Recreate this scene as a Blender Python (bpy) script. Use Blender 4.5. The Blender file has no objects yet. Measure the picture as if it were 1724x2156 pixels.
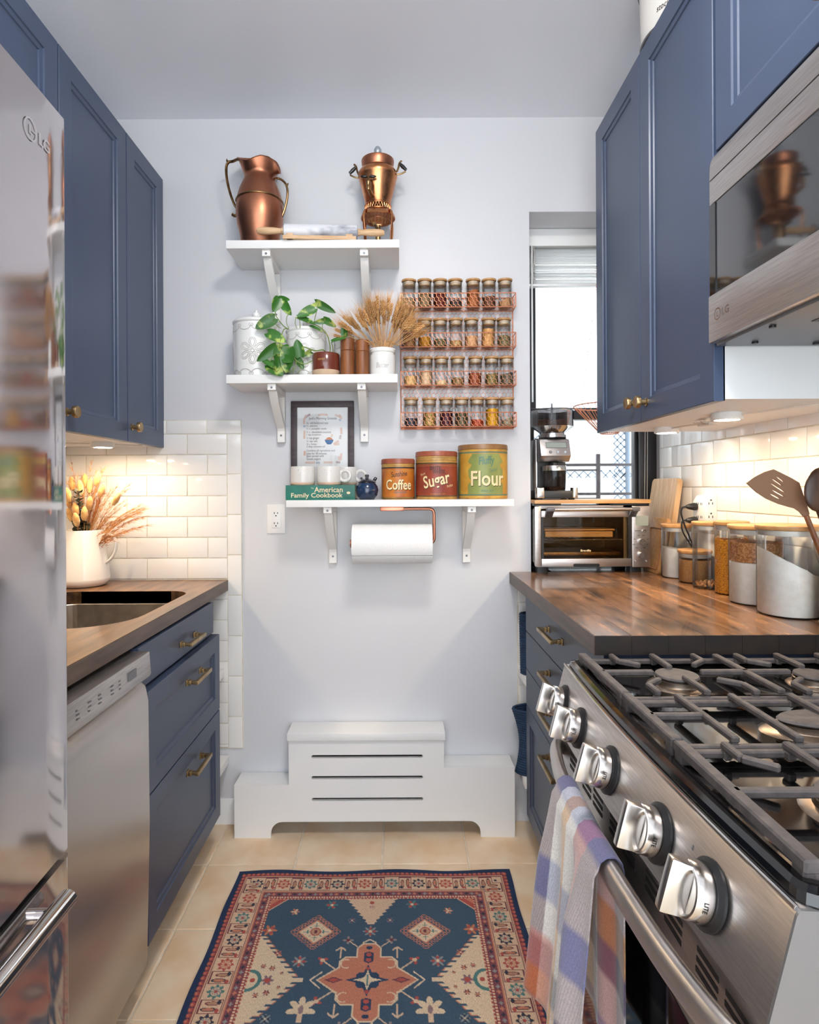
import bpy, bmesh, math, random
import numpy as np
from mathutils import Vector, Matrix

# ------------------------------------------------------------------ camera, world, light, exposure
scene = bpy.context.scene
col = scene.collection
F, VX, VY, CZ = 1260.0, 838.0, 1027.0, 1.255      # focal length in px, vanishing point, eye height

cam_data = bpy.data.cameras.new('camera')
cam = bpy.data.objects.new('camera', cam_data)
col.objects.link(cam)
cam.location = (0, 0, CZ)
cam.rotation_euler = (math.radians(90), math.radians(0.3), 0)
cam_data.sensor_fit = 'HORIZONTAL'
cam_data.sensor_width = 36.0
cam_data.lens = F / 1724 * 36
cam_data.shift_x = (862 - VX) / 1724
cam_data.shift_y = -(1078 - VY) / 1724
cam_data.clip_start = 0.02
scene.camera = cam

world = bpy.data.worlds.new('overcast_sky')
scene.world = world
world.use_nodes = True
bg = world.node_tree.nodes['Background']
bg.inputs['Color'].default_value = (0.86, 0.93, 1.0, 1)
bg.inputs['Strength'].default_value = 2.5

LAMP_CEILING = 38.0        # ceiling dome over the aisle
LAMP_PUCK = 160.0          # warm puck lights under the wall cabinets

vs = scene.view_settings
vs.view_transform = 'Standard'
vs.look = 'None'
vs.exposure = 0.97
vs.gamma = 1.0
vs.use_curve_mapping = False
scene.cycles.transparent_max_bounces = 16
scene.cycles.max_bounces = 6
scene.cycles.diffuse_bounces = 4
scene.cycles.glossy_bounces = 4
scene.cycles.transmission_bounces = 4
scene.cycles.caustics_reflective = False
scene.cycles.caustics_refractive = False
scene.cycles.use_adaptive_sampling = True
scene.cycles.use_light_tree = False
scene.cycles.adaptive_threshold = 0.1
scene.cycles.sample_clamp_indirect = 6.0

R = random.Random(7)
PI = math.pi
D = 2.25                   # back wall
XL, XR, ZC = -1.28, 1.055, 2.645
YW = 2.49                  # window plane at the back of the niche
YB = -1.7                  # how far the room runs behind the camera


def X(px, Y):
    return (px - VX) * Y / F


def Z(py, Y):
    return CZ - (py - VY) * Y / F


def C(r, g, b):
    def f(c):
        c /= 255.0
        return c / 12.92 if c <= 0.04045 else ((c + 0.055) / 1.055) ** 2.4
    return (f(r), f(g), f(b))


# ------------------------------------------------------------------ materials
MATS = {}


def _nt(name):
    m = bpy.data.materials.new(name)
    m.use_nodes = True
    nt = m.node_tree
    return m, nt, nt.nodes, nt.links, nt.nodes['Principled BSDF']


def _coords(n, l, scale=(1, 1, 1), kind='Object'):
    tc = n.new('ShaderNodeTexCoord')
    mp = n.new('ShaderNodeMapping')
    mp.inputs['Scale'].default_value = scale
    l.new(tc.outputs[kind], mp.inputs['Vector'])
    return mp.outputs['Vector']


def pm(name, c, rough=0.5, metal=0.0, c2=None, scale=20.0, stretch=(1, 1, 1), detail=4.0, lo=0.35, hi=0.65,
       bump=0.0, bscale=None, bstretch=None, bdist=0.002, coat=0.0, rough2=None, sub=0.0, rand=None, attr=None,
       sheen=0.0, spec=0.5, aniso=0.0):
    m, nt, n, l, p = _nt(name)
    p.inputs['Base Color'].default_value = (*c, 1)
    p.inputs['Roughness'].default_value = rough
    p.inputs['Metallic'].default_value = metal
    p.inputs['Specular IOR Level'].default_value = spec
    if coat:
        p.inputs['Coat Weight'].default_value = coat
        p.inputs['Coat Roughness'].default_value = 0.06
    if sheen:
        p.inputs['Sheen Weight'].default_value = sheen
    if aniso:
        p.inputs['Anisotropic'].default_value = aniso
    colour = None
    if c2 is not None or rough2 is not None:
        v = _coords(n, l, stretch)
        no = n.new('ShaderNodeTexNoise')
        no.inputs['Scale'].default_value = scale
        no.inputs['Detail'].default_value = detail
        l.new(v, no.inputs['Vector'])
        mr = n.new('ShaderNodeMapRange')
        mr.inputs['From Min'].default_value = lo
        mr.inputs['From Max'].default_value = hi
        l.new(no.outputs['Fac'], mr.inputs['Value'])
        if c2 is not None:
            mx = n.new('ShaderNodeMix')
            mx.data_type = 'RGBA'
            mx.inputs['A'].default_value = (*c, 1)
            mx.inputs['B'].default_value = (*c2, 1)
            l.new(mr.outputs['Result'], mx.inputs['Factor'])
            colour = mx.outputs['Result']
        if rough2 is not None:
            m2 = n.new('ShaderNodeMapRange')
            m2.inputs['To Min'].default_value = rough
            m2.inputs['To Max'].default_value = rough2
            l.new(mr.outputs['Result'], m2.inputs['Value'])
            l.new(m2.outputs['Result'], p.inputs['Roughness'])
    if attr:
        at = n.new('ShaderNodeAttribute')
        at.attribute_name = attr
        if colour is None:
            colour = at.outputs['Color']
        else:                                   # weave / fibre noise multiplies the printed colour
            mm = n.new('ShaderNodeMix')
            mm.data_type = 'RGBA'
            mm.blend_type = 'MULTIPLY'
            mm.inputs['Factor'].default_value = 1.0
            l.new(at.outputs['Color'], mm.inputs['A'])
            l.new(colour, mm.inputs['B'])
            colour = mm.outputs['Result']
    if rand is not None:                        # each piece has a tone of its own
        oi = n.new('ShaderNodeObjectInfo')
        hs = n.new('ShaderNodeHueSaturation')
        mr = n.new('ShaderNodeMapRange')
        mr.inputs['To Min'].default_value = rand[0]
        mr.inputs['To Max'].default_value = rand[1]
        l.new(oi.outputs['Random'], mr.inputs['Value'])
        l.new(mr.outputs['Result'], hs.inputs['Value'])
        if colour is None:
            hs.inputs['Color'].default_value = (*c, 1)
        else:
            l.new(colour, hs.inputs['Color'])
        colour = hs.outputs['Color']
    if colour is not None:
        l.new(colour, p.inputs['Base Color'])
    if bump:
        v = _coords(n, l, bstretch or stretch)
        no = n.new('ShaderNodeTexNoise')
        no.inputs['Scale'].default_value = bscale or scale
        no.inputs['Detail'].default_value = 2.5
        l.new(v, no.inputs['Vector'])
        b = n.new('ShaderNodeBump')
        b.inputs['Strength'].default_value = bump
        b.inputs['Distance'].default_value = bdist
        l.new(no.outputs['Fac'], b.inputs['Height'])
        l.new(b.outputs['Normal'], p.inputs['Normal'])
    if sub:
        p.inputs['Subsurface Weight'].default_value = sub
        p.inputs['Subsurface Radius'].default_value = (0.02, 0.02, 0.02)
    MATS[name] = m
    return m


def thin_glass(name, tint=(1, 1, 1), rough=0.02, refl=1.0):
    m = bpy.data.materials.new(name)
    m.use_nodes = True
    nt = m.node_tree
    n, l = nt.nodes, nt.links
    n.remove(n['Principled BSDF'])
    tr = n.new('ShaderNodeBsdfTransparent')
    tr.inputs['Color'].default_value = (*tint, 1)
    gl = n.new('ShaderNodeBsdfGlossy')
    gl.inputs['Roughness'].default_value = rough
    fr = n.new('ShaderNodeFresnel')
    fr.inputs['IOR'].default_value = 1.45
    mu = n.new('ShaderNodeMath')
    mu.operation = 'MULTIPLY'
    mu.inputs[1].default_value = refl
    mx = n.new('ShaderNodeMixShader')
    l.new(fr.outputs['Fac'], mu.inputs[0])
    l.new(mu.outputs['Value'], mx.inputs['Fac'])
    l.new(tr.outputs['BSDF'], mx.inputs[1])
    l.new(gl.outputs['BSDF'], mx.inputs[2])
    l.new(mx.outputs['Shader'], n['Material Output'].inputs['Surface'])
    MATS[name] = m
    return m


def emit(name, c, s):
    m = bpy.data.materials.new(name)
    m.use_nodes = True
    nt = m.node_tree
    n, l = nt.nodes, nt.links
    n.remove(n['Principled BSDF'])
    e = n.new('ShaderNodeEmission')
    e.inputs['Color'].default_value = (*c, 1)
    e.inputs['Strength'].default_value = s
    l.new(e.outputs['Emission'], n['Material Output'].inputs['Surface'])
    MATS[name] = m
    return m


# ------------------------------------------------------------------ mesh builder
ORG = {}


class MB:
    def __init__(s):
        s.v, s.f = [], []

    def add(s, vs_, fs_):
        o = len(s.v)
        s.v.extend([tuple(map(float, q)) for q in vs_])
        s.f.extend([tuple(i + o for i in f) for f in fs_])
        return s

    def box(s, x0, x1, y0, y1, z0, z1):
        x0, x1 = min(x0, x1), max(x0, x1)
        y0, y1 = min(y0, y1), max(y0, y1)
        z0, z1 = min(z0, z1), max(z0, z1)
        return s.add([(x0, y0, z0), (x1, y0, z0), (x1, y1, z0), (x0, y1, z0),
                      (x0, y0, z1), (x1, y0, z1), (x1, y1, z1), (x0, y1, z1)],
                     [(3, 2, 1, 0), (4, 5, 6, 7), (0, 1, 5, 4), (1, 2, 6, 5), (2, 3, 7, 6), (3, 0, 4, 7)])

    def lathe(s, prof, c=(0, 0, 0), n=28, axis='z', a0=0.0, a1=None):
        rings = []
        vs_, fs_ = [], []
        full = a1 is None
        span = 2 * PI if full else a1 - a0
        cnt = n if full else n + 1
        for r, h in prof:
            if r < 1e-6:
                rings.append([len(vs_)])
                vs_.append((0, 0, h))
            else:
                k = len(vs_)
                for i in range(cnt):
                    t = a0 + span * i / n
                    vs_.append((r * math.cos(t), r * math.sin(t), h))
                rings.append(list(range(k, k + cnt)))
        for a, b in zip(rings, rings[1:]):
            m = n
            for i in range(m):
                j = (i + 1) % cnt
                if len(a) == 1 and len(b) == 1:
                    continue
                if len(a) == 1:
                    fs_.append((a[0], b[j], b[i]))
                elif len(b) == 1:
                    fs_.append((a[i], a[j], b[0]))
                else:
                    fs_.append((a[i], a[j], b[j], b[i]))
        if axis == 'x':
            vs_ = [(h, x, y) for x, y, h in vs_]
        elif axis == 'y':
            vs_ = [(y, h, x) for x, y, h in vs_]
        vs_ = [(x + c[0], y + c[1], z + c[2]) for x, y, z in vs_]
        return s.add(vs_, fs_)

    def tube(s, pts, r, n=8, closed=False, caps=True, flat=None):
        pts = [Vector(p) for p in pts]
        m = len(pts)
        rs = r if isinstance(r, (list, tuple)) else [r] * m
        up = None
        vs_, fs_ = [], []
        for i, p in enumerate(pts):
            a = pts[(i - 1) % m] if (closed or i > 0) else p
            b = pts[(i + 1) % m] if (closed or i < m - 1) else p
            t = (b - a)
            if t.length < 1e-9:
                t = Vector((0, 0, 1))
            t.normalize()
            if up is None:
                up = Vector((0, 0, 1)) if abs(t.z) < 0.9 else Vector((1, 0, 0))
            s1 = t.cross(up)
            if s1.length < 1e-6:
                s1 = t.orthogonal()
            s1.normalize()
            up = s1.cross(t)
            up.normalize()
            for k in range(n):
                q = 2 * PI * k / n + (PI / n if n == 4 else 0)
                u1, u2 = math.cos(q) * rs[i], math.sin(q) * rs[i]
                if flat:
                    u1, u2 = u1 * flat[0], u2 * flat[1]
                vs_.append(p + s1 * u1 + up * u2)
        rng = range(m if closed else m - 1)
        for i in rng:
            j = (i + 1) % m
            for k in range(n):
                k2 = (k + 1) % n
                fs_.append((i * n + k, i * n + k2, j * n + k2, j * n + k))
        if caps and not closed:
            fs_.append(tuple(range(n))[::-1])
            fs_.append(tuple((m - 1) * n + k for k in range(n)))
        return s.add(vs_, fs_)

    def prism(s, poly, a, b, plane='xz'):
        """polygon in a plane, extruded between a and b along the third axis"""
        n = len(poly)
        def P(q, h):
            if plane == 'xz':
                return (q[0], h, q[1])
            if plane == 'xy':
                return (q[0], q[1], h)
            return (h, q[0], q[1])
        vs_ = [P(q, a) for q in poly] + [P(q, b) for q in poly]
        fs_ = [tuple(range(n)), tuple(range(2 * n - 1, n - 1, -1))]
        for i in range(n):
            j = (i + 1) % n
            fs_.append((j, i, n + i, n + j))
        return s.add(vs_, fs_)

    def grid(s, fn, nu, nv, closed_u=False):
        vs_ = [fn(i / (nu if closed_u else nu - 1), j / (nv - 1)) for j in range(nv) for i in range(nu)]
        fs_ = []
        for j in range(nv - 1):
            for i in range(nu if closed_u else nu - 1):
                k = (i + 1) % nu
                fs_.append((j * nu + i, j * nu + k, (j + 1) * nu + k, (j + 1) * nu + i))
        return s.add(vs_, fs_)

    def ball(s, c, r, n=14, m=8, sc=(1, 1, 1)):
        pr = [(r * math.sin(PI * i / m) * 1.0, -r * math.cos(PI * i / m)) for i in range(m + 1)]
        pr[0] = (0, -r)
        pr[-1] = (0, r)
        t = MB().lathe(pr, n=n)
        return s.add([(x * sc[0] + c[0], y * sc[1] + c[1], z * sc[2] + c[2]) for x, y, z in t.v], t.f)

    def xf(s, mat, start=0):
        for i in range(start, len(s.v)):
            s.v[i] = tuple(mat @ Vector(s.v[i]))
        return s

    def map(s, fn):
        s.v = [tuple(fn(*q)) for q in s.v]
        return s

    def join(s, o):
        return s.add(o.v, o.f)

    def mesh(s, name, off=(0, 0, 0), smooth=None, bevel=0.0, seg=2, fix=True):
        me = bpy.data.meshes.new(name)
        me.from_pydata([(x - off[0], y - off[1], z - off[2]) for x, y, z in s.v], [], s.f)
        if bevel or fix:
            bm = bmesh.new()
            bm.from_mesh(me)
            if fix:
                bmesh.ops.recalc_face_normals(bm, faces=bm.faces)
            if bevel:
                es = [e for e in bm.edges if len(e.link_faces) == 2 and e.calc_face_angle(0) > math.radians(40)]
                bmesh.ops.bevel(bm, geom=es, offset=bevel, segments=seg, affect='EDGES', profile=0.6, clamp_overlap=True)
            bm.to_mesh(me)
            bm.free()
        if smooth is None:
            smooth = 35
        if smooth:
            me.polygons.foreach_set('use_smooth', [True] * len(me.polygons))
            me.set_sharp_from_angle(angle=math.radians(smooth))
        me.update()
        return me

    def build(s, name, mat, parent=None, smooth=None, bevel=0.0, seg=2, label=None, cat=None, group=None, kind=None,
              loc=None, fix=True):
        if parent is not None:
            off = ORG[parent.name]
        elif loc is not None:
            off = tuple(loc)
        else:
            a = np.array(s.v)
            lo, hi = a.min(0), a.max(0)
            off = ((lo[0] + hi[0]) / 2, (lo[1] + hi[1]) / 2, lo[2])
            off = tuple(float(q) for q in off)
        me = s.mesh(name, off, smooth, bevel, seg, fix)
        me.materials.append(MATS[mat] if isinstance(mat, str) else mat)
        ob = bpy.data.objects.new(name, me)
        col.objects.link(ob)
        if parent is not None:
            ob.parent = parent
        else:
            ob.location = off
        ORG[ob.name] = off
        return tag(ob, label, cat, group, kind)


def tag(o, label=None, cat=None, group=None, kind=None):
    if label:
        o['label'] = label
    if cat:
        o['category'] = cat
    if group:
        o['group'] = group
    if kind:
        o['kind'] = kind
    return o


def thing(name, loc, label, cat, group=None):
    o = bpy.data.objects.new(name, None)
    o.empty_display_size = 0.05
    col.objects.link(o)
    o.location = loc
    ORG[o.name] = tuple(loc)
    return tag(o, label, cat, group)


def inst(name, me, loc, parent, rot=(0, 0, 0), scale=(1, 1, 1)):
    """one more piece that shares mesh data, placed in world coordinates under an unrotated parent"""
    o = bpy.data.objects.new(name, me)
    col.objects.link(o)
    if parent is not None:
        g = ORG[parent.name]
        o.parent = parent
        o.location = (loc[0] - g[0], loc[1] - g[1], loc[2] - g[2])
    else:
        o.location = loc
    o.rotation_euler = rot
    o.scale = scale
    ORG[o.name] = tuple(loc)
    return o


def copy_tree(o, parent=None):
    c = o.copy()
    col.objects.link(c)
    c.parent = parent
    for ch in o.children:
        copy_tree(ch, c)
    return c


_txt = {}


def text(body, width=None, height=None, bold=0.0, shear=0.0, step=None, spacing=1.0):
    """flat lettering centred on the origin in the xy plane"""
    key = (body, bold, shear, spacing)
    if key not in _txt:
        cu = bpy.data.curves.new('t', 'FONT')
        cu.body = body
        cu.offset = bold
        cu.shear = shear
        cu.space_character = spacing
        cu.resolution_u = 3
        cu.align_x = 'LEFT'
        ob = bpy.data.objects.new('t', cu)
        col.objects.link(ob)
        dg = bpy.context.evaluated_depsgraph_get()
        me = bpy.data.meshes.new_from_object(ob.evaluated_get(dg))
        vv = [tuple(q.co) for q in me.vertices]
        ff = [tuple(q.vertices) for q in me.polygons]
        bpy.data.objects.remove(ob)
        bpy.data.curves.remove(cu)
        bpy.data.meshes.remove(me)
        _txt[key] = (vv, ff)
    vv, ff = _txt[key]
    a = np.array(vv)
    lo, hi = a.min(0), a.max(0)
    sx = sy = 1.0
    if width and height:
        sx, sy = width / (hi[0] - lo[0]), height / (hi[1] - lo[1])
    elif width:
        sx = sy = width / (hi[0] - lo[0])
    elif height:
        sx = sy = height / (hi[1] - lo[1])
    m = MB()
    m.add([((x - (lo[0] + hi[0]) / 2) * sx, (y - (lo[1] + hi[1]) / 2) * sy, 0) for x, y, z in vv], ff)
    if step:
        bm = bmesh.new()
        me = bpy.data.meshes.new('t')
        me.from_pydata(m.v, [], m.f)
        bm.from_mesh(me)
        w = (hi[0] - lo[0]) * sx / 2
        q = -w + step
        while q < w:
            bmesh.ops.bisect_plane(bm, geom=bm.verts[:] + bm.edges[:] + bm.faces[:], plane_co=(q, 0, 0), plane_no=(1, 0, 0))
            q += step
        bm.verts.index_update()
        m = MB()
        m.add([tuple(v.co) for v in bm.verts], [tuple(v.index for v in f.verts) for f in bm.faces])
        bm.free()
        bpy.data.meshes.remove(me)
    return m


def rrect(x0, x1, y0, y1, r, n=6):
    out = []
    rr = r if isinstance(r, (list, tuple)) else [r] * 4
    for (cx, cy, a), q in zip(((x1, y1, 0), (x0, y1, 90), (x0, y0, 180), (x1, y0, 270)), rr):
        sx = -1 if cx == x1 else 1
        sy = -1 if cy == y1 else 1
        for k in range(n + 1):
            t = math.radians(a + 90 * k / n)
            out.append((cx + sx * q + q * math.cos(t), cy + sy * q + q * math.sin(t)))
    return out


def bez(p0, p1, p2, p3, n=12):
    p0, p1, p2, p3 = map(Vector, (p0, p1, p2, p3))
    return [((1 - t) ** 3) * p0 + 3 * t * (1 - t) ** 2 * p1 + 3 * t * t * (1 - t) * p2 + t ** 3 * p3
            for t in [i / n for i in range(n + 1)]]


def spline(pts, k=6):
    """smooth path through points"""
    pts = [Vector(p) for p in pts]
    out = []
    for i in range(len(pts) - 1):
        a = pts[max(i - 1, 0)]
        b, c = pts[i], pts[i + 1]
        d = pts[min(i + 2, len(pts) - 1)]
        for j in range(k):
            t = j / k
            out.append(0.5 * ((2 * b) + (c - a) * t + (2 * a - 5 * b + 4 * c - d) * t * t + (3 * b - a - 3 * c + d) * t ** 3))
    out.append(pts[-1])
    return out

# ------------------------------------------------------------------ the palette
pm('wall_paint', C(216, 216, 219), 0.42)
pm('ceiling_paint', C(244, 246, 252), 0.45)
pm('trim_white', C(240, 239, 237), 0.32)
pm('laminate_white', C(243, 242, 239), 0.30)
pm('bracket_white', C(240, 238, 234), 0.4, bump=0.15, bscale=40, bstretch=(6, 6, 1))
pm('wall_tile', C(243, 241, 237), 0.10, rand=(0.97, 1.0))
pm('grout', C(226, 219, 205), 0.9, c2=C(208, 200, 184), scale=30, bump=0.3, bscale=200)
pm('floor_tile', C(244, 222, 194), 0.36, c2=C(230, 194, 152), scale=7, detail=8, lo=0.36, hi=0.68, rand=(0.93, 1.03),
   bump=0.12, bscale=50, bdist=0.001)
pm('floor_grout', C(236, 222, 202), 0.9, c2=C(220, 204, 180), scale=25)
pm('black_frame', C(38, 36, 38), 0.4, bump=0.1, bscale=80)
thin_glass('window_glass', (0.97, 0.98, 0.98), 0.0, 0.5)
pm('iron', C(70, 66, 72), 0.6, c2=C(92, 84, 84), scale=60)
pm('galvanised', C(176, 184, 190), 0.45, 0.6)
pm('fence_wire', C(112, 124, 136), 0.7)
pm('steel_x', C(196, 189, 184), 0.30, 0.95, c2=C(182, 175, 171), scale=10, stretch=(1, 30, 30), rough2=0.36)
pm('navy', C(66, 80, 106), 0.36)
pm('navy_dark', C(60, 70, 92), 0.38, c2=C(55, 65, 86), scale=5)
pm('melamine', C(235, 236, 236), 0.45)
pm('brass_antique', C(184, 158, 116), 0.30, 0.95, c2=C(156, 130, 92), scale=20, rough2=0.38)
pm('steel', C(196, 190, 186), 0.30, 0.95, c2=C(176, 170, 167), scale=14, stretch=(30, 1, 30), rough2=0.38, bump=0.05, bscale=30,
   bstretch=(60, 1.5, 60), bdist=0.0006)
pm('steel_vertical', C(194, 187, 182), 0.27, 0.95, c2=C(188, 181, 176), scale=3)
pm('steel_fridge', C(200, 194, 194), 0.07, 0.95, c2=C(190, 184, 185), scale=2.5, stretch=(1, 1, 3), rough2=0.11, bump=0.02,
   bscale=4, bdist=0.003)
pm('chrome', C(214, 210, 206), 0.12, 1.0)
pm('knob_metal', C(206, 202, 198), 0.22, 1.0, bump=0.03, bscale=90, bstretch=(1, 1, 12), bdist=0.0004)
pm('sink_steel', C(190, 182, 172), 0.32, 0.95, c2=C(168, 158, 146), scale=20, stretch=(1, 8, 1))
pm('grey_metal', C(120, 120, 124), 0.4, 0.6)
pm('black_plastic', C(26, 26, 28), 0.4)
pm('black_gloss', C(10, 10, 11), 0.07, coat=0.5)
pm('cast_iron', C(72, 67, 66), 0.62, c2=C(92, 84, 82), scale=70, bump=0.25, bscale=500, bdist=0.0006)
pm('butcher', C(158, 112, 74), 0.26, c2=C(66, 44, 32), scale=9, stretch=(4, 0.8, 4), detail=9, lo=0.34, hi=0.66, rand=(0.68, 1.3),
   bump=0.08, bscale=30, bstretch=(8, 1, 8), bdist=0.0006, coat=0.25)
pm('butcher_left', C(150, 108, 72), 0.28, c2=C(76, 54, 42), scale=7, stretch=(5, 0.6, 5), detail=8, lo=0.32, hi=0.68, coat=0.2,
   bump=0.08, bscale=30, bstretch=(8, 1, 8), bdist=0.0006)
pm('butcher_edge', C(98, 80, 68), 0.42, c2=C(74, 58, 48), scale=8, stretch=(5, 0.6, 5), rand=(0.85, 1.2))
pm('end_black', C(24, 19, 17), 0.5, c2=C(40, 28, 22), scale=20)
pm('copper', C(188, 124, 94), 0.33, 1.0, c2=C(146, 98, 76), scale=9, rough2=0.42, lo=0.3, hi=0.75, bump=0.04, bscale=30)
pm('copper_bright', C(218, 152, 104), 0.19, 1.0, c2=C(186, 122, 82), scale=12, rough2=0.34, bump=0.05, bscale=26)
pm('copper_rose', C(204, 134, 108), 0.28, 1.0)
pm('copper_wire', C(222, 146, 110), 0.35, 0.6)
pm('brass', C(166, 134, 92), 0.32, 1.0, c2=C(104, 80, 54), scale=30)
pm('bakelite', C(22, 20, 22), 0.28)
pm('marble', C(226, 226, 230), 0.22, c2=C(150, 152, 162), scale=11, stretch=(1, 1.6, 1.6), detail=8, lo=0.47, hi=0.64)
pm('pale_wood', C(226, 190, 150), 0.5, c2=C(206, 164, 120), scale=16, stretch=(1, 6, 6))
pm('bamboo', C(206, 160, 106), 0.42, c2=C(188, 138, 86), scale=12, stretch=(1, 5, 5), rand=(0.92, 1.06))
pm('board_wood', C(222, 188, 146), 0.5, c2=C(200, 158, 112), scale=10, stretch=(6, 6, 0.8))
pm('acacia', C(166, 104, 60), 0.4, c2=C(120, 70, 38), scale=9, stretch=(5, 5, 0.6), detail=6, rand=(0.85, 1.1))
pm('dark_wood', C(92, 60, 40), 0.35, c2=C(58, 36, 24), scale=14, stretch=(4, 4, 0.8), detail=6)
pm('frame_wood', C(72, 58, 60), 0.5, c2=C(56, 45, 47), scale=20, stretch=(1, 4, 4))
pm('ceramic_white', C(238, 237, 233), 0.18, coat=0.4, bump=0.06, bscale=24)
pm('ceramic_groove', C(188, 182, 176), 0.4)
pm('ceramic_cream', C(243, 238, 230), 0.14, coat=0.4)
pm('pot_brown', C(112, 52, 36), 0.16, coat=0.5)
pm('clay', C(206, 178, 148), 0.8)
pm('gold_print', C(206, 160, 90), 0.4)
pm('soil', C(52, 38, 30), 0.9, bump=0.6, bscale=120)
pm('blue_glaze', C(28, 56, 92), 0.12, c2=C(20, 36, 64), scale=20, coat=0.5)
pm('blue_glaze_dark', C(30, 34, 44), 0.15, coat=0.4)
pm('paper_towel', C(243, 242, 240), 0.85, bump=0.6, bscale=150, bdist=0.002)
pm('paper', C(240, 239, 238), 0.8)
pm('ink', C(58, 44, 48), 0.8)
pm('print_orange', C(214, 134, 66), 0.8)
pm('print_red', C(126, 44, 60), 0.8)
pm('print_blue', C(44, 100, 156), 0.8)
pm('cover_green', C(34, 122, 104), 0.4, c2=C(22, 98, 84), scale=14)
pm('cream_print', C(236, 216, 178), 0.6)
pm('page_edge', C(224, 208, 178), 0.85, bump=0.5, bscale=60, bstretch=(1, 1, 30))
pm('plastic_white', C(238, 237, 234), 0.35)
pm('slot_dark', C(30, 28, 28), 0.6)
pm('navy_rope', C(36, 62, 92), 0.9, c2=C(27, 47, 74), scale=60, bump=0.4, bscale=220)
pm('cable_white', C(228, 220, 208), 0.5)
thin_glass('jar_glass', (0.985, 0.99, 0.985), 0.015, 0.75)
thin_glass('smoked_glass', (0.60, 0.58, 0.59), 0.03, 0.8)
thin_glass('oven_glass', (0.86, 0.78, 0.64), 0.02, 0.6)
pm('dark_glass', C(16, 17, 20), 0.05, coat=1.0, spec=0.8)
pm('lcd', C(158, 166, 156), 0.3)
pm('leaf_green', C(58, 112, 40), 0.34, c2=C(180, 198, 100), scale=30, stretch=(1, 0.5, 1), detail=2, lo=0.56, hi=0.66, rand=(0.7, 1.25))
pm('vine_green', C(120, 142, 74), 0.5)
pm('wheat', C(226, 180, 120), 0.7, c2=C(200, 146, 88), scale=40, rand=(0.8, 1.15))
pm('bunny_tail', C(236, 190, 120), 0.95, c2=C(206, 150, 84), scale=60, sheen=0.6, bump=0.5, bscale=300)
pm('eucalyptus', C(70, 74, 62), 0.6, c2=C(150, 140, 104), scale=30, lo=0.52, hi=0.7)
pm('pampas', C(212, 160, 104), 0.9)
pm('pampas_dark', C(184, 116, 62), 0.9)
emit('puck_glow', (1.0, 0.78, 0.53), LAMP_PUCK)
emit('dome_glow', (1.0, 0.95, 0.90), LAMP_CEILING)
pm('enamel_white', C(234, 232, 226), 0.25, coat=0.3)

# ------------------------------------------------------------------ the room
floor = MB().box(XL - .15, XR + .15, YB, YW + .05, -0.08, -0.003).build('floor', 'floor_grout', kind='structure', smooth=0)
TP = 0.291
tile_me = MB().box(-TP / 2 + .003, TP / 2 - .003, -TP / 2 + .003, TP / 2 - .003, -0.012, 0).mesh('floor_tile', bevel=0.0015, seg=1)
tile_me.materials.append(MATS['floor_tile'])
for i in range(-3, 4):
    for j in range(-7, 2):
        cx, cy = -0.06 + TP * (i + .5), 1.994 + TP * (j + .5)
        if cy + TP / 2 > D + .02:
            q = MB().box(-TP / 2 + .003, TP / 2 - .003, -TP / 2 + .003, D - cy, -0.012, 0).mesh('floor_tile_cut', bevel=0.0015, seg=1)
            q.materials.append(MATS['floor_tile'])
            inst('floor_tile', q, (cx, cy, 0), floor)
        else:
            inst('floor_tile', tile_me, (cx, cy, 0), floor)

NX0, NZ1 = 0.498, 2.29                       # the window niche
wb = MB().box(XL, NX0, D, YW + .05, 0, ZC).box(NX0, XR, D, YW + .05, NZ1, ZC).box(NX0, XR, D, YW + .05, 0, 0.895)
wall_back = wb.build('wall_back', 'wall_paint', kind='structure', smooth=0)
wall_left = MB().box(XL - .12, XL, YB, YW + .05, 0, ZC).build('wall_left', 'wall_paint', kind='structure', smooth=0)
wall_right = MB().box(XR, XR + .12, YB, YW + .05, 0, ZC).build('wall_right', 'wall_paint', kind='structure', smooth=0)
MB().box(XL - .12, XR + .12, YB, YW + .05, ZC, ZC + .1).build('ceiling', 'ceiling_paint', kind='structure', smooth=0)
MB().prism([(0, 0), (-.014, 0), (-.014, .068), (-.008, .078), (-.005, .088), (0, .09)], XL, -.594, plane='yz').map(
    lambda x, y, z: (x, D + y, z)).build('baseboard_back', 'trim_white', kind='structure')


# wall tiles: each one a piece of its wall
GR = 0.0032
tile_cache = {}


def wtile(w, h):
    k = (round(w, 4), round(h, 4))
    if k not in tile_cache:
        me = MB().box(-w / 2 + GR / 2, w / 2 - GR / 2, -.007, 0, -h / 2 + GR / 2, h / 2 - GR / 2).mesh('wall_tile', bevel=0.0016, seg=2)
        me.materials.append(MATS['wall_tile'])
        tile_cache[k] = me
    return tile_cache[k]


RH, TW = 0.0776, 0.1515


def tile_run(parent, a0, a1, z0, z1, place, seam, zstart):
    """courses of running bond between a0..a1 and z0..z1; place(a, z) gives location and rotation"""
    k = 0
    z = zstart
    while z < z1 - .004:
        zt = min(z + RH, z1)
        zb = max(z, z0)
        if zt - zb > .008:
            s = seam + (TW / 2 if k % 2 else 0)
            a = s - TW * math.ceil((s - a0) / TW)
            while a < a1 - .004:
                l, r = max(a, a0), min(a + TW, a1)
                if r - l > .008:
                    loc, rot = place((l + r) / 2, (zb + zt) / 2)
                    inst('wall_tile', wtile(r - l, zt - zb), loc, parent, rot)
                a += TW
        z += RH
        k += 1


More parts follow.
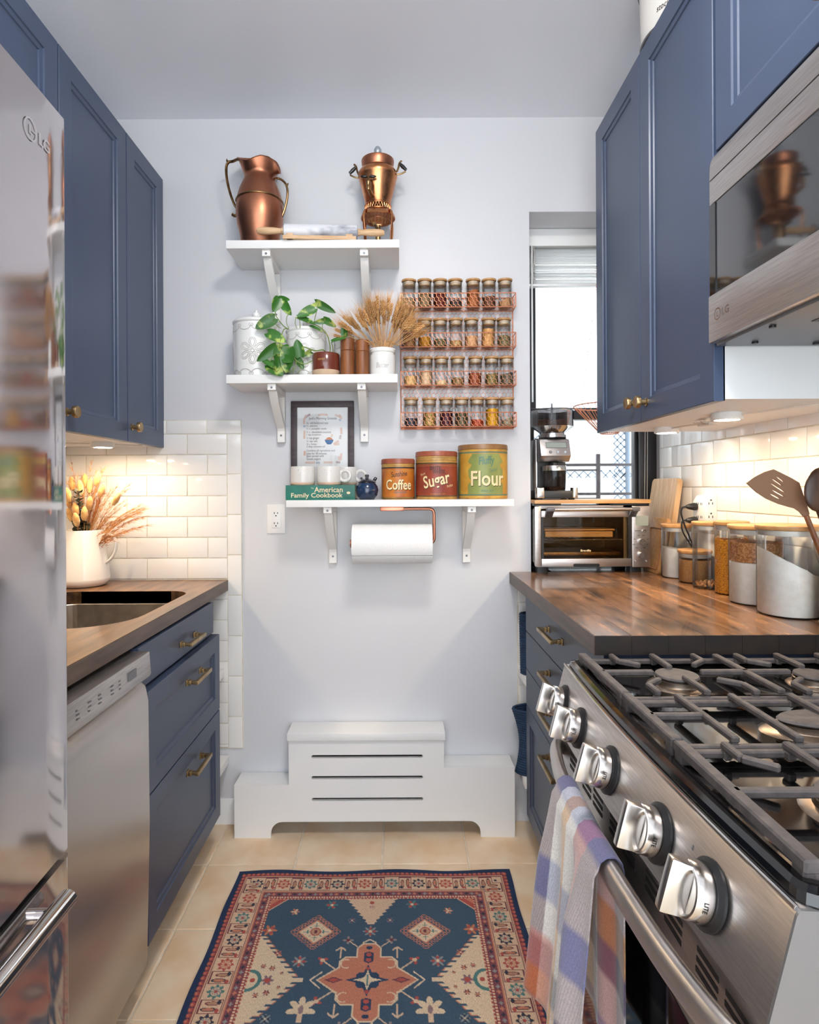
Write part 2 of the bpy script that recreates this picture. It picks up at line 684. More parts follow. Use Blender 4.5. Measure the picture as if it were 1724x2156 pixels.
back_at = lambda a, z: ((a, D, z), (0, 0, 0))
right_at = lambda a, z: ((XR, a, z), (0, 0, -PI / 2))
left_at = lambda a, z: ((XL, a, z), (0, 0, PI / 2))
g1 = MB().box(XL, -.5865, D - .0045, D, .28, 1.514).build('grout_bed', 'grout', wall_back, smooth=0)
g2 = MB().box(XR - .0045, XR, .3, YW - .09, .90, 1.47).build('grout_bed', 'grout', wall_right, smooth=0)
g3 = MB().box(XL, XL + .0045, 1.0, D, .90, 1.47).build('grout_bed', 'grout', wall_left, smooth=0)
g4 = MB().box(.444, .62, D - .0045, D, .43, .895).build('grout_bed', 'grout', wall_back, smooth=0)
zt0 = .9175
tile_run(wall_back, XL, -.641, zt0, zt0 + 7 * RH, back_at, -.79, zt0)
tile_run(wall_back, XL, -.5875, zt0 + 7 * RH, 1.513, back_at, -.716, zt0 + 7 * RH)
tile_run(wall_back, -.80, -.641, .285, .90, back_at, -.716, zt0 - 9 * RH)
ztop = zt0 + 7 * RH
while ztop > .30:
    zb = max(ztop - TW, .281)
    inst('wall_tile', wtile(.0535, ztop - zb), (-.6143, D, (ztop + zb) / 2), wall_back)
    ztop -= TW
tile_run(wall_right, .45, YW - .09, .941, 1.465, right_at, 1.61, .941)
tile_run(wall_left, 1.0, D - .008, .9175, 1.40, left_at, 1.4, .9175)
tile_run(wall_back, .4455, .60, .435, .893, back_at, .60, .435)

# ------------------------------------------------------------------ the window in its niche
win = thing('window_1', (0.77, YW, .937), None, None)
win['kind'] = 'structure'
fr = MB()
fr.box(NX0, .545, YW - .05, YW + .04, .90, NZ1).box(.985, XR, YW - .05, YW + .04, .90, NZ1)
fr.box(.545, .985, YW - .05, YW + .04, NZ1 - .09, NZ1).box(.545, .985, YW - .05, YW + .04, .90, .955)
fr.build('window_frame', 'black_frame', win, bevel=.003)
MB().box(.545, .985, YW - .03, YW + .02, 1.532, 1.580).build('meeting_rail', 'black_frame', win, bevel=.003)
up = MB().box(.545, .575, YW - .005, YW + .02, 1.58, 2.2).box(.955, .985, YW - .005, YW + .02, 1.58, 2.2)
up.build('upper_sash', 'black_frame', win, bevel=.002)
MB().box(.545, .985, YW + .004, YW + .008, 1.58, 2.2).build('window_pane', 'window_glass', win, smooth=0)
lo_ = MB().box(.545, .56, YW - .03, YW - .005, .955, 1.532).box(.972, .985, YW - .03, YW - .005, .955, 1.532)
lo_.build('lower_sash', 'black_frame', win, bevel=.002)
MB().box(.56, .972, YW - .018, YW - .014, .955, 1.532).build('window_pane', 'window_glass', win, smooth=0)
cords = MB()
for x in (1.002, 1.012):
    cords.tube([(x, YW - .058, 2.2), (x + .002, YW - .06, 1.5), (x - .003, YW - .058, 1.0)], .0012, 5)
cords.build('sash_cord', 'cable_white', win)

# outside: a pale brick wall, iron bars and a chain-link panel
def brick_mat():
    m, nt, n, l, p = _nt('outside_brick')
    b = n.new('ShaderNodeTexBrick')
    b.inputs['Color1'].default_value = (*C(188, 186, 182), 1)
    b.inputs['Color2'].default_value = (*C(180, 178, 174), 1)
    b.inputs['Mortar'].default_value = (*C(150, 144, 140), 1)
    b.inputs['Scale'].default_value = 4.2
    b.inputs['Mortar Size'].default_value = 0.008
    tc = n.new('ShaderNodeTexCoord')
    mp = n.new('ShaderNodeMapping')
    mp.inputs['Rotation'].default_value = (PI / 2, 0, 0)
    l.new(tc.outputs['Object'], mp.inputs['Vector'])
    l.new(mp.outputs['Vector'], b.inputs['Vector'])
    l.new(b.outputs['Color'], p.inputs['Base Color'])
    p.inputs['Roughness'].default_value = 0.9
    MATS['outside_brick'] = m


brick_mat()
MB().box(-.6, 4.6, 4.4, 4.6, -.3, 1.80).build('exterior_wall', 'outside_brick', smooth=0, kind='structure')
bars = thing('window_bars', (.9, 2.72, .95), 'dark iron security bars outside the lower window pane', 'window bars')
MB().box(.9, .917, 2.71, 2.727, .95, Z(958, 2.72)).build('upright_bar', 'iron', bars, bevel=.003)
for py, x0, x1, h in ((981, .5, 1.3, .012), (992, .5, .9, .008), (1042, .5, 1.3, .012), (1052, .5, .9, .008)):
    z = Z(py, 2.72)
    MB().box(x0, x1, 2.712, 2.725, z - h / 2, z + h / 2).build('cross_bar', 'iron', bars, bevel=.002)
    MB().box(x0, x0 + .012, YW + .0495, 2.712, z - h / 2, z + h / 2).build('wall_bracket', 'iron', bars, smooth=0)
fence = MB()


def chain(x0, x1, z0, z1, p=.05):
    w = x1 - x0
    k = int((w + (z1 - z0)) / p) + 2
    for i in range(k):
        for sgn in (1, -1):
            a = x0 + i * p if sgn > 0 else x1 - i * p
            pts = []
            for t in (0, 1):
                z = z0 if t == 0 else z1
                pts.append((a - sgn * (z1 - z0) * t, z))
            (xa, za), (xb, zb) = pts
            # clip to the panel
            lo, hi = 0.0, 1.0
            dx = xb - xa
            for lim, s in ((x0, 1), (x1, -1)):
                va, vb = s * (xa - lim), s * (xb - lim)
                if va < 0 and vb < 0:
                    lo, hi = 1, 0
                elif va < 0:
                    lo = max(lo, va / (va - vb))
                elif vb < 0:
                    hi = min(hi, va / (va - vb))
            if hi - lo > .02:
                fence.tube([(xa + dx * lo, 3.05, za + (zb - za) * lo), (xa + dx * hi, 3.05, za + (zb - za) * hi)], .0035, 4, caps=False)


chain(.60, .80, .6, 1.62)
chain(1.10, 1.17, .6, 1.62, .035)
chain(.80, 1.45, Z(1008, 3.05), Z(992, 3.05), .045)
fence.tube([(.60, 3.05, 1.62), (1.5, 3.05, 1.62)], .012, 8)
fence.tube([(.60, 3.05, -.3), (.60, 3.05, 1.62)], .015, 8).tube([(1.17, 3.05, -.3), (1.17, 3.05, 1.62)], .012, 8)
fence.build('chain_link_fence', 'fence_wire', label='pale galvanised chain-link fence behind the window bars', cat='fence')


# ------------------------------------------------------------------ cabinet fronts
def shaker(u0, u1, w0, w1, xf, sgn, t=.02, stile=.058, flat=False):
    """a door or drawer front standing in the yz plane; xf is its outer face, sgn the side it faces"""
    rings = [(0, -t), (0, -.0015), (.0015, 0)]
    if not flat:
        rings += [(stile, 0), (stile + .002, -.004), (stile + .012, -.006), (stile + .014, -.0095)]
    vs_, fs_ = [], []
    for ins, d in rings:
        for u, w in ((u0 + ins, w0 + ins), (u1 - ins, w0 + ins), (u1 - ins, w1 - ins), (u0 + ins, w1 - ins)):
            vs_.append((xf + sgn * d, u, w))
    for k in range(len(rings) - 1):
        for i in range(4):
            j = (i + 1) % 4
            fs_.append((k * 4 + i, k * 4 + j, k * 4 + 4 + j, k * 4 + 4 + i))
    fs_.append((0, 1, 2, 3))
    k = (len(rings) - 1) * 4
    fs_.append((k, k + 1, k + 2, k + 3))
    return MB().add(vs_, fs_)


def knob(door, xf, sgn, y, z):
    pr = [(0, 0), (.011, 0), (.011, .003), (.0075, .005), (.0075, .016), (.0095, .018), (.016, .0205), (.0165, .029), (.015, .0315),
          (.011, .0305), (0, .031)]
    m = MB().lathe([(r, sgn * h) for r, h in pr], (xf, y, z), 20, axis='x')
    return m.build('knob', 'brass_antique', door)


def pull(front, xf, sgn, yc, z, L=.13):
    m = MB()
    for s in (-1, 1):
        y = yc + s * (L / 2 - .008)
        m.box(xf, xf + sgn * .004, y - .009, y + .009, z - .009, z + .009)
        m.box(xf + sgn * .004, xf + sgn * .014, y - .0065, y + .0065, z - .0065, z + .0065)
        m.box(xf + sgn * .014, xf + sgn * .034, y - .005, y + .005, z - .005, z + .005)
    m.box(xf + sgn * .026, xf + sgn * .036, yc - L / 2, yc + L / 2, z - .0055, z + .0055)
    return m.build('handle', 'brass_antique', front, bevel=.0012)


def wall_cabinet(label, xw, xf, y0, y1, z0, z1, doors, knobs, group, side='navy'):
    sgn = 1 if xf > xw else -1
    t = thing('wall_cabinet', ((xw + xf) / 2, (y0 + y1) / 2, z0), label, 'cabinet', group)
    b = MB().box(xw, xf - sgn * .022, y0 + .0005, y1 - .0005, z0, z1)
    b.build('body', 'melamine', t, smooth=0)
    for (a, c), kn in zip(doors, knobs):
        d = shaker(a + .0015, c - .0015, z0 - .004, z1, xf, sgn).build('door', 'navy', t, smooth=0)
        if kn:
            knob(d, xf, sgn, kn[0], kn[1])
    return t


# left wall cabinets
XF = -.877
ZB, ZT = 1.414, 2.416
WG = 'navy wall cabinets'
wall_cabinet('narrow navy wall cabinet beside the white back wall, left of the shelves', XL, XF, 1.945, D - .002, ZB, ZT, [(1.945, D - .002)], [(1.975, Z(897, 1.985) )], WG)
wall_cabinet('wider navy wall cabinet between the narrow one and the refrigerator', XL, XF, 1.556, 1.943, ZB, ZT, [(1.556, 1.943)], [(1.585, Z(865, 1.60))], WG)
wall_cabinet('navy cabinet hung over the steel refrigerator', XL, XF, .70, 1.554, 1.86, ZT, [(.70, 1.126), (1.127, 1.554)], [(1.09, 1.92), (1.16, 1.92)], WG)


def puck(x, y, z, label):
    t = thing('puck_light', (x, y, z - .018), label, 'light', 'under-cabinet puck lights')
    MB().lathe([(0, z), (.034, z), (.036, z - .003), (.036, z - .016), (.034, z - .018), (.029, z - .018), (.028, z - .014), (0, z - .014)],
               (x, y, 0), 28).build('housing', 'plastic_white', t)
    MB().lathe([(0, z - .0165), (.0275, z - .0165)], (x, y, 0), 20).build('lens', 'puck_glow', t, fix=False, smooth=0)
    return t


puck(-1.0, 2.03, ZB, 'round white puck light glowing under the narrow navy cabinet on the left')
puck(-1.02, 1.66, ZB, 'round white puck light under the wider navy cabinet, behind the refrigerator')
cb = MB().tube(spline([(-1.03, 2.0, ZB - .006), (-1.10, 1.93, ZB - .009), (-1.06, 1.86, ZB - .005), (-1.12, 1.80, ZB - .008), (-1.05, 1.70, ZB - .006)]), .0028, 6)
cb.tube(spline([(-.97, 2.05, ZB - .006), (-.93, 2.10, ZB - .005), (-.9, 2.11, ZB - .004)]), .0028, 6)
cb.build('light_cable', 'cable_white', label='white cable clipped under the cabinets left of the shelves', cat='cable')

# left countertop with sink cut-out
CL, TH = .914, .040
hole = rrect(-1.13, -.69, 1.46, 2.0, [.07, .07, .14, .16], 8)
outer = [(-.64, D - .008), (XL + .008, D - .008), (XL + .008, .90), (-.64, .90)]


def slab_with_hole(outer, hole, z0, z1):
    bm = bmesh.new()
    def loop(poly, z):
        v = [bm.verts.new((x, y, z)) for x, y in poly]
        return v, [bm.edges.new((v[i], v[(i + 1) % len(v)])) for i in range(len(v))]
    o1, e1 = loop(outer, z1)
    h1, f1 = loop(hole, z1)
    bmesh.ops.triangle_fill(bm, edges=e1 + f1, use_beauty=True)
    o0, e0 = loop(outer, z0)
    h0, f0 = loop(hole, z0)
    bmesh.ops.triangle_fill(bm, edges=e0 + f0, use_beauty=True)
    for a, b in ((o1, o0), (h1, h0)):
        for i in range(len(a)):
            j = (i + 1) % len(a)
            bm.faces.new((a[i], a[j], b[j], b[i]))
    bm.verts.index_update()
    m = MB()
    m.add([tuple(v.co) for v in bm.verts], [tuple(v.index for v in f.verts) for f in bm.faces])
    bm.free()
    return m


ct = thing('countertop', (-.96, 1.6, CL - TH), 'dark stained butcher block countertop around the sink', 'countertop')
slab_with_hole(outer, hole, CL - TH, CL).build('worktop', 'butcher_left', ct, smooth=0)
MB().box(-.6415, -.6385, .90, D - .008, CL - TH + .0005, CL - .0015).build('front_edge', 'butcher_edge', ct, smooth=0)
rim = MB()
n_h = len(hole)
for i in range(n_h):
    a, b = hole[i], hole[(i + 1) % n_h]
    rim.add([(a[0], a[1], CL - .001), (b[0], b[1], CL - .001), (b[0], b[1], CL - TH), (a[0], a[1], CL - TH)], [(0, 1, 2, 3)])
rim.build('cut_edge', 'end_black', ct, fix=False)

sk = thing('sink', (-.91, 1.73, CL - .24), 'brushed steel undermount sink sunk in the dark countertop', 'sink')
bowl = MB()
rings = []
cxh, cyh = -.91, 1.73
prof = [(1.05, CL - TH - .001), (1.005, CL - TH - .001), (1.0, CL - TH - .004), (.985, CL - .16), (.95, CL - .195), (.86, CL - .21), (.1, CL - .215)]
for s, z in prof:
    rings.append([(cxh + (x - cxh) * s, cyh + (y - cyh) * s, z) for x, y in hole])
for a, b in zip(rings, rings[1:]):
    for i in range(n_h):
        j = (i + 1) % n_h
        bowl.add([a[i], a[j], b[j], b[i]], [(0, 1, 2, 3)])
bowl.add(rings[-1], [tuple(range(n_h))])
bowl.build('basin', 'sink_steel', sk, fix=False, smooth=50)
MB().lathe([(0, CL - .2148), (.045, CL - .2148), (.05, CL - .213), (.045, CL - .211), (0, CL - .213)], (cxh, cyh, 0), 24).build('drain', 'chrome', sk)

# left base cabinet with three drawers
t = thing('base_cabinet', (-.95, 1.76, 0), 'navy base cabinet with three drawers beside the dishwasher', 'cabinet')
bb = MB().box(XL + .006, -.655, 2.034, 2.052, .14, CL - TH - .002).box(XL + .006, -.655, 1.458, 1.474, .14, CL - TH - .19)
bb.box(-.673, -.655, 1.458, 2.052, .14, CL - TH - .002).box(XL + .006, -.655, 1.458, 2.052, .14, .158).box(XL + .006, -.72, 1.458, 2.052, 0, .14)
bb.build('body', 'navy_dark', t, smooth=0)
d = shaker(1.45, 2.04, .765, .868, -.632, 1, flat=True).build('drawer', 'navy_dark', t, smooth=0)
pull(d, -.632, 1, 1.79, .805)
d = shaker(1.462, 2.052, .502, .757, -.615, 1, t=.035, stile=.05).build('drawer', 'navy_dark', t, smooth=0)
pull(d, -.615, 1, 1.79, .695)
d = shaker(1.462, 2.052, .137, .498, -.615, 1, t=.035, stile=.05).build('drawer', 'navy_dark', t, smooth=0)
pull(d, -.615, 1, 1.79, .432)

# white shelves between the cabinet and the back wall
MB().box(-1.2, -.64, 2.056, D - .002, .225, .255).build('gap_shelf', 'trim_white', bevel=.002, label='white gap shelf near the floor between drawer unit and back wall', cat='shelf')
MB().box(-1.2, -.655, 2.056, D - .010, .55, .58).build('gap_shelf', 'trim_white', bevel=.002, label='white gap shelf at mid height between drawer unit and back wall', cat='shelf')

# dishwasher
t = thing('dishwasher', (-.95, 1.15, 0), 'stainless steel dishwasher between refrigerator and navy drawers', 'dishwasher')
MB().box(XL + .03, -.67, .875, 1.45, .09, CL - TH - .004).build('tub', 'black_plastic', t, smooth=0)
MB().box(XL + .1, -.72, .88, 1.445, 0, .09).build('toe_kick', 'black_plastic', t, smooth=0)
dp = [(-.669, .095), (-.622, .095), (-.612, .11), (-.604, .45), (-.606, .745), (-.613, .78), (-.640, .802), (-.669, .803)]
dr = MB().prism(dp, .874, 1.446, plane='xy')
dr.map(lambda x, y, z: (x, z, y)).build('door', 'steel_vertical', t, smooth=40)
cp = MB().prism([(-.669, .806), (-.603, .803), (-.600, .810), (-.604, .862), (-.669, .864)], .872, 1.449, plane='xy').map(lambda x, y, z: (x, z, y))
cp = cp.build('control_panel', 'steel', t, bevel=.001)
mk = MB()
rr = random.Random(3)
for k in range(9):
    y = .93 + k * .045 + rr.uniform(-.005, .005)
    for q in range(rr.choice((2, 3, 3))):
        z = .824 + q * .008
        w = rr.uniform(.006, .014)
        xx = -.5995 - (z - .81) * .077
        mk.add([(xx, y, z), (xx, y + w, z), (xx, y + w, z + .0028), (xx, y, z + .0028)], [(0, 1, 2, 3)])
mk.build('printed_marks', 'grey_metal', cp, fix=False, smooth=0, kind='stuff')
MB().box(-.6045, -.6005, 1.33, 1.37, .826, .845).build('display', 'grey_metal', cp, smooth=0)

# refrigerator
FX, FY0, FY1, FZ = -.466, .05, .868, 1.785
t = thing('refrigerator', (-.86, .46, 0), 'tall brushed steel refrigerator with bottom freezer drawer', 'refrigerator')
MB().box(XL + .02, FX - .085, FY0 + .01, FY1 - .01, .02, FZ - .02).build('body', 'grey_metal', t, bevel=.006)


def fdoor(z0, z1, name):
    n = 14
    def xf(y):
        q = (y - (FY0 + FY1) / 2) / ((FY1 - FY0) / 2)
        return FX - .010 * q * q
    poly = [(FX - .08, FY0), (FX - .08, FY1), (FX - .03, FY1)]
    poly += [(xf(FY1) - .012, FY1), (xf(FY1) - .004, FY1 - .003)]
    for k in range(n + 1):
        y = FY1 - .012 - (FY1 - FY0 - .024) * k / n
        poly.append((xf(y), y))
    poly += [(xf(FY0) - .012, FY0)]
    return MB().prism(poly, z0, z1, plane='xy').build(name, 'steel_fridge', t, smooth=40, bevel=0)


dr = fdoor(.742, FZ, 'door')
fz = fdoor(.06, .730, 'freezer_drawer')
MB().box(XL + .05, FX - .09, FY0 + .03, FY1 - .03, 0, .06).build('plinth', 'black_plastic', t, smooth=0)
hx = FX + .0145
hd = MB().tube([(hx, FY1 - .055, .700), (hx, .10, .700)], .0125, 16)
for y in (FY1 - .09, .14):
    hd.tube([(FX - .012, y, .70), (hx, y, .70)], .010, 10)
hd.build('handle', 'chrome', fz, smooth=40)
hy = .10
hd = MB().tube([(hx, hy, .85), (hx, hy, 1.62)], .0135, 16)
for z in (.9, 1.57):
    hd.tube([(FX - .012, hy, z), (hx, hy, z)], .010, 10)
hd.build('handle', 'chrome', dr, smooth=40)
# badge: ring with letters
def on_fridge(m, y, z):
    return m.map(lambda a, b, c: (FX + .0012 + c - .010 * ((y + a - .459) / .409) ** 2, y + a, z + b))


badge = MB()
badge_k = .74
yb, zb = .771, Z(272, .775)
ring = []
for k in range(24):
    a0, a1 = 2 * PI * k / 24, 2 * PI * (k + 1) / 24
    r0, r1 = .0165, .0195
    badge.add([(r0 * math.cos(a0), r0 * math.sin(a0), 0), (r1 * math.cos(a0), r1 * math.sin(a0), 0),
               (r1 * math.cos(a1), r1 * math.sin(a1), 0), (r0 * math.cos(a1), r0 * math.sin(a1), 0)], [(0, 1, 2, 3)])
badge.add([(-.003, -.008, 0), (.0, -.008, 0), (.0, .008, 0), (-.003, .008, 0)], [(0, 1, 2, 3)])
badge.add([(-.003, -.008, 0), (.006, -.008, 0), (.006, -.0055, 0), (-.003, -.0055, 0)], [(0, 1, 2, 3)])
badge.add([(.006, -.001, 0), (.0165, -.001, 0), (.0165, .0015, 0), (.006, .0015, 0)], [(0, 1, 2, 3)])
lg = text('LG', height=.022, bold=.01)
badge.add([(x + .044, y, 0) for x, y, z in lg.v], lg.f)
badge.map(lambda a, b, c: (a * badge_k, b * badge_k, c))
on_fridge(badge, yb, zb).build('badge', 'chrome', dr, fix=False, smooth=0)

# white pitcher with dried flowers on the left counter
px_, py_ = -1.118, 2.125
t = thing('ceramic_pitcher', (px_, py_, CL), 'white ceramic pitcher holding dried flowers beside the sink', 'pitcher')
MB().lathe([(0, CL), (.066, CL), (.076, CL + .005), (.087, CL + .022), (.087, CL + .028), (.082, CL + .07), (.072, CL + .15), (.066, CL + .197),
            (.063, CL + .198), (.062, CL + .194), (.068, CL + .15), (.078, CL + .07), (.08, CL + .03), (0, CL + .02)], (px_, py_, 0), 40).build(
    'body', 'ceramic_cream', t, smooth=45)
MB().tube(spline([(px_ + .066, py_, CL + .178), (px_ + .092, py_, CL + .181), (px_ + .113, py_, CL + .162), (px_ + .115, py_, CL + .13),
                  (px_ + .102, py_, CL + .10), (px_ + .076, py_, CL + .078)]), .0062, 10, flat=(1.25, .8)).build('handle', 'ceramic_cream', t)
fl = thing('dried_flowers', (px_, py_, CL + .021), 'dried bunny tails, pampas grass and eucalyptus in the white pitcher', 'dried flowers')
rr = random.Random(5)


def stalk_path(dx, dy, h, bend=0.0):
    p0 = Vector((px_ + dx * .05, py_ + dy * .05, CL + .03))
    p3 = Vector((px_ + dx, py_ + dy, CL + h))
    return bez(p0, p0 + Vector((dx * .1, dy * .1, h * .5)), p3 - Vector((dx * .4, dy * .4, h * .3 - bend)), p3, 10)


for k, (dx, dy, h) in enumerate([(-.05, .02, .36), (.005, -.03, .345), (.018, .01, .35), (.0, -.05, .27), (-.03, -.04, .30), (.075, -.02, .335),
                                 (.03, -.05, .255), (.045, -.045, .29), (-.01, .03, .37), (.13, -.03, .305), (-.035, -.02, .25), (-.02, -.06, .32),
                                 (.01, -.065, .235), (.05, .0, .375)]):
    pth = stalk_path(dx, dy, h)
    b = MB().tube(pth, .0009, 4)
    tip = pth[-1]
    dirv = (pth[-1] - pth[-3]).normalized()
    e = MB().lathe([(0, -.026), (.007, -.021), (.0115, -.005), (.0105, .012), (.005, .026), (0, .030)], n=10)
    q = Vector((0, 0, 1)).rotation_difference(dirv).to_matrix().to_4x4()
    e.xf(Matrix.Translation(tip) @ q)
    st = b.build('bunny_tail_stem', 'pampas', fl)
    e.build('bunny_tail', 'bunny_tail', st)
for k in range(64):
    pl = MB()
    ang = rr.uniform(-.9, .9)
    dx, dy, h = rr.uniform(.04, .23), rr.uniform(-.06, .05), rr.uniform(.16, .36)
    if k > 40:
        dx, h = rr.uniform(-.04, .08), rr.uniform(.27, .43)
    if dx > .14:
        h = rr.uniform(.17, .30)
    pth = stalk_path(dx, dy, h, bend=.05)
    pl.tube(pth, [.0009 * (1 - i / 12) + .0003 for i in range(11)], 3)
    for i in range(4, 11):
        for s in range(7):
            a = pth[i]
            v = (pth[i] - pth[i - 1]).normalized() * rr.uniform(.012, .03) + Vector((rr.uniform(-1, 1), rr.uniform(-1, 1), rr.uniform(-1, .6))) * .011
            pl.tube([a, a + v * .6, a + v + Vector((0, 0, -.004))], [.0005, .0004, .0002], 3, caps=False)
    pl.build('grass_plume', 'pampas' if k % 3 else 'pampas_dark', fl, fix=False)
for (dx, dy, h) in ((.062, -.005, .31), (.04, .02, .30)):
    pth = stalk_path(dx, dy, h)
    pl = MB().tube(pth, .001, 4)
    for i in range(5, 11):
        for s in range(26):
            a = pth[i - 1].lerp(pth[i], rr.random())
            v = (pth[i] - pth[i - 1]).normalized() * .012 + Vector((rr.uniform(-1, 1), rr.uniform(-1, 1), rr.uniform(-.2, 1))) * .006
            pl.tube([a, a + v], [.0009, .0003], 3, caps=False)
    pl.build('cattail_plume', 'pampas_dark', fl, fix=False)
pth = stalk_path(.012, -.055, .335)
eu = MB().tube(pth, .0016, 5).build('eucalyptus_stem', 'eucalyptus', fl)
for k in range(44):
    f = .30 + .70 * k / 43
    i = min(int(f * 10), 9)
    a = pth[i].lerp(pth[i + 1], f * 10 - i)
    r = .019 * (1.15 - f) + .006 if f < .62 else .0095 * (1.35 - f) + .005
    ang = k * 2.4
    lf = MB().add([(0, 0, 0)] + [(r + r * math.cos(q), r * .9 * math.sin(q), .25 * r * math.cos(q * 2)) for q in [2 * PI * j / 8 for j in range(8)]],
                  [(0, j + 1, (j + 1) % 8 + 1) for j in range(8)])
    lf.xf(Matrix.Translation(a) @ Matrix.Rotation(ang, 4, 'Z') @ Matrix.Rotation(rr.uniform(-.7, .3), 4, 'Y') @ Matrix.Rotation(rr.uniform(-.6, .6), 4, 'X'))
    lf.build('leaf', 'eucalyptus', eu, fix=False)


# ------------------------------------------------------------------ shelves on the back wall
def wall_shelf(label, x0, x1, yf, z0, z1, bx, drop):
    t = thing('wall_shelf', ((x0 + x1) / 2, D, z0), label, 'shelf', 'white shelves on the back wall')
    MB().box(x0, x1, yf, D - .0005, z0, z1).build('plank', 'laminate_white', t, bevel=.0012)
    for b in bx:
        w = .0145
        m = MB()
        m.box(b - w, b + w, yf + .012, D - .001, z0 - .022, z0)
        m.box(b - w, b + w, D - .023, D - .001, z0 - drop, z0 - .022)
        n = 10
        fr_, bk = [], []
        for k in range(n + 1):
            q = k / n
            y = yf + .030 + (D - .026 - yf - .030) * q ** 1.25
            z = z0 - .022 - (drop - .022 - .052) * q ** .95
            fr_.append((y, z))
        poly = fr_ + [(D - .02, z0 - drop + .03)] + [(y + .026, z + .004) for y, z in reversed(fr_[:-1])]
        m.prism(poly, b - w, b + w, plane='yz')
        br = m.build('bracket', 'bracket_white', t, bevel=.0015, seg=1)
        for y, z, ax in ((yf + .0115, z0 - .013, 'y'), (D - .0235, z0 - drop + .026, 'y')):
            MB().lathe([(0, -.0006), (.0035, -.0006), (.0042, .0004), (0, .0004)], (b, y, z), 10, axis='y').build('screw', 'grey_metal', br)
    return t


S1, S2, S3 = 2.104, 1.645, 1.214
wall_shelf('topmost white wall shelf, with the copper jug and urn', -.584, .008, 2.045, S1 - .028, S1, (-.450, -.113), .20)
wall_shelf('middle white wall shelf, with the pothos and white canisters', -.587, 0, 2.05, S2 - .029, S2, (-.4345, -.1245), .19)
wall_shelf('lowest white wall shelf, with the cookbook and three tins', -.384, .397, 2.05, S3 - .024, S3, (-.244, .2536), .215)

# ------------------------------------------------------------------ copper jug
cx, cy, k2 = -.4915, 2.150, 2247.0
jz = lambda c: 1.255 + (1027 - (280 + c / 3.83)) / 588
jx = lambda c: cx + (c - 385) / k2
t = thing('copper_jug', (cx, cy, S1), 'tall copper jug with two curved handles on the top shelf', 'jug')
NS = 48


def rim_z(a):
    # a = 0 to the right, -90 degrees towards the viewer; heights of the wavy lip round the mouth
    deg = [-180, -113, -90, -74, -50, -32, -20, -12, 0, 20, 45, 80, 113, 180]
    c = [190, 214, 186, 172, 188, 232, 300, 326, 318, 285, 230, 185, 205, 190]
    cc = float(np.interp(math.degrees(a), deg, c))
    return 1.255 + (1027 - (280 + cc / 3.83)) * (cy + .072 * math.sin(a)) / F


prof = [(0, S1), (.058, S1), (.062, S1 + .004), (.072, jz(800)), (.080, jz(730)), (.0835, jz(660)), (.0838, jz(600)), (.0815, jz(548)),
        (.077, jz(500)), (.0705, jz(450)), (.062, jz(405)), (.0555, jz(370)), (.0525, jz(342))]
up_ = []
for q in (0.2, .4, .6, .8, .93, 1.0):
    up_.append(q)
vs_, fs_ = [], []
rows = []
for r, z in prof[1:]:
    rows.append([(cx + r * math.cos(2 * PI * i / NS), cy + r * math.sin(2 * PI * i / NS), z) for i in range(NS)])
for q in up_:
    row = []
    for i in range(NS):
        a = 2 * PI * i / NS
        aa = a if a < PI else a - 2 * PI
        zt = rim_z(aa)
        r = .0525 + .0195 * q ** .9
        dd = ((aa + .25 + PI) % (2 * PI)) - PI
        r += .006 * q ** 3 * math.exp(-(dd / .3) ** 2) + .007 * q ** 2 * math.exp(-((abs(aa) - PI) / .5) ** 2)
        row.append((cx + r * math.cos(a), cy + r * math.sin(a), prof[-1][1] + (zt - prof[-1][1]) * q))
    rows.append(row)
nout = len(rows)
for row in list(reversed(rows[len(prof) - 2:])):                      # inside of the neck
    rows.append([(cx + (x - cx) * .955, cy + (y - cy) * .955, z - .0006) for x, y, z in row])
m = MB()
m.add([p for row in rows for p in row], [(j * NS + i, j * NS + (i + 1) % NS, (j + 1) * NS + (i + 1) % NS, (j + 1) * NS + i)
                                        for j in range(len(rows) - 1) for i in range(NS)])
m.add(rows[0], [tuple(range(NS))])
m.build('body', 'copper', t, smooth=60, fix=False)
MB().tube([(cx + .0825 * math.cos(2 * PI * i / 40), cy + .0825 * math.sin(2 * PI * i / 40), jz(548)) for i in range(40)], .0028, 8, closed=True).build('band', 'brass', t)
MB().tube([rows[nout - 1][i] for i in range(NS)], .0018, 6, closed=True).build('rim', 'copper', t)
hy = cy - .006
h = MB().tube(spline([(jx(292), hy - .03, jz(300)), (jx(268), hy - .03, jz(262)), (jx(225), hy - .02, jz(230)), (jx(175), hy, jz(220)), (jx(138), hy, jz(228)), (jx(120), hy, jz(270)),
                      (jx(124), hy, jz(360)), (jx(148), hy, jz(470)), (jx(180), hy, jz(560)), (jx(205), hy, jz(605)), (jx(212), hy, jz(640)), (jx(190), hy, jz(660)), (jx(165), hy, jz(648))]),
              [.008] * 8 + [.0052] * 55 + [.0058] * 10, 10, flat=(1, .8))
h.tube([(jx(140), hy, jz(228)), (jx(126), hy, jz(215)), (jx(124), hy, jz(198))], [.005, .004, .0008], 8)
h.build('handle', 'brass', t)
h = MB().tube(spline([(jx(510), hy - .008, jz(372)), (jx(535), hy, jz(360)), (jx(570), hy, jz(375)), (jx(600), hy, jz(410)), (jx(613), hy, jz(470)), (jx(604), hy, jz(550)), (jx(585), hy, jz(620)), (jx(566), hy, jz(670))]),
              .0048, 10, flat=(1, .85))
h.tube([(jx(596), hy, jz(420)), (jx(612), hy, jz(410)), (jx(620), hy, jz(398))], [.005, .004, .0008], 8)
h.build('handle', 'brass', t)

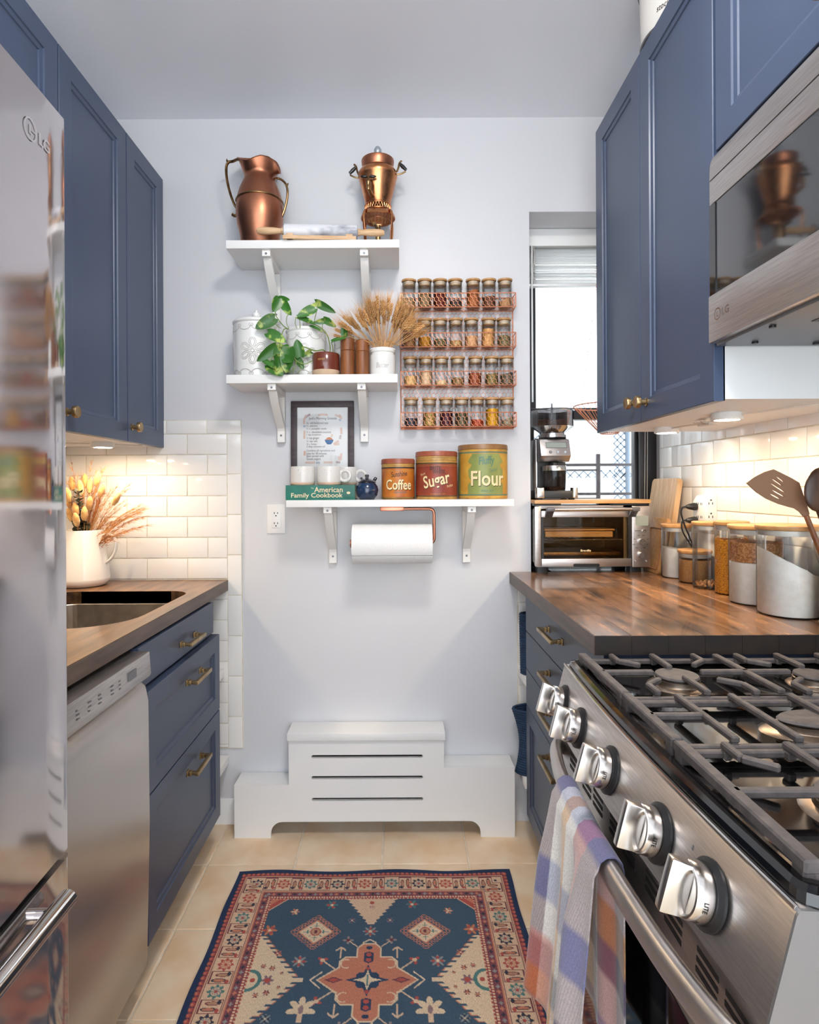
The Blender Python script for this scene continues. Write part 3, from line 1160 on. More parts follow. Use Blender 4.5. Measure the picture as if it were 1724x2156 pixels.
# ------------------------------------------------------------------ copper urn
cx, cy, k2 = -.0670, 2.150, 2247.0
uz = lambda c: 1.255 + (1027 - (280 + c / 3.83)) / 586.5
t = thing('copper_urn', (cx, cy, S1), 'polished copper coffee urn with a black tap on four legs', 'urn')
MB().lathe([(.040, uz(597)), (.044, uz(590)), (.049, uz(540)), (.056, uz(480)), (.064, uz(410)), (.0690, uz(365)), (.0708, 2.370), (.0695, 2.382),
            (.064, 2.391), (.056, 2.395), (.0535, 2.397), (.053, 2.400)], (cx, cy, 0), 44).build('body', 'copper_bright', t, smooth=50)
MB().lathe([(.053, 2.398), (.0545, 2.403), (.057, 2.413), (.0590, 2.424), (.0585, 2.4285), (.050, 2.4315), (.03, 2.437), (0, 2.440)], (cx, cy, 0), 40).build(
    'lid', 'copper', t, smooth=50)
MB().lathe([(0, 2.439), (.010, 2.440), (.008, 2.449), (.0132, 2.458), (.0135, 2.469), (.008, 2.479), (0, 2.481)], (cx, cy, 0), 18).build('glass_knob', 'galvanised', t)
# pierced collar and ring
col_ = MB()
for i in range(30):
    a = 2 * PI * i / 30
    b = a + 2 * PI / 60
    p0 = (cx + .046 * math.cos(a), cy + .046 * math.sin(a), uz(596))
    for bb_ in (a + .1, a - .1):
        p1 = (cx + .047 * math.cos(bb_), cy + .047 * math.sin(bb_), uz(636))
        col_.tube([p0, p1], .0013, 4)
for zz, rr_, th in ((uz(594), .0465, .0024), (uz(640), .049, .0026)):
    col_.tube([(cx + rr_ * math.cos(2 * PI * i / 36), cy + rr_ * math.sin(2 * PI * i / 36), zz) for i in range(36)], th, 8, closed=True)
col_.build('pierced_collar', 'copper_bright', t)
MB().lathe([(.046, uz(640)), (.055, uz(652)), (.060, uz(672)), (.062, uz(690)), (.060, uz(694)), (.057, uz(676)), (.045, uz(660)), (.030, uz(650)), (0, uz(648))], (cx, cy, 0), 40).build('base_ring', 'copper_bright', t)
gal = MB()
for i in range(34):
    a = 2 * PI * i / 34
    q = lambda r, z: (cx + r * math.cos(a), cy + r * math.sin(a), z)
    gal.tube([q(.057, uz(690)), q(.052, uz(706)), q(.043, uz(712))], .0011, 4)
gal.tube([(cx + .043 * math.cos(2 * PI * i / 34), cy + .043 * math.sin(2 * PI * i / 34), uz(712)) for i in range(34)], .0018, 6, closed=True)
gal.build('pierced_base', 'copper', t)
for a in (-2.35, -.75, .75, 2.35):
    q = lambda r, z: (cx + r * math.cos(a), cy + r * math.sin(a), z)
    MB().tube(spline([q(.050, uz(650)), q(.064, uz(668)), q(.070, uz(710)), q(.069, uz(770)), q(.065, uz(840)), q(.064, S1 + .004), q(.068, S1 + .003)]),
              .0038, 8, flat=(1.2, .9)).build('leg', 'copper_bright', t)
bu = MB().lathe([(0, S1), (.030, S1), (.030, S1 + .018), (.024, S1 + .024), (.010, S1 + .027), (.009, uz(770)), (.011, uz(748)), (0, uz(745))], (cx, cy, 0), 24)
bu.build('burner', 'brass', t)
MB().tube([(cx - .003, cy - .005, uz(772)), (cx - .012, cy - .045, uz(770))], .006, 10).build('burner_knob', 'brass', t)
fx = cx - .0305
tp = MB().tube(spline([(fx + .012, cy - .050, uz(560)), (fx + .006, cy - .066, uz(550)), (fx, cy - .078, uz(530)), (fx, cy - .081, uz(520))]), .0062, 10)
tp.lathe([(0, uz(548)), (.006, uz(545)), (.0075, uz(525)), (.006, uz(510)), (.0085, uz(500)), (.0085, uz(480)), (.005, uz(470)), (.0035, uz(440)), (0, uz(438))], (fx, cy - .079, 0), 14)
tp = tp.build('tap', 'brass', t)
g = MB()
for s in (-1, 1):
    g.lathe([(0, s * .003), (.003, s * .004), (.0052, s * .010), (.0045, s * .020), (.0022, s * .027), (0, s * .028)], (fx, cy - .079, uz(440)), 10, axis='x')
g.build('tap_lever', 'bakelite', tp)
for s in (-1, 1):
    a = MB()
    bx_ = lambda d: cx + s * d
    yy = cy - .018 if s > 0 else cy + .004
    a.tube(spline([(bx_(.069), yy, uz(330)), (bx_(.074), yy, uz(300)), (bx_(.078), yy, uz(262)), (bx_(.086), yy, uz(245))]), .0035, 8)
    a.tube(spline([(bx_(.068), yy, uz(352)), (bx_(.082), yy, uz(350)), (bx_(.100), yy, uz(330))]), .003, 8)
    hb = a.build('handle_bracket', 'brass', t)
    MB().tube([(bx_(.079), yy, uz(268)), (bx_(.090), yy, uz(292)), (bx_(.102), yy, uz(318))], [.005, .0068, .005], 10).build('handle_grip', 'bakelite', hb)

# ------------------------------------------------------------------ marble rolling pin on its cradle
ax0, ax1 = Vector((X(600, 2.060), 2.062, S1 + .0375)), Vector((X(756, 2.075), 2.076, S1 + .0375))
u = (ax1 - ax0).normalized()
yaw = math.atan2(u.y, u.x)
t = thing('rolling_pin', tuple((ax0 + ax1) / 2 - Vector((0, 0, .0245))), 'grey veined marble rolling pin with pale wooden handles', 'rolling pin')
Lb = (ax1 - ax0).length
Mx = Matrix.Translation(ax0) @ Matrix.Rotation(yaw, 4, 'Z')
MB().lathe([(0, 0), (.021, 0), (.0242, .003), (.0242, Lb - .003), (.021, Lb), (0, Lb)], n=36, axis='x').xf(Mx).build('barrel', 'marble', t)
hp = [(0, 0), (.012, 0), (.0125, .006), (.0095, .009), (.0092, .016), (.0115, .035), (.0125, .06), (.0115, .082), (.008, .091), (0, .094)]
MB().lathe([(r, -h_) for r, h_ in hp], n=20, axis='x').xf(Mx).build('handle', 'pale_wood', t)
MB().lathe([(r, Lb + h_) for r, h_ in hp], n=20, axis='x').xf(Mx).build('handle', 'pale_wood', t)
m = MB()
for q in (.012, Lb - .04):
    m.prism([(-.028, 0), (.028, 0), (.028, .020), (.018, .0195), (.009, .0135), (0, .0125), (-.009, .0135), (-.018, .0195), (-.028, .020)], q, q + .022, plane='yz')
m.box(.0, Lb - .006, -.030, -.018, 0, .0125).box(.0, Lb - .006, .018, .030, 0, .0125)
m.xf(Matrix.Translation((ax0.x, ax0.y, S1)) @ Matrix.Rotation(yaw, 4, 'Z')).build('pin_cradle', 'pale_wood', bevel=.001, label='pale wooden cradle under the marble rolling pin', cat='stand')


# ------------------------------------------------------------------ white canisters, middle shelf
def swirl(pts, closed=False):
    return spline(pts, 4)


def canister(label, cx, cy, r, h, knob_r, seed):
    z0 = S2
    t = thing('canister', (cx, cy, z0), label, 'canister', 'white embossed canisters')
    MB().lathe([(0, z0), (r * .96, z0), (r * .975, z0 + .004), (r, z0 + h * .5), (r * 1.0, z0 + h), (r * .93, z0 + h), (r * .92, z0 + h - .01), (0, z0 + h - .01)],
               (cx, cy, 0), 44).build('body', 'ceramic_white', t, smooth=40)
    zl = z0 + h
    k = knob_r
    lid = MB().lathe([(0, zl), (r * .98, zl), (r * 1.035, zl + .004), (r * 1.045, zl + .009), (r * 1.0, zl + .014), (r * .6, zl + .020), (k * .7, zl + .024), (k * .55, zl + .027),
                      (k * .95, zl + .033), (k * 1.05, zl + .040), (k * .85, zl + .048), (k * .35, zl + .051), (k * .3, zl + .054), (k * .36, zl + .058), (0, zl + .061)],
                     (cx, cy, 0), 40).build('lid', 'ceramic_white', t, smooth=45)
    W = lambda u, z: (cx + (r * 1.003) * math.sin(u / r), cy - (r * 1.003) * math.cos(u / r), z)
    e = MB()
    def line(p, th=.0011):
        e.tube([W(a, b) for a, b in p], th, 5)
    # scalloped scrolls under the lid and above the base
    n = max(6, int(2 * PI * r / .043))
    step = 2 * PI * r / n
    for i in range(n):
        c0 = -PI * r + i * step
        if abs(c0) > PI * r * .62:
            continue
        for zz, s in ((z0 + h - .012, -1), (z0 + .008, 1)):
            arc = [(c0 + step / 2 * math.cos(q), zz + s * .017 * math.sin(q)) for q in [PI * j / 10 for j in range(11)]]
            line(arc)
            for sd in (-1, 1):
                line([(c0 + sd * step / 2 - sd * .0045 * (1 - math.cos(q)) * .8, zz + s * (.001 + .0045 * math.sin(q))) for q in [1.7 * PI * j / 8 for j in range(9)]], .0009)
    # big six-petal flowers
    if h > .12:
        pl = min(.036, h * .2)
        for fc in (-PI * r * .52, 0.06 * r, PI * r * .55):
            zc = z0 + h * .46
            line([(fc + .006 * math.cos(q), zc + .006 * math.sin(q)) for q in [2 * PI * j / 10 for j in range(11)]], .0016)
            for j in range(6):
                a = PI / 2 + j * PI / 3
                for sc in (1.0, .55):
                    ln = []
                    for w in range(13):
                        q = w / 12 * 2 * PI
                        d0 = .010 + pl * (.5 - .5 * math.cos(q))
                        o0 = .012 * sc * math.sin(q) * (1 - .25 * math.cos(q))
                        if sc < 1:
                            d0 = .016 + pl * .7 * (.5 - .5 * math.cos(q))
                        ln.append((fc + d0 * math.cos(a) - o0 * math.sin(a), zc + d0 * math.sin(a) + o0 * math.cos(a)))
                    line(ln, .001)
    e.build('embossing', 'ceramic_groove', t)
    return t


canister('tall white embossed canister at the left end of the middle shelf', -.505, 2.147, .0805, .190, .014, 1)
canister('medium white embossed canister behind the pothos leaves', X(646, 2.16), 2.165, .071, .165, .013, 2)
canister('small white embossed canister behind the two wooden grinders', X(738, 2.18), 2.183, .058, .138, .011, 3)

# ------------------------------------------------------------------ wooden grinders
for i, (px, hh) in enumerate(((733.5, .131), (764.5, .127))):
    gx, gy, gr = X(px, 2.10), 2.10, .0253 if i == 0 else .0243
    t = thing('wooden_grinder', (gx, gy, S2), ('taller wooden grinder beside the brown plant pot', 'shorter wooden grinder beside the white wheat crock')[i], 'grinder', 'wooden grinders')
    zc = S2 + hh * .68
    MB().lathe([(0, S2), (gr - .001, S2), (gr, S2 + .0015), (gr, zc - .0015), (gr - .0012, zc), (0, zc)], (gx, gy, 0), 32).build('body', 'acacia', t)
    MB().lathe([(0, zc + .0004), (gr - .0012, zc + .0004), (gr, zc + .002), (gr, S2 + hh - .002), (gr - .002, S2 + hh), (0, S2 + hh)], (gx, gy, 0), 32).build('top', 'acacia', t)

# ------------------------------------------------------------------ white crock with wheat
kx, ky, kr = X(807, 2.105), 2.107, .0452
t = thing('crock', (kx, ky, S2), 'small white crock embossed Butter holding dried wheat', 'crock')
z0 = S2
MB().lathe([(0, z0), (kr - .003, z0), (kr, z0 + .004), (kr, z0 + .068), (kr - .0015, z0 + .075), (kr - .004, z0 + .078), (kr - .004, z0 + .081), (kr - .001, z0 + .084), (kr - .001, z0 + .094),
            (kr - .003, z0 + .097), (kr - .007, z0 + .097), (kr - .008, z0 + .09), (kr - .008, z0 + .012), (0, z0 + .010)], (kx, ky, 0), 40).build('body', 'ceramic_white', t, smooth=40)
bd = MB()
for i in range(44):
    a = 2 * PI * i / 44
    bd.ball((kx + (kr - .002) * math.cos(a), ky + (kr - .002) * math.sin(a), z0 + .0955), .0022, 6, 4)
bd.build('beaded_rim', 'ceramic_white', t, kind='stuff')
W_ = lambda m, cx, cy, r, uc, zc: m.map(lambda a, b, c: (cx + (r + c) * math.sin((a + uc) / r), cy - (r + c) * math.cos((a + uc) / r), zc + b))
W_(text('Butter', width=.046, height=.018, shear=.25, step=.006), kx, ky, kr + .0004, 0, z0 + .034).build('lettering', 'ceramic_groove', t, fix=False)

wh = thing('wheat_bunch', (kx, ky, S2 + .0105), 'bunch of dried golden wheat fanning out of the white crock', 'dried wheat')
rr = random.Random(11)
for k in range(96):
    q = (k + .5) / 96
    fan = (rr.random() ** .8) * (1 if k % 2 else -1)
    tx = kx + fan * .115 + rr.uniform(-.012, .012) - .004
    ty = ky - .012 + rr.uniform(-.052, .045) * (1 - .3 * abs(fan))
    tz = S2 + .158 + .075 * (1 - fan * fan) * rr.uniform(.2, 1.05) - .03 * abs(fan) * rr.random()
    ty = min(ty, 2.19)
    p0 = Vector((kx + fan * .012 + rr.uniform(-.012, .012), ky + rr.uniform(-.02, .02), S2 + .013))
    p1 = Vector((kx + fan * .026 + rr.uniform(-.006, .006), ky + rr.uniform(-.022, .022), S2 + .098))
    p3 = Vector((tx, ty, tz))
    pth = bez(p0, p0.lerp(p1, .6), p1 + (p1 - p0) * .5, p1.lerp(p3, .3), 5)[:-1] + bez(p1.lerp(p3, .3), p1.lerp(p3, .5), p1.lerp(p3, .75), p3, 6)
    m = MB().tube(pth, .0009, 4)
    d = (p3 - pth[-3]).normalized()
    s1 = d.orthogonal().normalized()
    s2 = d.cross(s1)
    nk = 9
    for i in range(nk):
        for s in range(3):
            a = 2 * PI * s / 3 + i * .9
            o = (s1 * math.cos(a) + s2 * math.sin(a))
            w = .0046 * (1 - .5 * i / nk)
            c0 = p3 + d * (.0046 * i) + o * .001
            c1 = c0 + d * .010 + o * w
            m.tube([c0, c0.lerp(c1, .5) + o * .0016, c1], [.0006, .0024, .0004], 4, caps=False)
            if (i + s) % 2 == 0 or i > 6:
                e = c1 + d * rr.uniform(.026, .045) + o * rr.uniform(.004, .014)
                m.tube([c1, e], [.00035, .00012], 3, caps=False)
    m.build('wheat_stalk', 'wheat', wh, fix=False, smooth=0)

# ------------------------------------------------------------------ pothos in its pot
qx, qy = X(687.5, 2.108), 2.108
t = thing('potted_pothos', (qx, qy, S2), 'variegated pothos trailing from a glossy brown pot with a raw clay foot', 'plant')
pr_, ph = .0485, .081
MB().lathe([(0, S2), (pr_ - .006, S2), (pr_ - .0015, S2 + .006), (pr_, S2 + .021)], (qx, qy, 0), 40).build('pot_foot', 'clay', t)
pot = MB().lathe([(pr_, S2 + .021), (pr_ + .0006, S2 + .023), (pr_, S2 + ph - .003), (pr_ - .002, S2 + ph), (pr_ - .005, S2 + ph), (pr_ - .006, S2 + ph - .012), (0, S2 + ph - .014)], (qx, qy, 0), 40).build('pot', 'pot_brown', t, smooth=45)
W_(text('HARVEST', width=.025, height=.0062, bold=.01, step=.006), qx, qy, pr_ + .0006, -.011, S2 + .055).build('lettering', 'gold_print', pot, fix=False)
MB().lathe([(0, S2 + ph - .011), (pr_ - .006, S2 + ph - .012)], (qx, qy, 0), 24).build('soil', 'soil', t, fix=False)
V = lambda a, b, Y: Vector((X(450 + a / 4.009, Y), Y, Z(580 + b / 4.009, Y)))
vine = [
    ([(955, 660, 2.10), (930, 625, 2.09), (860, 632, 2.07), (770, 600, 2.055), (690, 600, 2.05), (610, 600, 2.045), (560, 600, 2.04)], .0022),
    ([(985, 650, 2.10), (988, 600, 2.10), (972, 520, 2.10), (940, 465, 2.10), (890, 425, 2.10), (840, 405, 2.095), (780, 385, 2.09), (735, 365, 2.09)], .0022),
    ([(1012, 650, 2.10), (1010, 600, 2.09), (1005, 560, 2.08), (1060, 530, 2.075), (1112, 505, 2.07)], .0016),
    ([(640, 448, 2.06), (600, 425, 2.06), (560, 375, 2.06), (530, 330, 2.06), (528, 298, 2.06)], .0019),
    ([(560, 600, 2.04), (575, 520, 2.05), (600, 450, 2.06), (640, 448, 2.06)], .0018),
    ([(640, 440, 2.06), (622, 395, 2.06), (625, 345, 2.06), (645, 315, 2.06)], .0013),
    ([(575, 440, 2.06), (540, 420, 2.05), (510, 375, 2.045), (520, 357, 2.04)], .0013),
    ([(735, 440, 2.09), (733, 380, 2.09), (725, 345, 2.09)], .0013),
    ([(710, 440, 2.09), (695, 400, 2.09), (700, 352, 2.09)], .0012),
    ([(850, 405, 2.095), (868, 330, 2.09), (890, 232, 2.09)], .0015),
    ([(925, 450, 2.10), (925, 410, 2.10), (950, 370, 2.09)], .0012),
    ([(480, 720, 2.04), (520, 665, 2.04), (600, 655, 2.04), (670, 645, 2.045)], .0018),
    ([(680, 640, 2.05), (690, 700, 2.045), (760, 745, 2.05), (840, 715, 2.06)], .0019),
    ([(670, 690, 2.045), (672, 760, 2.045), (675, 820, 2.045)], .0013),
    ([(700, 720, 2.045), (690, 780, 2.04), (620, 815, 2.04), (590, 800, 2.04)], .0013),
    ([(740, 745, 2.05), (735, 790, 2.045), (720, 822, 2.045)], .0012),
]
for pts, th in vine:
    MB().tube(spline([V(*p) for p in pts], 5), th, 6).build('stem', 'vine_green', t)


def leaf(base, tip, wid, cup=.25, droop=.12, twist=0.0):
    B, T = base, tip
    ax = T - B
    L = ax.length
    ax.normalize()
    view = Vector((0, -1, 0))
    sd = ax.cross(view)
    if sd.length < .2:
        sd = Vector((1, 0, 0))
    sd.normalize()
    nr = sd.cross(ax).normalized()
    if nr.y > 0:
        nr = -nr
    sd2 = (sd * math.cos(twist) + nr * math.sin(twist)).normalized()
    nr2 = (nr * math.cos(twist) - sd * math.sin(twist)).normalized()
    m = MB()
    nu, nv = 7, 11
    def fn(u, v):
        s = (u - .5) * 2
        w = wid * .56 * 1.62 * (1 - v) ** .72 * (v + .035) ** .42
        along = v * L - (.10 * L * (1 - v) ** 2) * (abs(s) ** 1.3)
        hgt = cup * abs(s) ** 1.5 * w - droop * L * v * v
        return B + ax * along + sd2 * (s * w) + nr2 * hgt
    return m.grid(fn, nu, nv)


lv = [((560, 187), (512, 300), 84, 2.055, .5), ((556, 190), (645, 200), 48, 2.062, -.3), ((588, 212), (655, 328), 72, 2.06, -.3), ((524, 352), (357, 437), 96, 2.04, .2),
      ((862, 272), (712, 338), 76, 2.08, .1), ((866, 222), (1031, 310), 62, 2.085, -.2), ((712, 345), (862, 392), 52, 2.085, .5), ((978, 372), (848, 398), 46, 2.09, .4),
      ((935, 364), (1036, 428), 54, 2.09, -.2), ((462, 478), (615, 550), 90, 2.045, .2), ((1112, 512), (1100, 402), 56, 2.07, .3), ((1002, 552), (1120, 515), 40, 2.07, .6),
      ((735, 682), (705, 533), 86, 2.045, -.1), ((535, 588), (372, 722), 82, 2.035, .5), ((602, 602), (520, 700), 110, 2.045, .2), ((640, 612), (610, 812), 118, 2.033, -.15),
      ((548, 672), (540, 800), 62, 2.034, .7), ((470, 745), (588, 832), 110, 2.038, .3), ((705, 690), (762, 784), 58, 2.05, .3), ((832, 640), (762, 682), 48, 2.07, .3),
      ((595, 690), (662, 722), 66, 2.03, .1), ((425, 712), (545, 780), 50, 2.036, .6), ((640, 600), (560, 640), 60, 2.05, .3), ((820, 420), (930, 462), 36, 2.09, .8)]
for (a, b, w, Y, tw) in lv:
    leaf(V(a[0], a[1], Y + .008), V(b[0], b[1], Y - .006), 1.25 * w / 4.009 * Y / F, twist=tw).build('leaf', 'leaf_green', t, smooth=80, fix=False)


# ------------------------------------------------------------------ copper spice rack and its jars
def hexwire(m, fn, w, h, p=.0155, th=.0006):
    """chicken wire over a w x h patch; fn(a, b) gives the point"""
    s = p / math.sqrt(3) * 1.05
    rowh = 1.5 * s
    def seg(a, b):
        (x0, z0), (x1, z1) = a, b
        lo, hi = 0.0, 1.0
        for c0, c1, l in ((x0, x1, w), (z0, z1, h)):
            for sg, lim in ((1, 0), (-1, l)):
                u, v = sg * (c0 - lim), sg * (c1 - lim)
                if u < 0 and v < 0:
                    return
                if u < 0:
                    lo = max(lo, u / (u - v))
                elif v < 0:
                    hi = min(hi, u / (u - v))
        if hi - lo < .05:
            return
        q = lambda t: fn(x0 + (x1 - x0) * t, z0 + (z1 - z0) * t)
        m.tube([q(lo), q(hi)], th, 3, caps=False)
    r = 0
    z = 0.0
    while z < h + 2 * s:
        x = -p + (p / 2 if r % 2 else 0)
        while x < w + p:
            top = (x, z + s / 2)
            seg((x, z - s / 2), top)
            seg(top, (x + p / 2, z + s))
            seg(top, (x - p / 2, z + s))
            x += p
        z += rowh
        r += 1


RX0, RX1, RYF, RYB = .0125, .4335, 2.187, D - .002
rack = thing('spice_rack', ((RX0 + RX1) / 2, D, 1.475), 'copper chicken-wire spice rack with four rows of jars on the wall', 'rack')
fm = MB()
zt_ = 1.915 + .05
for x in (RX0, RX1):
    fm.tube([(x, RYB - .002, 1.475), (x, RYB - .002, zt_)], .0021, 8)
for z in (1.475, zt_):
    fm.tube([(RX0, RYB - .002, z), (RX1, RYB - .002, z)], .0021, 8)
fm.build('frame', 'copper_wire', rack)
bm_ = MB()
hexwire(bm_, lambda a, b: (RX0 + a, RYB - .003, 1.475 + b), RX1 - RX0, zt_ - 1.475)
bm_.build('back_mesh', 'copper_wire', rack, kind='stuff', smooth=0, fix=False)
ROWZ = (1.915, 1.770, 1.629, 1.478)
for z in ROWZ:
    b = MB()
    for zz in (z, z + .051):
        b.tube([(RX0, RYB - .003, zz), (RX0, RYF, zz), (RX1, RYF, zz), (RX1, RYB - .003, zz)], .0017, 7)
    for x in (RX0, RX1):
        b.tube([(x, RYF, z), (x, RYF, z + .051)], .0017, 7)
    b.tube([(RX0, RYB - .003, z), (RX1, RYB - .003, z)], .0017, 7)
    b = b.build('basket', 'copper_wire', rack)
    w = MB()
    hexwire(w, lambda a, c: (RX0 + a, RYF, z + c), RX1 - RX0, .051)
    hexwire(w, lambda a, c: (RX0 + a, RYF + c, z), RX1 - RX0, RYB - RYF)
    hexwire(w, lambda a, c: (RX0, RYF + a, z + c), RYB - RYF, .051)
    hexwire(w, lambda a, c: (RX1, RYF + a, z + c), RYB - RYF, .051)
    w.build('wire_mesh', 'copper_wire', b, kind='stuff', smooth=0, fix=False)

JR, JH = .0245, .098
jar_me = MB().lathe([(0, .0), (JR - .002, 0), (JR, .002), (JR, JH)], n=24).mesh('jar_glass', smooth=40)
jar_me.materials.append(MATS['jar_glass'])
lid_me = MB().lathe([(0, JH), (JR + .002, JH), (JR + .0032, JH + .0025), (JR + .0025, JH + .0065), (0, JH + .0075)], n=28).mesh('jar_lid', smooth=40)
lid_me.materials.append(MATS['bamboo'])
plug_me = MB().lathe([(0, JH - .017), (JR - .0035, JH - .017), (JR - .0028, JH - .015), (JR - .0028, JH)], n=24).mesh('jar_plug', smooth=40)
plug_me.materials.append(MATS['bamboo'])
seal = MB()
for z in (JH - .006, JH - .0115):
    seal.lathe([(JR - .0028, z - .0018), (JR - .0009, z - .001), (JR - .0009, z + .001), (JR - .0028, z + .0018)], n=24)
seal_me = seal.mesh('jar_seal', smooth=40)
pm('silicone', C(232, 226, 214), .5)
seal_me.materials.append(MATS['silicone'])


def spice(name, a, b, sc=260):
    a, b = tuple(min(1, q * 1.3) for q in a), tuple(min(1, q * 1.3) for q in b)
    return pm('spice_' + name, a, .9, c2=b, scale=sc, lo=.4, hi=.6, bump=.8, bscale=sc, bdist=.003)


SP = [
    [('pale grey seeds', (168, 140, 108), (120, 96, 72), .42), ('ground sage-brown powder', (160, 132, 96), (120, 98, 68), .62), ('dark red-brown powder', (112, 48, 34), (88, 34, 26), .66),
     ('black peppercorns', (44, 36, 34), (90, 76, 66), .30), ('orange-brown powder', (184, 110, 62), (160, 90, 48), .78), ('dull brown powder', (120, 78, 54), (96, 60, 42), .50), ('sandy tan powder', (196, 150, 104), (172, 122, 80), .36)],
    [('light brown powder', (184, 136, 88), (164, 116, 70), .55), ('mustard yellow powder', (210, 150, 40), (190, 126, 28), .45), ('grey-green herbs', (120, 108, 70), (84, 76, 50), .34), ('mixed tan seeds', (204, 168, 110), (146, 108, 60), .28),
     ('pale peach powder', (228, 176, 126), (212, 156, 104), .48), ('peach-orange powder, full', (230, 170, 106), (214, 150, 86), .82), ('grey-green leaves', (140, 124, 84), (96, 88, 58), .48)],
    [('cream granules', (232, 190, 126), (214, 166, 100), .42), ('pale cream powder', (232, 196, 156), (220, 180, 138), .66), ('a little pale meal', (236, 200, 150), (220, 180, 130), .20), ('brown herb flakes', (160, 126, 76), (110, 84, 48), .32),
     ('rust red powder, tilted', (164, 82, 44), (140, 64, 32), .55), ('dry green herbs', (150, 128, 72), (104, 92, 52), .50), ('grey sage leaves', (120, 108, 84), (84, 76, 62), .52)],
    [('black seeds', (34, 36, 44), (70, 72, 84), .36), ('golden mixed seeds', (196, 158, 88), (140, 108, 54), .60), ('dark maroon flakes', (84, 30, 44), (58, 20, 32), .68), ('dark green tea-like leaves', (106, 96, 66), (66, 62, 44), .62),
     ('a little bright red powder', (190, 76, 36), (170, 56, 28), .28), ('bright yellow powder', (232, 170, 10), (216, 146, 6), .78), ('sparse grey-green leaves', (150, 140, 110), (112, 104, 82), .30)],
]
JX = [[247, 437, 622, 807, 1022, 1213, 1407], [247, 435, 622, 810, 998, 1197, 1392], [260, 447, 633, 830, 1035, 1240, 1425], [265, 487, 690, 875, 1062, 1245, 1437]]
ORD = ('first', 'second', 'third', 'fourth', 'fifth', 'sixth', 'last')
ROWN = ('top', 'second', 'third', 'bottom')
rr = random.Random(21)
for r in range(4):
    for i in range(7):
        desc, ca, cb_, fill = SP[r][i]
        x = X(820 + JX[r][i] / 5.747, 2.218)
        if i:
            x = max(x, jprev + .0556)
        x = min(x, RX1 - .0295)
        jprev = x
        base = (x, 2.2155, ROWZ[r] + .0022)
        t = thing('spice_jar', base, f'spice jar of {desc}, {ORD[i]} in the {ROWN[r]} rack row', 'jar', 'spice jars in the copper rack')
        inst('glass', jar_me, base, t)
        l_ = inst('lid', lid_me, base, t)
        inst('plug', plug_me, base, l_)
        inst('seal', seal_me, base, l_)
        nm = spice(f'{r}{i}', C(*ca), C(*cb_), 420 if 'powder' in desc else 170)
        hgt = .002 + (JH - .020) * fill
        f = MB()
        rc = JR - .0015
        tl = rr.uniform(-.10, .10) + (.35 if i == 6 and r in (0, 2, 3) else 0)
        ta = rr.uniform(0, .6)
        top = [(rc * math.cos(2 * PI * k / 20), rc * math.sin(2 * PI * k / 20), hgt + rc * tl * math.cos(2 * PI * k / 20 - ta) + rr.uniform(-.0012, .0012)) for k in range(20)]
        bot = [(rc * math.cos(2 * PI * k / 20), rc * math.sin(2 * PI * k / 20), .0015) for k in range(20)]
        f.add(bot + top + [(0, 0, hgt + .002), (0, 0, .0015)], [(k, (k + 1) % 20, 20 + (k + 1) % 20, 20 + k) for k in range(20)] +
              [(20 + k, 20 + (k + 1) % 20, 40) for k in range(20)] + [((k + 1) % 20, k, 41) for k in range(20)])
        f.map(lambda a, b, c: (a + base[0], b + base[1], c + base[2])).build('contents', nm, t, smooth=60)
        t.rotation_euler = (0, (.035 if (r, i) in ((2, 4), (1, 5)) else 0), rr.uniform(-.5, .5))

# ------------------------------------------------------------------ framed recipe on the lowest shelf
fw, fh = .2345, .366
lean = Matrix.Translation((X(679, 2.225), 2.226, S3)) @ Matrix.Rotation(-.030, 4, 'X')
t = thing('framed_recipe', (X(679, 2.225), 2.226, S3), 'dark framed handwritten granola recipe leaning behind the speckled mugs', 'picture frame')
bw = .0225
fm = MB()
for q in ((-fw / 2, fw / 2, fh - bw, fh), (-fw / 2, fw / 2, 0, bw)):
    fm.box(q[0], q[1], -.008, .010, q[2], q[3])
for s in (-1, 1):
    fm.box(s * fw / 2, s * (fw / 2 - bw), -.008, .010, bw, fh - bw)
fm.xf(lean).build('frame', 'frame_wood', t, bevel=.0012)
pp = MB().box(-fw / 2 + bw, fw / 2 - bw, .002, .006, bw, fh - bw).xf(lean).build('print', 'paper', t, smooth=0)
thin_glass('picture_glass', (1, 1, 1), .01, .55)
MB().box(-fw / 2 + bw, fw / 2 - bw, -.0005, .0002, bw, fh - bw).xf(lean).build('glass', 'picture_glass', t, smooth=0)
# writing, in crop pixels of 8.62 per photo pixel
QX = lambda c: ((600 + c / 8.62) - 679) * 2.22 / F
QZ = lambda c: Z(835 + c / 8.62, 2.22) - S3


def on_print(m, x, z):
    m.map(lambda a, b, c: (a + x, .0017, b + z))
    return m.xf(lean)


for body, x0, x1, yc, hh in (("Jodi's Morning Granola", 428, 940, 382, 62), ("3c. old-fashioned oats", 388, 784, 460, 40), ("1c. pecans", 388, 582, 518, 44), ("½ c. pumpkin seeds", 388, 752, 570, 46),
                             ("½ c. shredded coconut", 388, 832, 628, 40), ("1 tsp cinnamon", 388, 652, 680, 44), ("½ tsp ginger", 388, 618, 742, 52), ("½ tsp salt", 388, 585, 798, 44), ("⅓ c. honey", 388, 568, 852, 48),
                             ("2 tbsp coconut oil", 388, 720, 898, 46), ("Combine all ingredients and", 388, 902, 972, 48), ("bake for 30 minutes.", 388, 762, 1020, 40), ("Best served with", 388, 700, 1066, 40), ("Greek yogurt", 388, 645, 1126, 52)):
    m = text(body, width=QX(x1) - QX(x0), height=hh / 8.62 * 2.22 / F)
    on_print(m, (QX(x0) + QX(x1)) / 2, QZ(yc)).build('handwriting', 'ink', pp, fix=False, smooth=0)


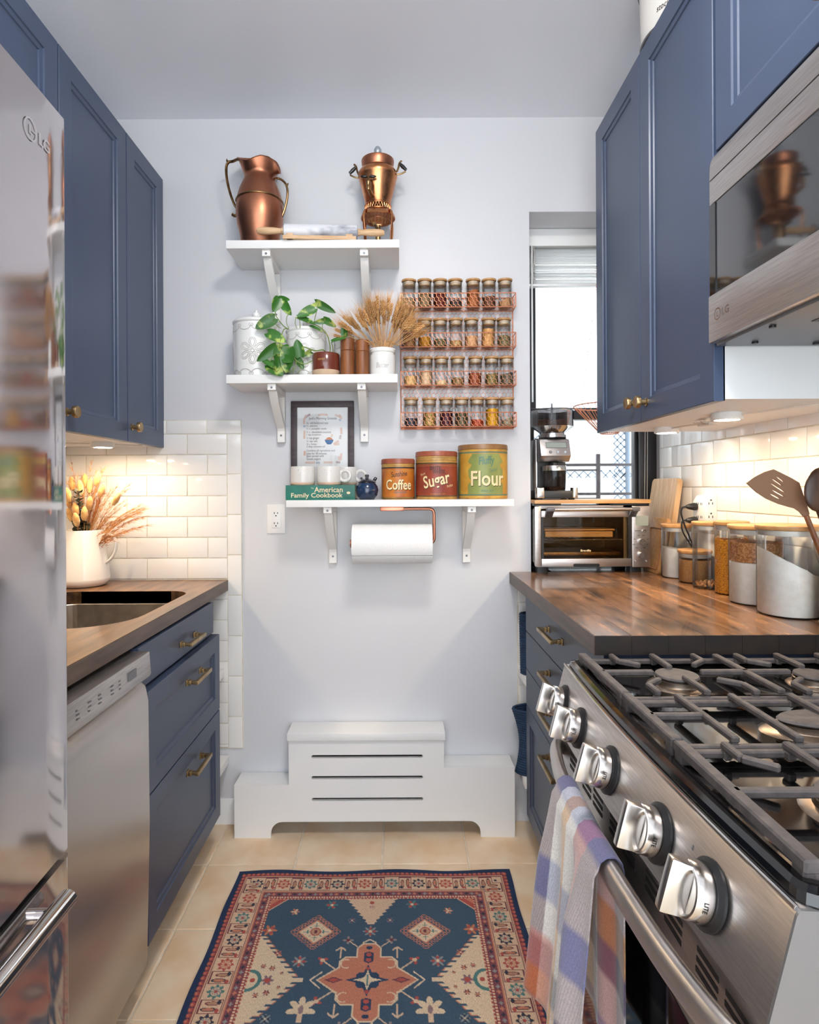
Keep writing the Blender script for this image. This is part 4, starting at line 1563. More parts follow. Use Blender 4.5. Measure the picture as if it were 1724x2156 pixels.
def sprig(pts, mat, n):
    m = MB()
    for k in range(n):
        f = k / max(1, n - 1)
        i = min(int(f * (len(pts) - 1)), len(pts) - 2)
        g = f * (len(pts) - 1) - i
        x = pts[i][0] + (pts[i + 1][0] - pts[i][0]) * g
        y = pts[i][1] + (pts[i + 1][1] - pts[i][1]) * g
        dx, dy = pts[i + 1][0] - pts[i][0], pts[i + 1][1] - pts[i][1]
        a = math.atan2(dy, dx)
        for s in (-1, 1):
            b = a + s * .8
            cx_, cy_ = x + 14 * math.cos(b), y + 14 * math.sin(b)
            P = []
            for q in range(6):
                w = 2 * PI * q / 6
                u, v = 13 * math.cos(w), 5 * math.sin(w)
                P.append((QX(cx_ + u * math.cos(b) - v * math.sin(b)), QZ(cy_ + u * math.sin(b) + v * math.cos(b)), 0))
            m.add(P, [(0, 1, 2, 3, 4, 5)])
    m.map(lambda x, z, c: (x, .0016, z)).xf(lean).build('sprig', mat, pp, fix=False, smooth=0)


sprig([(345, 480), (340, 400), (370, 330)], 'print_orange', 8)
sprig([(370, 370), (400, 330), (440, 310)], 'print_red', 6)
sprig([(600, 320), (680, 305), (755, 315)], 'print_orange', 8)
sprig([(910, 315), (990, 350)], 'print_orange', 5)
sprig([(990, 310), (1020, 370)], 'print_orange', 4)
sprig([(990, 390), (1000, 410)], 'print_blue', 2)
sprig([(1018, 550), (1025, 650)], 'print_orange', 6)
sprig([(1010, 690), (1000, 740)], 'print_red', 3)
sprig([(345, 750), (350, 620)], 'print_orange', 7)
sprig([(350, 500), (348, 520)], 'print_blue', 2)
sprig([(350, 1060), (355, 990)], 'print_orange', 5)
sprig([(365, 1185), (440, 1190), (520, 1185)], 'print_orange', 7)
sprig([(700, 1185), (840, 1185)], 'print_orange', 7)
sprig([(925, 1180), (985, 1185)], 'print_red', 4)
sprig([(985, 1150), (980, 1090)], 'print_orange', 4)
sprig([(1010, 1150), (1020, 1040)], 'print_orange', 6)
sprig([(560, 1190), (610, 1190)], 'print_blue', 3)
m = MB()
m.add([(QX(715), QZ(770), 0), (QX(880), QZ(770), 0), (QX(868), QZ(810), 0), (QX(835), QZ(855), 0), (QX(765), QZ(855), 0), (QX(735), QZ(815), 0)], [(0, 1, 2, 3, 4, 5)])
m.map(lambda x, z, c: (x, .0015, z)).xf(lean).build('drawn_bowl', 'print_blue', pp, fix=False, smooth=0)
m = MB()
m.add([(QX(735), QZ(768), 0), (QX(760), QZ(735), 0), (QX(800), QZ(722), 0), (QX(845), QZ(738), 0), (QX(868), QZ(768), 0)], [(0, 1, 2, 3, 4)])
m.map(lambda x, z, c: (x, .0014, z)).xf(lean).build('drawn_oats', 'print_orange', pp, fix=False, smooth=0)
sprig([(825, 745), (850, 690)], 'print_orange', 3)
sprig([(880, 850), (960, 800)], 'print_orange', 6)
sprig([(900, 860), (970, 850)], 'print_orange', 4)

# ------------------------------------------------------------------ cookbook lying flat, spine out
bx0, bx1, by0, by1, bz0, bz1 = X(601, 2.062), X(747, 2.062), 2.062, 2.200, S3, S3 + .0515
t = thing('cookbook', ((bx0 + bx1) / 2, (by0 + by1) / 2, S3), 'thick green cookbook lying flat under the speckled mugs', 'book')
MB().box(bx0 + .003, bx1 - .003, by0 + .006, by1 - .003, bz0 + .0035, bz1 - .0035).build('pages', 'page_edge', t, smooth=0)
cv = MB().box(bx0, bx1, by0 + .003, by1, bz0, bz0 + .003).box(bx0, bx1, by0 + .003, by1, bz1 - .003, bz1)
cv.prism([(by0 + .004, bz0), (by0 + .0008, bz0 + .010), (by0, bz0 + .026), (by0 + .0008, bz1 - .010), (by0 + .004, bz1), (by0 + .007, bz1), (by0 + .005, bz0 + .026), (by0 + .007, bz0)], bx0, bx1, plane='yz')
cv = cv.build('cover', 'cover_green', t, smooth=30)
BX = lambda c: X(600 + c / 8.62, 2.06)
BZ = lambda c: Z(835 + c / 8.62, 2.06)
for body, x0, x1, yc, hh, bold in (('American', 528, 1045, 1682, 96, .012), ('Family Cookbook', 108, 1045, 1795, 112, .012), ('The', 470, 520, 1655, 26, 0)):
    m = text(body, width=BX(x1) - BX(x0), height=hh / 8.62 * 2.06 / F, bold=bold)
    xc, zc = (BX(x0) + BX(x1)) / 2, BZ(yc)
    m.map(lambda a, b, c: (a + xc, by0 - .0004, b + zc)).build('lettering', 'cream_print', cv, fix=False, smooth=0)
m = MB().add([(BX(1150) + .0065 * math.cos(q), by0 - .0003, BZ(1742) + .0045 * math.sin(q)) for q in [2 * PI * k / 16 for k in range(16)]], [tuple(range(16))])
m.build('seal_mark', 'cream_print', cv, fix=False, smooth=0)


# ------------------------------------------------------------------ speckled mugs
def speck_mat():
    m, nt, n, l, p = _nt('speckled')
    v = n.new('ShaderNodeTexVoronoi')
    v.inputs['Scale'].default_value = 210
    tc = n.new('ShaderNodeTexCoord')
    l.new(tc.outputs['Object'], v.inputs['Vector'])
    lt = n.new('ShaderNodeMath')
    lt.operation = 'LESS_THAN'
    lt.inputs[1].default_value = .17
    l.new(v.outputs['Distance'], lt.inputs[0])
    no = n.new('ShaderNodeTexNoise')
    no.inputs['Scale'].default_value = 90
    l.new(tc.outputs['Object'], no.inputs['Vector'])
    g = n.new('ShaderNodeMath')
    g.operation = 'GREATER_THAN'
    g.inputs[1].default_value = .53
    l.new(no.outputs['Fac'], g.inputs[0])
    mu = n.new('ShaderNodeMath')
    mu.operation = 'MULTIPLY'
    l.new(lt.outputs[0], mu.inputs[0])
    l.new(g.outputs[0], mu.inputs[1])
    mx = n.new('ShaderNodeMix')
    mx.data_type = 'RGBA'
    mx.inputs['A'].default_value = (*C(228, 224, 218), 1)
    mx.inputs['B'].default_value = (*C(112, 104, 100), 1)
    l.new(mu.outputs[0], mx.inputs['Factor'])
    l.new(mx.outputs['Result'], p.inputs['Base Color'])
    p.inputs['Roughness'].default_value = .2
    p.inputs['Coat Weight'].default_value = .3
    MATS['speckled'] = m


speck_mat()
pm('bisque', C(224, 192, 166), .8)


def mug(label, cx, cy, z0, ha, r=.0425, h=.0655):
    t = thing('mug', (cx, cy, z0), label, 'mug', 'speckled mugs on the cookbook')
    MB().lathe([(r - .0005, z0 + .010), (r, z0 + .012), (r, z0 + h - .002), (r - .0015, z0 + h), (r - .004, z0 + h - .001), (r - .005, z0 + h - .006), (r - .005, z0 + .008), (0, z0 + .006)], (cx, cy, 0), 36).build('body', 'speckled', t, smooth=45)
    MB().lathe([(0, z0), (r - .004, z0), (r - .001, z0 + .003), (r - .0005, z0 + .010)], (cx, cy, 0), 36).build('foot', 'bisque', t, smooth=45)
    hr = .0185
    hd = MB().tube([(0, 0, 0)] * 0 + [(math.cos(q) * hr, 0, math.sin(q) * hr) for q in [2 * PI * k / 24 for k in range(24)]], .0062, 10, closed=True, flat=(1, 1))
    hd.xf(Matrix.Translation((cx, cy, z0 + h * .5)) @ Matrix.Rotation(ha, 4, 'Z') @ Matrix.Translation((r + hr - .004, 0, 0)))
    hd.build('handle', 'speckled', t)
    return t


zb = bz1
mug('speckled mug on the cookbook end farthest from the blue pot', X(637.5, 2.105), 2.107, zb, 2.2)
mug('speckled mug in the middle of the cookbook, ring handle showing', X(692.5, 2.105), 2.107, zb, -.12)
mug('speckled mug standing behind the others, nearest the blue pot', X(729, 2.17), 2.177, zb, -.15, r=.0385)

# ------------------------------------------------------------------ blue sugar bowl
bx_, by_, br = X(772.5, 2.105), 2.105, .0405
t = thing('sugar_bowl', (bx_, by_, S3), 'small dark blue glazed lidded pot beside the cookbook', 'pot')
z0 = S3
MB().lathe([(0, z0), (.024, z0), (.027, z0 + .003), (.036, z0 + .014), (br, z0 + .032), (.038, z0 + .046), (.031, z0 + .056), (.030, z0 + .058), (.027, z0 + .058), (.027, z0 + .05), (0, z0 + .045)], (bx_, by_, 0), 36).build('body', 'blue_glaze', t, smooth=50)
MB().lathe([(.0, z0 + .058), (.031, z0 + .0585), (.0315, z0 + .061), (.026, z0 + .066), (.014, z0 + .072), (.006, z0 + .074), (.0055, z0 + .079), (.0075, z0 + .084), (.006, z0 + .088), (0, z0 + .089)], (bx_, by_, 0), 32).build('lid', 'blue_glaze_dark', t, smooth=45)
MB().tube(spline([(bx_ + .012, by_ + .032, z0 + .05), (bx_ + .018, by_ + .05, z0 + .06), (bx_ + .03, by_ + .058, z0 + .078)]), [.008] * 6 + [.006] * 6 + [.005], 10).build('spout', 'blue_glaze_dark', t)
MB().tube(spline([(bx_ - .012, by_ + .032, z0 + .05), (bx_ - .016, by_ + .05, z0 + .066), (bx_ - .024, by_ + .055, z0 + .078)]), .0045, 8).build('handle', 'blue_glaze_dark', t)

# ------------------------------------------------------------------ storage tins
pm('tin_gold', C(204, 160, 84), .35, c2=C(176, 128, 62), scale=40)
pm('tin_orange', C(208, 126, 44), .38, c2=C(176, 90, 34), scale=16)
pm('tin_red', C(160, 72, 48), .38, c2=C(134, 54, 40), scale=16)
pm('tin_green', C(150, 158, 84), .38, c2=C(128, 138, 76), scale=12)
pm('tin_yellow', C(214, 170, 70), .38, c2=C(196, 142, 54), scale=20)
pm('tin_teal', C(84, 124, 104), .4)
pm('tin_dark', C(62, 44, 34), .5)
pm('tin_lid_red', C(168, 92, 66), .36, c2=C(146, 74, 54), scale=30)
pm('tin_lid_tan', C(158, 116, 74), .36, c2=C(138, 96, 58), scale=30)
pm('tin_cream', C(244, 222, 172), .45)
pm('tin_ochre', C(220, 162, 74), .45)
pm('tin_blue', C(96, 120, 132), .45)


def tin(label, cx, cy, r, h, ground, lid, bands, panel, words):
    z0 = S3
    t = thing('storage_tin', (cx, cy, z0), label, 'tin', 'vintage kitchen tins')
    hl = .018
    body = MB().lathe([(0, z0), (r - .0008, z0), (r, z0 + .001), (r, z0 + h - hl), (0, z0 + h - hl)], (cx, cy, 0), 56).build('body', 'tin_gold', t, smooth=40)
    MB().lathe([(r - .0005, z0 + h - hl), (r + .0016, z0 + h - hl), (r + .0022, z0 + h - hl + .0012), (r + .0014, z0 + h - hl + .003), (r + .001, z0 + h - .004), (r - .001, z0 + h - .0006), (0, z0 + h)], (cx, cy, 0), 56).build('lid', lid, t, smooth=40)
    for a, b, mat, e in [(panel[0], panel[1], ground, .0002)] + [(q[0], q[1], q[2], .0004) for q in bands]:
        MB().lathe([(r + e, z0 + a), (r + e, z0 + b)], (cx, cy, 0), 56).build('printed_band', mat, body, fix=False, smooth=60)
    for w in words:
        body_, uc, zc, width, hh, mat, kw = w
        m = text(body_, width=width, height=hh, step=.005, bold=kw.get('bold', 0), shear=kw.get('shear', 0))
        rot = kw.get('rot', 0)
        if rot:
            m.map(lambda a, b, c: (a * math.cos(rot) - b * math.sin(rot), a * math.sin(rot) + b * math.cos(rot), c))
        W_(m, cx, cy, r + kw.get('e', .0008), uc, z0 + zc).build('lettering', mat, body, fix=False, smooth=0)
    return t, body, W_


def big(word, uc, zc, w, h, rot=0.0, shear=0.0):
    return [(word, uc + .0016, zc - .0022, w, h, 'tin_dark', dict(bold=.018, e=.0006, rot=rot, shear=shear)),
            (word, uc, zc, w, h, 'tin_cream', dict(bold=.018, e=.0010, rot=rot, shear=shear))]


tin('smallest tin, orange with Coffee lettering, next to the blue pot', X(838, 2.125), 2.128, .0585, .143, 'tin_orange', 'tin_lid_red',
    [(.108, .113, 'tin_dark'), (.100, .1015, 'tin_gold'), (.003, .005, 'tin_dark'), (.0075, .0085, 'tin_dark'), (.117, .118, 'tin_lid_tan')], (.009, .108),
    [('Sunshine', .004, .089, .058, .018, 'tin_dark', dict(bold=.012, rot=.10, shear=.15))] + big('Coffee', .003, .052, .096, .036, .0, .0) +
    [('FRESH ROASTED', .008, .025, .045, .0055, 'tin_blue', dict(bold=.01, rot=.03))])
tin('middle-sized tin, brick red with Sugar lettering, between two others', X(919, 2.13), 2.132, .0735, .168, 'tin_red', 'tin_lid_red',
    [(.123, .127, 'tin_dark'), (.135, .1365, 'tin_lid_tan'), (.143, .1445, 'tin_lid_tan'), (.010, .013, 'tin_dark'), (.116, .117, 'tin_gold')], (.014, .122),
    [('BRITE', -.008, .108, .038, .013, 'tin_dark', dict(bold=.008)), ('WHITE', .004, .0955, .044, .013, 'tin_dark', dict(bold=.008))] + big('Sugar', -.004, .062, .100, .056, .22, .1) +
    [('ESTABLISHED 1884', .0, .019, .052, .005, 'tin_gold', dict()), ('Perfect', .046, .048, .026, .009, 'tin_cream', dict(rot=.25)), ('Pure', -.056, .088, .02, .008, 'tin_cream', dict(rot=.35))])
tin('largest tin, green with Flour lettering, nearest the window', X(1016.5, 2.14), 2.143, .0872, .191, 'tin_green', 'tin_lid_tan',
    [(.160, .164, 'tin_teal'), (.1665, .1715, 'tin_yellow'), (.013, .017, 'tin_teal'), (.006, .011, 'tin_yellow')], (.018, .157),
    [('Fluffy', .002, .130, .056, .036, 'tin_teal', dict(bold=.022, rot=.08, shear=.15))] + big('Flour', .008, .072, .124, .052, .0, .0) +
    [('Tested', .026, .101, .030, .012, 'tin_teal', dict(rot=.18, shear=.3)), ('SINCE 1837', .004, .029, .044, .007, 'tin_teal', dict(bold=.01))])
# corner flourishes on the flour tin
fx_, fy_, fr_ = X(1016.5, 2.14), 2.143, .0872
ftin = [o for o in col.objects if o.name.startswith('storage_tin')][-1]
for s in (-1, 1):
    m = MB()
    side = [(.0668, .018), (.0668, .050), (.060, .058), (.0545, .052), (.054, .064), (.064, .078), (.066, .100), (.0555, .112), (.052, .121), (.060, .123), (.0668, .130), (.050, .153), (.050, .157), (.108, .157), (.108, .018)]
    pts = [(s * a, b) for a, b in side]
    me_ = bpy.data.meshes.new('tmp')
    m.add([(a, b, 0) for a, b in pts], [tuple(range(len(pts)))])
    bm = bmesh.new()
    me_.from_pydata(m.v, [], m.f)
    bm.from_mesh(me_)
    bmesh.ops.triangulate(bm, faces=bm.faces)
    q = -.112
    while q < .112:
        bmesh.ops.bisect_plane(bm, geom=bm.verts[:] + bm.edges[:] + bm.faces[:], plane_co=(q, 0, 0), plane_no=(1, 0, 0))
        q += .006
    bm.verts.index_update()
    m = MB().add([tuple(v.co) for v in bm.verts], [tuple(v.index for v in f.verts) for f in bm.faces])
    bm.free()
    W_(m, fx_, fy_, fr_ + .0005, 0, S3).build('printed_border', 'tin_yellow', ftin, fix=False, smooth=0)

# ------------------------------------------------------------------ outlet on the back wall
ox, oz = X(581.5, D), Z(1091, D)
t = thing('wall_outlet', (ox, D, oz - .055), 'white double socket on the back wall under the lowest shelf', 'socket')
pl = MB().box(ox - .034, ox + .034, D - .006, D, oz - .055, oz + .055).build('cover_plate', 'plastic_white', t, bevel=.0025)
MB().box(ox - .0165, ox + .0165, D - .0085, D - .005, oz - .033, oz + .033).build('receptacle', 'plastic_white', t, bevel=.0012)
for s in (1, -1):
    m = MB()
    for dx, w in ((-.006, .0012), (.006, .0012)):
        m.box(ox + dx - w, ox + dx + w, D - .009, D - .0084, oz + s * .019 - .0035 + .003, oz + s * .019 + .0035 + .003)
    m.lathe([(0, -.0003), (.0026, -.0003), (.0026, .0003), (0, .0003)], (ox, D - .0087, oz + s * .019 - .007), 10, axis='y')
    m.build('socket_slots', 'slot_dark', t, smooth=0, kind='stuff')
    MB().lathe([(0, -.0004), (.0022, -.0003), (.0026, .0005), (0, .0005)], (ox, D - .0062, oz + s * .046), 10, axis='y').build('screw', 'plastic_white', t)

# ------------------------------------------------------------------ paper towel holder
py0 = 2.128
rz, rx0, rx1, rrad = Z(1144, py0), X(742, py0), X(908, py0), .0715
t = thing('towel_holder', (0, py0, S3 - .025), 'copper paper towel holder screwed under the lowest shelf', 'towel holder')
zs = S3 - .024
MB().box(X(800, py0), X(850, py0), py0 - .012, py0 + .012, zs - .017, zs).build('mount', 'copper_rose', t, bevel=.003)
za, ax_ = zs - .010, X(908, py0) + .009
MB().tube([(X(848, py0), py0, za)] + [Vector(p) for p in bez((ax_ - .02, py0, za), (ax_ - .006, py0, za), (ax_, py0, za - .006), (ax_, py0, za - .02), 6)] +
          [Vector(p) for p in bez((ax_, py0, rz + .020), (ax_, py0, rz + .006), (ax_ - .006, py0, rz), (ax_ - .02, py0, rz), 6)] + [(rx0 - .006, py0, rz)], .0055, 10).build('arm', 'copper_rose', t, smooth=60)
MB().lathe([(0, -.003), (.014, -.003), (.016, 0), (.014, .003), (0, .003)], (rx0 - .006, py0, rz), 20, axis='x').build('end_disc', 'copper_rose', t)
t = thing('paper_towel_roll', (0, py0, rz - rrad), 'roll of white paper towel hanging from the copper holder', 'paper towel')
m = MB()
na = 72
prof = []
for k in range(na + 1):
    a = -2.6 + 2 * PI * k / na
    r = rrad - .0016 * k / na
    prof.append((py0 + r * math.cos(a), rz + r * math.sin(a)))
outerp = prof
core = [(py0 + .021 * math.cos(-2.6 + 2 * PI * k / na), rz + .021 * math.sin(-2.6 + 2 * PI * k / na)) for k in range(na + 1)]
vs_ = [(rx0, y, z) for y, z in outerp] + [(rx1, y, z) for y, z in outerp] + [(rx0, y, z) for y, z in core] + [(rx1, y, z) for y, z in core]
n1 = na + 1
fs_ = []
for k in range(na):
    fs_ += [(k, k + 1, n1 + k + 1, n1 + k), (2 * n1 + k + 1, 2 * n1 + k, 3 * n1 + k, 3 * n1 + k + 1), (k + 1, k, 2 * n1 + k, 2 * n1 + k + 1), (n1 + k, n1 + k + 1, 3 * n1 + k + 1, 3 * n1 + k)]
m.add(vs_, fs_)
m.build('roll', 'paper_towel', t, smooth=40, fix=False)
pm('cardboard', C(176, 140, 104), .9)
MB().lathe([(.0205, rx0 + .001), (.0205, rx1 - .001), (.0195, rx1 - .001), (.0195, rx0 + .001), (.0205, rx0 + .001)], (0, py0, rz), 28, axis='x').build('cardboard_core', 'cardboard', t)

# ------------------------------------------------------------------ stepped radiator cover
yf = 2.148
xa, xb, xc_, xd = -.594, -.398, .160, .413
z1, z2, zt2 = .190, .250, .352
t = thing('radiator_cover', (-.09, yf, 0), 'white stepped radiator cover with three slots against the back wall', 'radiator cover')
arc0, arc1, az, ar = -.463, .290, .058, .042
out = [(xa, 0), (arc0, 0)]
out += [(arc0 + ar - ar * math.cos(q), az - ar + ar * math.sin(q)) for q in [PI / 2 * k / 6 for k in range(7)]]
out += [(arc1 - ar + ar * math.sin(q), az - ar + ar * math.cos(q)) for q in [PI / 2 * k / 6 for k in range(7)]]
out += [(arc1, 0), (xd, 0), (xd, z2), (xc_, z2), (xc_, zt2), (xb, zt2), (xb, z1), (xa, z1)]
slots = []
for zc in (.291, .2155, .1375):
    s = rrect(-.316, .084, zc - .0058, zc + .0058, .0057, 4)
    slots.append(s)


def plate_with_holes(outer, holes, ya, yb):
    bm = bmesh.new()
    loops = []
    for y in (ya, yb):
        es = []
        ls = []
        for poly in [outer] + holes:
            v = [bm.verts.new((p[0], y, p[1])) for p in poly]
            ls.append(v)
            es += [bm.edges.new((v[i], v[(i + 1) % len(v)])) for i in range(len(v))]
        bmesh.ops.triangle_fill(bm, edges=es, use_beauty=True)
        loops.append(ls)
    for a, b in zip(*loops):
        for i in range(len(a)):
            j = (i + 1) % len(a)
            bm.faces.new((a[i], a[j], b[j], b[i]))
    bm.verts.index_update()
    m = MB()
    m.add([tuple(v.co) for v in bm.verts], [tuple(v.index for v in f.verts) for f in bm.faces])
    bm.free()
    return m


plate_with_holes(out, slots, yf, yf + .016).build('front_panel', 'trim_white', t, smooth=25)
sd = MB().box(xa, xa + .016, yf + .016, D - .016, 0, z1 - .014).box(xd - .016, xd, yf + .016, D - .016, 0, z2 - .014)
sd.box(xb, xb + .016, yf + .016, D - .002, z1, zt2).box(xc_ - .016, xc_, yf + .016, D - .002, z2, zt2)
sd.build('side_panel', 'trim_white', t, smooth=0)
MB().box(xa, xb + .002, yf + .016, D - .002, z1 - .014, z1).build('step_top', 'trim_white', t, bevel=.001)
MB().box(xc_ - .002, xd, yf + .016, D - .002, z2 - .014, z2).build('step_top', 'trim_white', t, bevel=.001)
MB().box(xb - .004, xc_ + .004, yf - .010, D - .002, zt2, zt2 + .026).build('top_slab', 'trim_white', t, bevel=.002)
pm('inside_dark', C(60, 56, 54), .8)
MB().box(-.34, .10, yf + .05, yf + .085, .062, .33).build('radiator', 'inside_dark', label='dark radiator hidden behind the slots of the white cover', cat='radiator', bevel=.004)


# ------------------------------------------------------------------ right countertop, stave by stave
CR = .937
YN = 1.278
t = thing('countertop', (.74, 1.8, CR - .042), 'dark glossy butcher block countertop under the toaster oven and jars', 'countertop')
ws = .0785
x = .418
rr = random.Random(9)
kcol = 0
while x < XR - .012:
    x1 = min(x + ws, XR - .008)
    y = YN
    yend = D - .001 if x1 <= NX0 + .001 or x < NX0 else YW - .06
    first = True
    while y < yend - .01:
        L = rr.uniform(.22, .46)
        if first:
            L *= rr.uniform(.4, 1)
            first = False
        y1 = min(y + L, yend)
        if yend - y1 < .08:
            y1 = yend
        m = MB().box(x + .0002, x1 - .0002, y + .0002, y1 - .0002, CR - .042, CR)
        m.build('plank', 'butcher', t, bevel=.0006, seg=1, smooth=0)
        y = y1
    x = x1
    kcol += 1
MB().box(.4165, .4185, YN, D - .001, CR - .0415, CR - .001).build('front_edge', 'butcher_edge', t, smooth=0)
x = .418
while x < XR - .012:
    x1 = min(x + .0785, XR - .008)
    MB().box(x + .0003, x1 - .0003, YN - .002, YN, CR - .0415, CR - .0005).build('end_strip', 'end_black', t, smooth=0)
    x = x1

# base cabinet with three drawers and a door front
t = thing('base_cabinet', (.75, 1.7, 0), 'navy base cabinet with brass pulls between range and back wall', 'cabinet')
MB().box(.468, XR - .006, 1.300, 2.095, .11, CR - .044).box(.53, XR - .006, 1.300, 2.095, 0, .11).build('body', 'navy_dark', t, smooth=0)
for z0, z1, fl, zh in ((.753, .888, True, .834), (.622, .750, True, .704), (.495, .619, True, .585), (.108, .492, False, .455)):
    d = shaker(1.300, 2.097, z0, z1, .445, -1, t=.022, stile=.05, flat=fl).build('drawer' if fl else 'door', 'navy_dark', t, smooth=0)
    pull(d, .445, -1, 1.70, zh, L=.16)
MB().box(.445, 1.04, 2.100, D - .010, .553, .578).build('gap_shelf', 'trim_white', bevel=.002, label='white gap shelf at mid height beside the right drawers, under a folded basket', cat='shelf')
MB().box(.440, 1.04, 2.100, D - .002, .195, .222).build('gap_shelf', 'trim_white', bevel=.002, label='white gap shelf near the floor under the navy rope basket', cat='shelf')


# rope baskets
def rope_basket(label, cx, cy, rx, ry, z0, h, flare, lean, fold):
    t = thing('rope_basket', (cx, cy, z0), label, 'basket', 'navy rope baskets')
    m = MB()
    n = int(h / .0085)
    for k in range(n):
        f = k / (n - 1)
        s = 1 + flare * f - .12 * math.sin(f * PI) * (1 if fold else 0)
        zz = z0 + .0048 + (h - .010) * f
        m.tube([(cx + lean * f + rx * s * math.cos(2 * PI * i / 28), cy + ry * s * math.sin(2 * PI * i / 28), zz) for i in range(28)], .0052, 7, closed=True)
    m.build('coiled_side', 'navy_rope', t, kind='stuff')
    MB().lathe([(0, z0), (1, z0), (1, z0 + .004), (0, z0 + .004)], n=28).map(lambda x, y, z: (cx + x * rx, cy + y * ry, z)).build('bottom', 'navy_rope', t)
    return t


rope_basket('tall coiled navy rope basket on the lower gap shelf beside the radiator cover', .592, 2.168, .170, .056, .2225, .235, .06, .0, True)
rope_basket('navy rope basket on the upper gap shelf beside the drawers', .604, 2.172, .160, .055, .5785, .22, .02, .0, False)
pm('yarn', C(150, 106, 130), .9, c2=C(92, 130, 110), scale=40)
cl = MB()
for k in range(5):
    cl.tube(spline([(.50 + .01 * k, 2.13 + .015 * k, .30 + .035 * k), (.53, 2.16, .33 + .03 * k), (.57, 2.15 + .01 * k, .31 + .035 * k)]), .016, 8)
cl.build('folded_cloth', 'yarn', label='crumpled mauve and green cloth inside the lower rope basket', cat='cloth')

# ------------------------------------------------------------------ right wall cabinets
RZB, RZT, RXF = 1.438, 2.440, .666
t = wall_cabinet('navy two-door wall cabinet hung beside the window', XR, RXF, 1.258, 2.0025, RZB, RZT, [(1.639, 2.0025), (1.258, 1.639)], [(1.668, Z(855, 1.70)), (1.600, Z(849, 1.60))], WG)
MB().box(RXF + .022, RXF + .0222, 1.258, 2.0025, RZB - .003, RZT).build('side_strip', 'navy', t, smooth=0)
t = wall_cabinet('navy cabinet above the microwave', XR, RXF, .49, 1.250, 1.957, RZT, [(.872, 1.250), (.49, .870)], [(.90, 2.005), (.845, 2.005)], WG)
puck(.835, 1.86, RZB, 'round white puck light under the cabinet, nearer the window')
puck(.825, 1.50, RZB, 'round white puck light under the cabinet, nearer the microwave')
cb = MB().tube(spline([(.80, 1.55, RZB - .005), (.86, 1.44, RZB - .006), (.90, 1.34, RZB - .005), (.93, 1.29, RZB - .006), (.99, 1.265, RZB - .005)]), .0026, 6)
cb.tube(spline([(.835, 1.82, RZB - .006), (.838, 1.74, RZB - .007), (.84, 1.68, RZB - .010)]), .0026, 6)
for k in range(7):
    a = k * .9
    cb.tube(spline([(.835 + .012 * math.cos(a), 1.63 + .03 * math.sin(a), RZB - .008 - .003 * k % .012), (.845 - .012 * math.sin(a), 1.60, RZB - .018), (.84 + .010 * math.cos(2 * a), 1.66 - .02 * math.sin(a), RZB - .006)]), .0024, 5)
cb.tube(spline([(.84, 1.60, RZB - .008), (.83, 1.57, RZB - .006), (.828, 1.535, RZB - .006)]), .0026, 6)
cb.build('light_cable', 'cable_white', label='white cable bundled between the two puck lights by the window', cat='cable')

# enamel tin standing on the right cabinet
bx_, by_ = .782, 1.60
t = thing('enamel_bucket', (bx_, by_, RZT), 'white enamel stock pot with a dark rim on top of the cabinet', 'pot')
z0 = RZT
bd = MB().lathe([(0, z0), (.112, z0), (.117, z0 + .006), (.121, z0 + .16), (.123, z0 + .165), (.119, z0 + .166), (.116, z0 + .16), (.112, z0 + .01), (0, z0 + .008)], (bx_, by_, 0), 48).build('body', 'enamel_white', t, smooth=45)
MB().tube([(bx_ + .1175 * math.cos(2 * PI * i / 48), by_ + .1175 * math.sin(2 * PI * i / 48), z0 + .005) for i in range(48)], .004, 8, closed=True).build('foot_rim', 'grey_metal', t)
MB().tube([(bx_ + .122 * math.cos(2 * PI * i / 48), by_ + .122 * math.sin(2 * PI * i / 48), z0 + .164) for i in range(48)], .004, 8, closed=True).build('top_rim', 'grey_metal', t)
m = text('stockpots', width=.066, height=.020, step=.006, shear=.2)
m.map(lambda a, b, c: (a * .98 + .0, b, c))
r_ = .1185
m.map(lambda a, b, c: (bx_ + (r_ + .0008) * math.sin((a - .100) / r_), by_ - (r_ + .0008) * math.cos((a - .100) / r_), z0 + .046 + b)).build('lettering', 'ink', bd, fix=False, smooth=0)

# ------------------------------------------------------------------ microwave over the range
MXF, MY0, MY1, MZ0, MZ1 = .652, .49, 1.248, 1.552, 1.950
t = thing('microwave', (.85, .87, MZ0), 'stainless over-the-range microwave with dark glass door', 'microwave')
MB().box(MXF + .04, XR - .004, MY0, MY1, MZ0 + .004, MZ1).build('body', 'grey_metal', t, bevel=.003)
pr = [(MXF + .04, MZ1 - .112), (MXF, MZ1 - .112), (MXF, MZ1 - .062)]
MB().prism(pr + [(MXF + .04, MZ1 - .062)], MY0, MY1, plane='xy').map(lambda x, y, z: (x, z, y)).build('door_top_rail', 'steel', t, bevel=.0015)
gp = [(MXF + .04, MZ1 - .060), (MXF, MZ1 - .060)] + [(MXF + .001 + .024 * (1 - math.cos(q)), MZ1 - .036 + .036 * math.sin(q)) for q in [PI / 2 * k / 8 for k in range(9)]] + [(MXF + .04, MZ1)]
MB().prism(gp, MY0, MY1, plane='xy').map(lambda x, y, z: (x, z, y)).build('vent_grille', 'steel', t, smooth=30)
gl = MB().box(MXF + .002, MXF + .04, MY0, MY1, MZ0 + .098, MZ1 - .113).build('door_glass', 'dark_glass', t, smooth=0)
MB().box(MXF, MXF + .0025, MY1 - .022, MY1, MZ0 + .098, MZ1 - .113).build('door_edge', 'black_gloss', t, smooth=0)
bt = MB().box(MXF - .003, MXF + .04, MY0, MY1, MZ0, MZ0 + .097).build('door_bottom_rail', 'steel', t, bevel=.002)
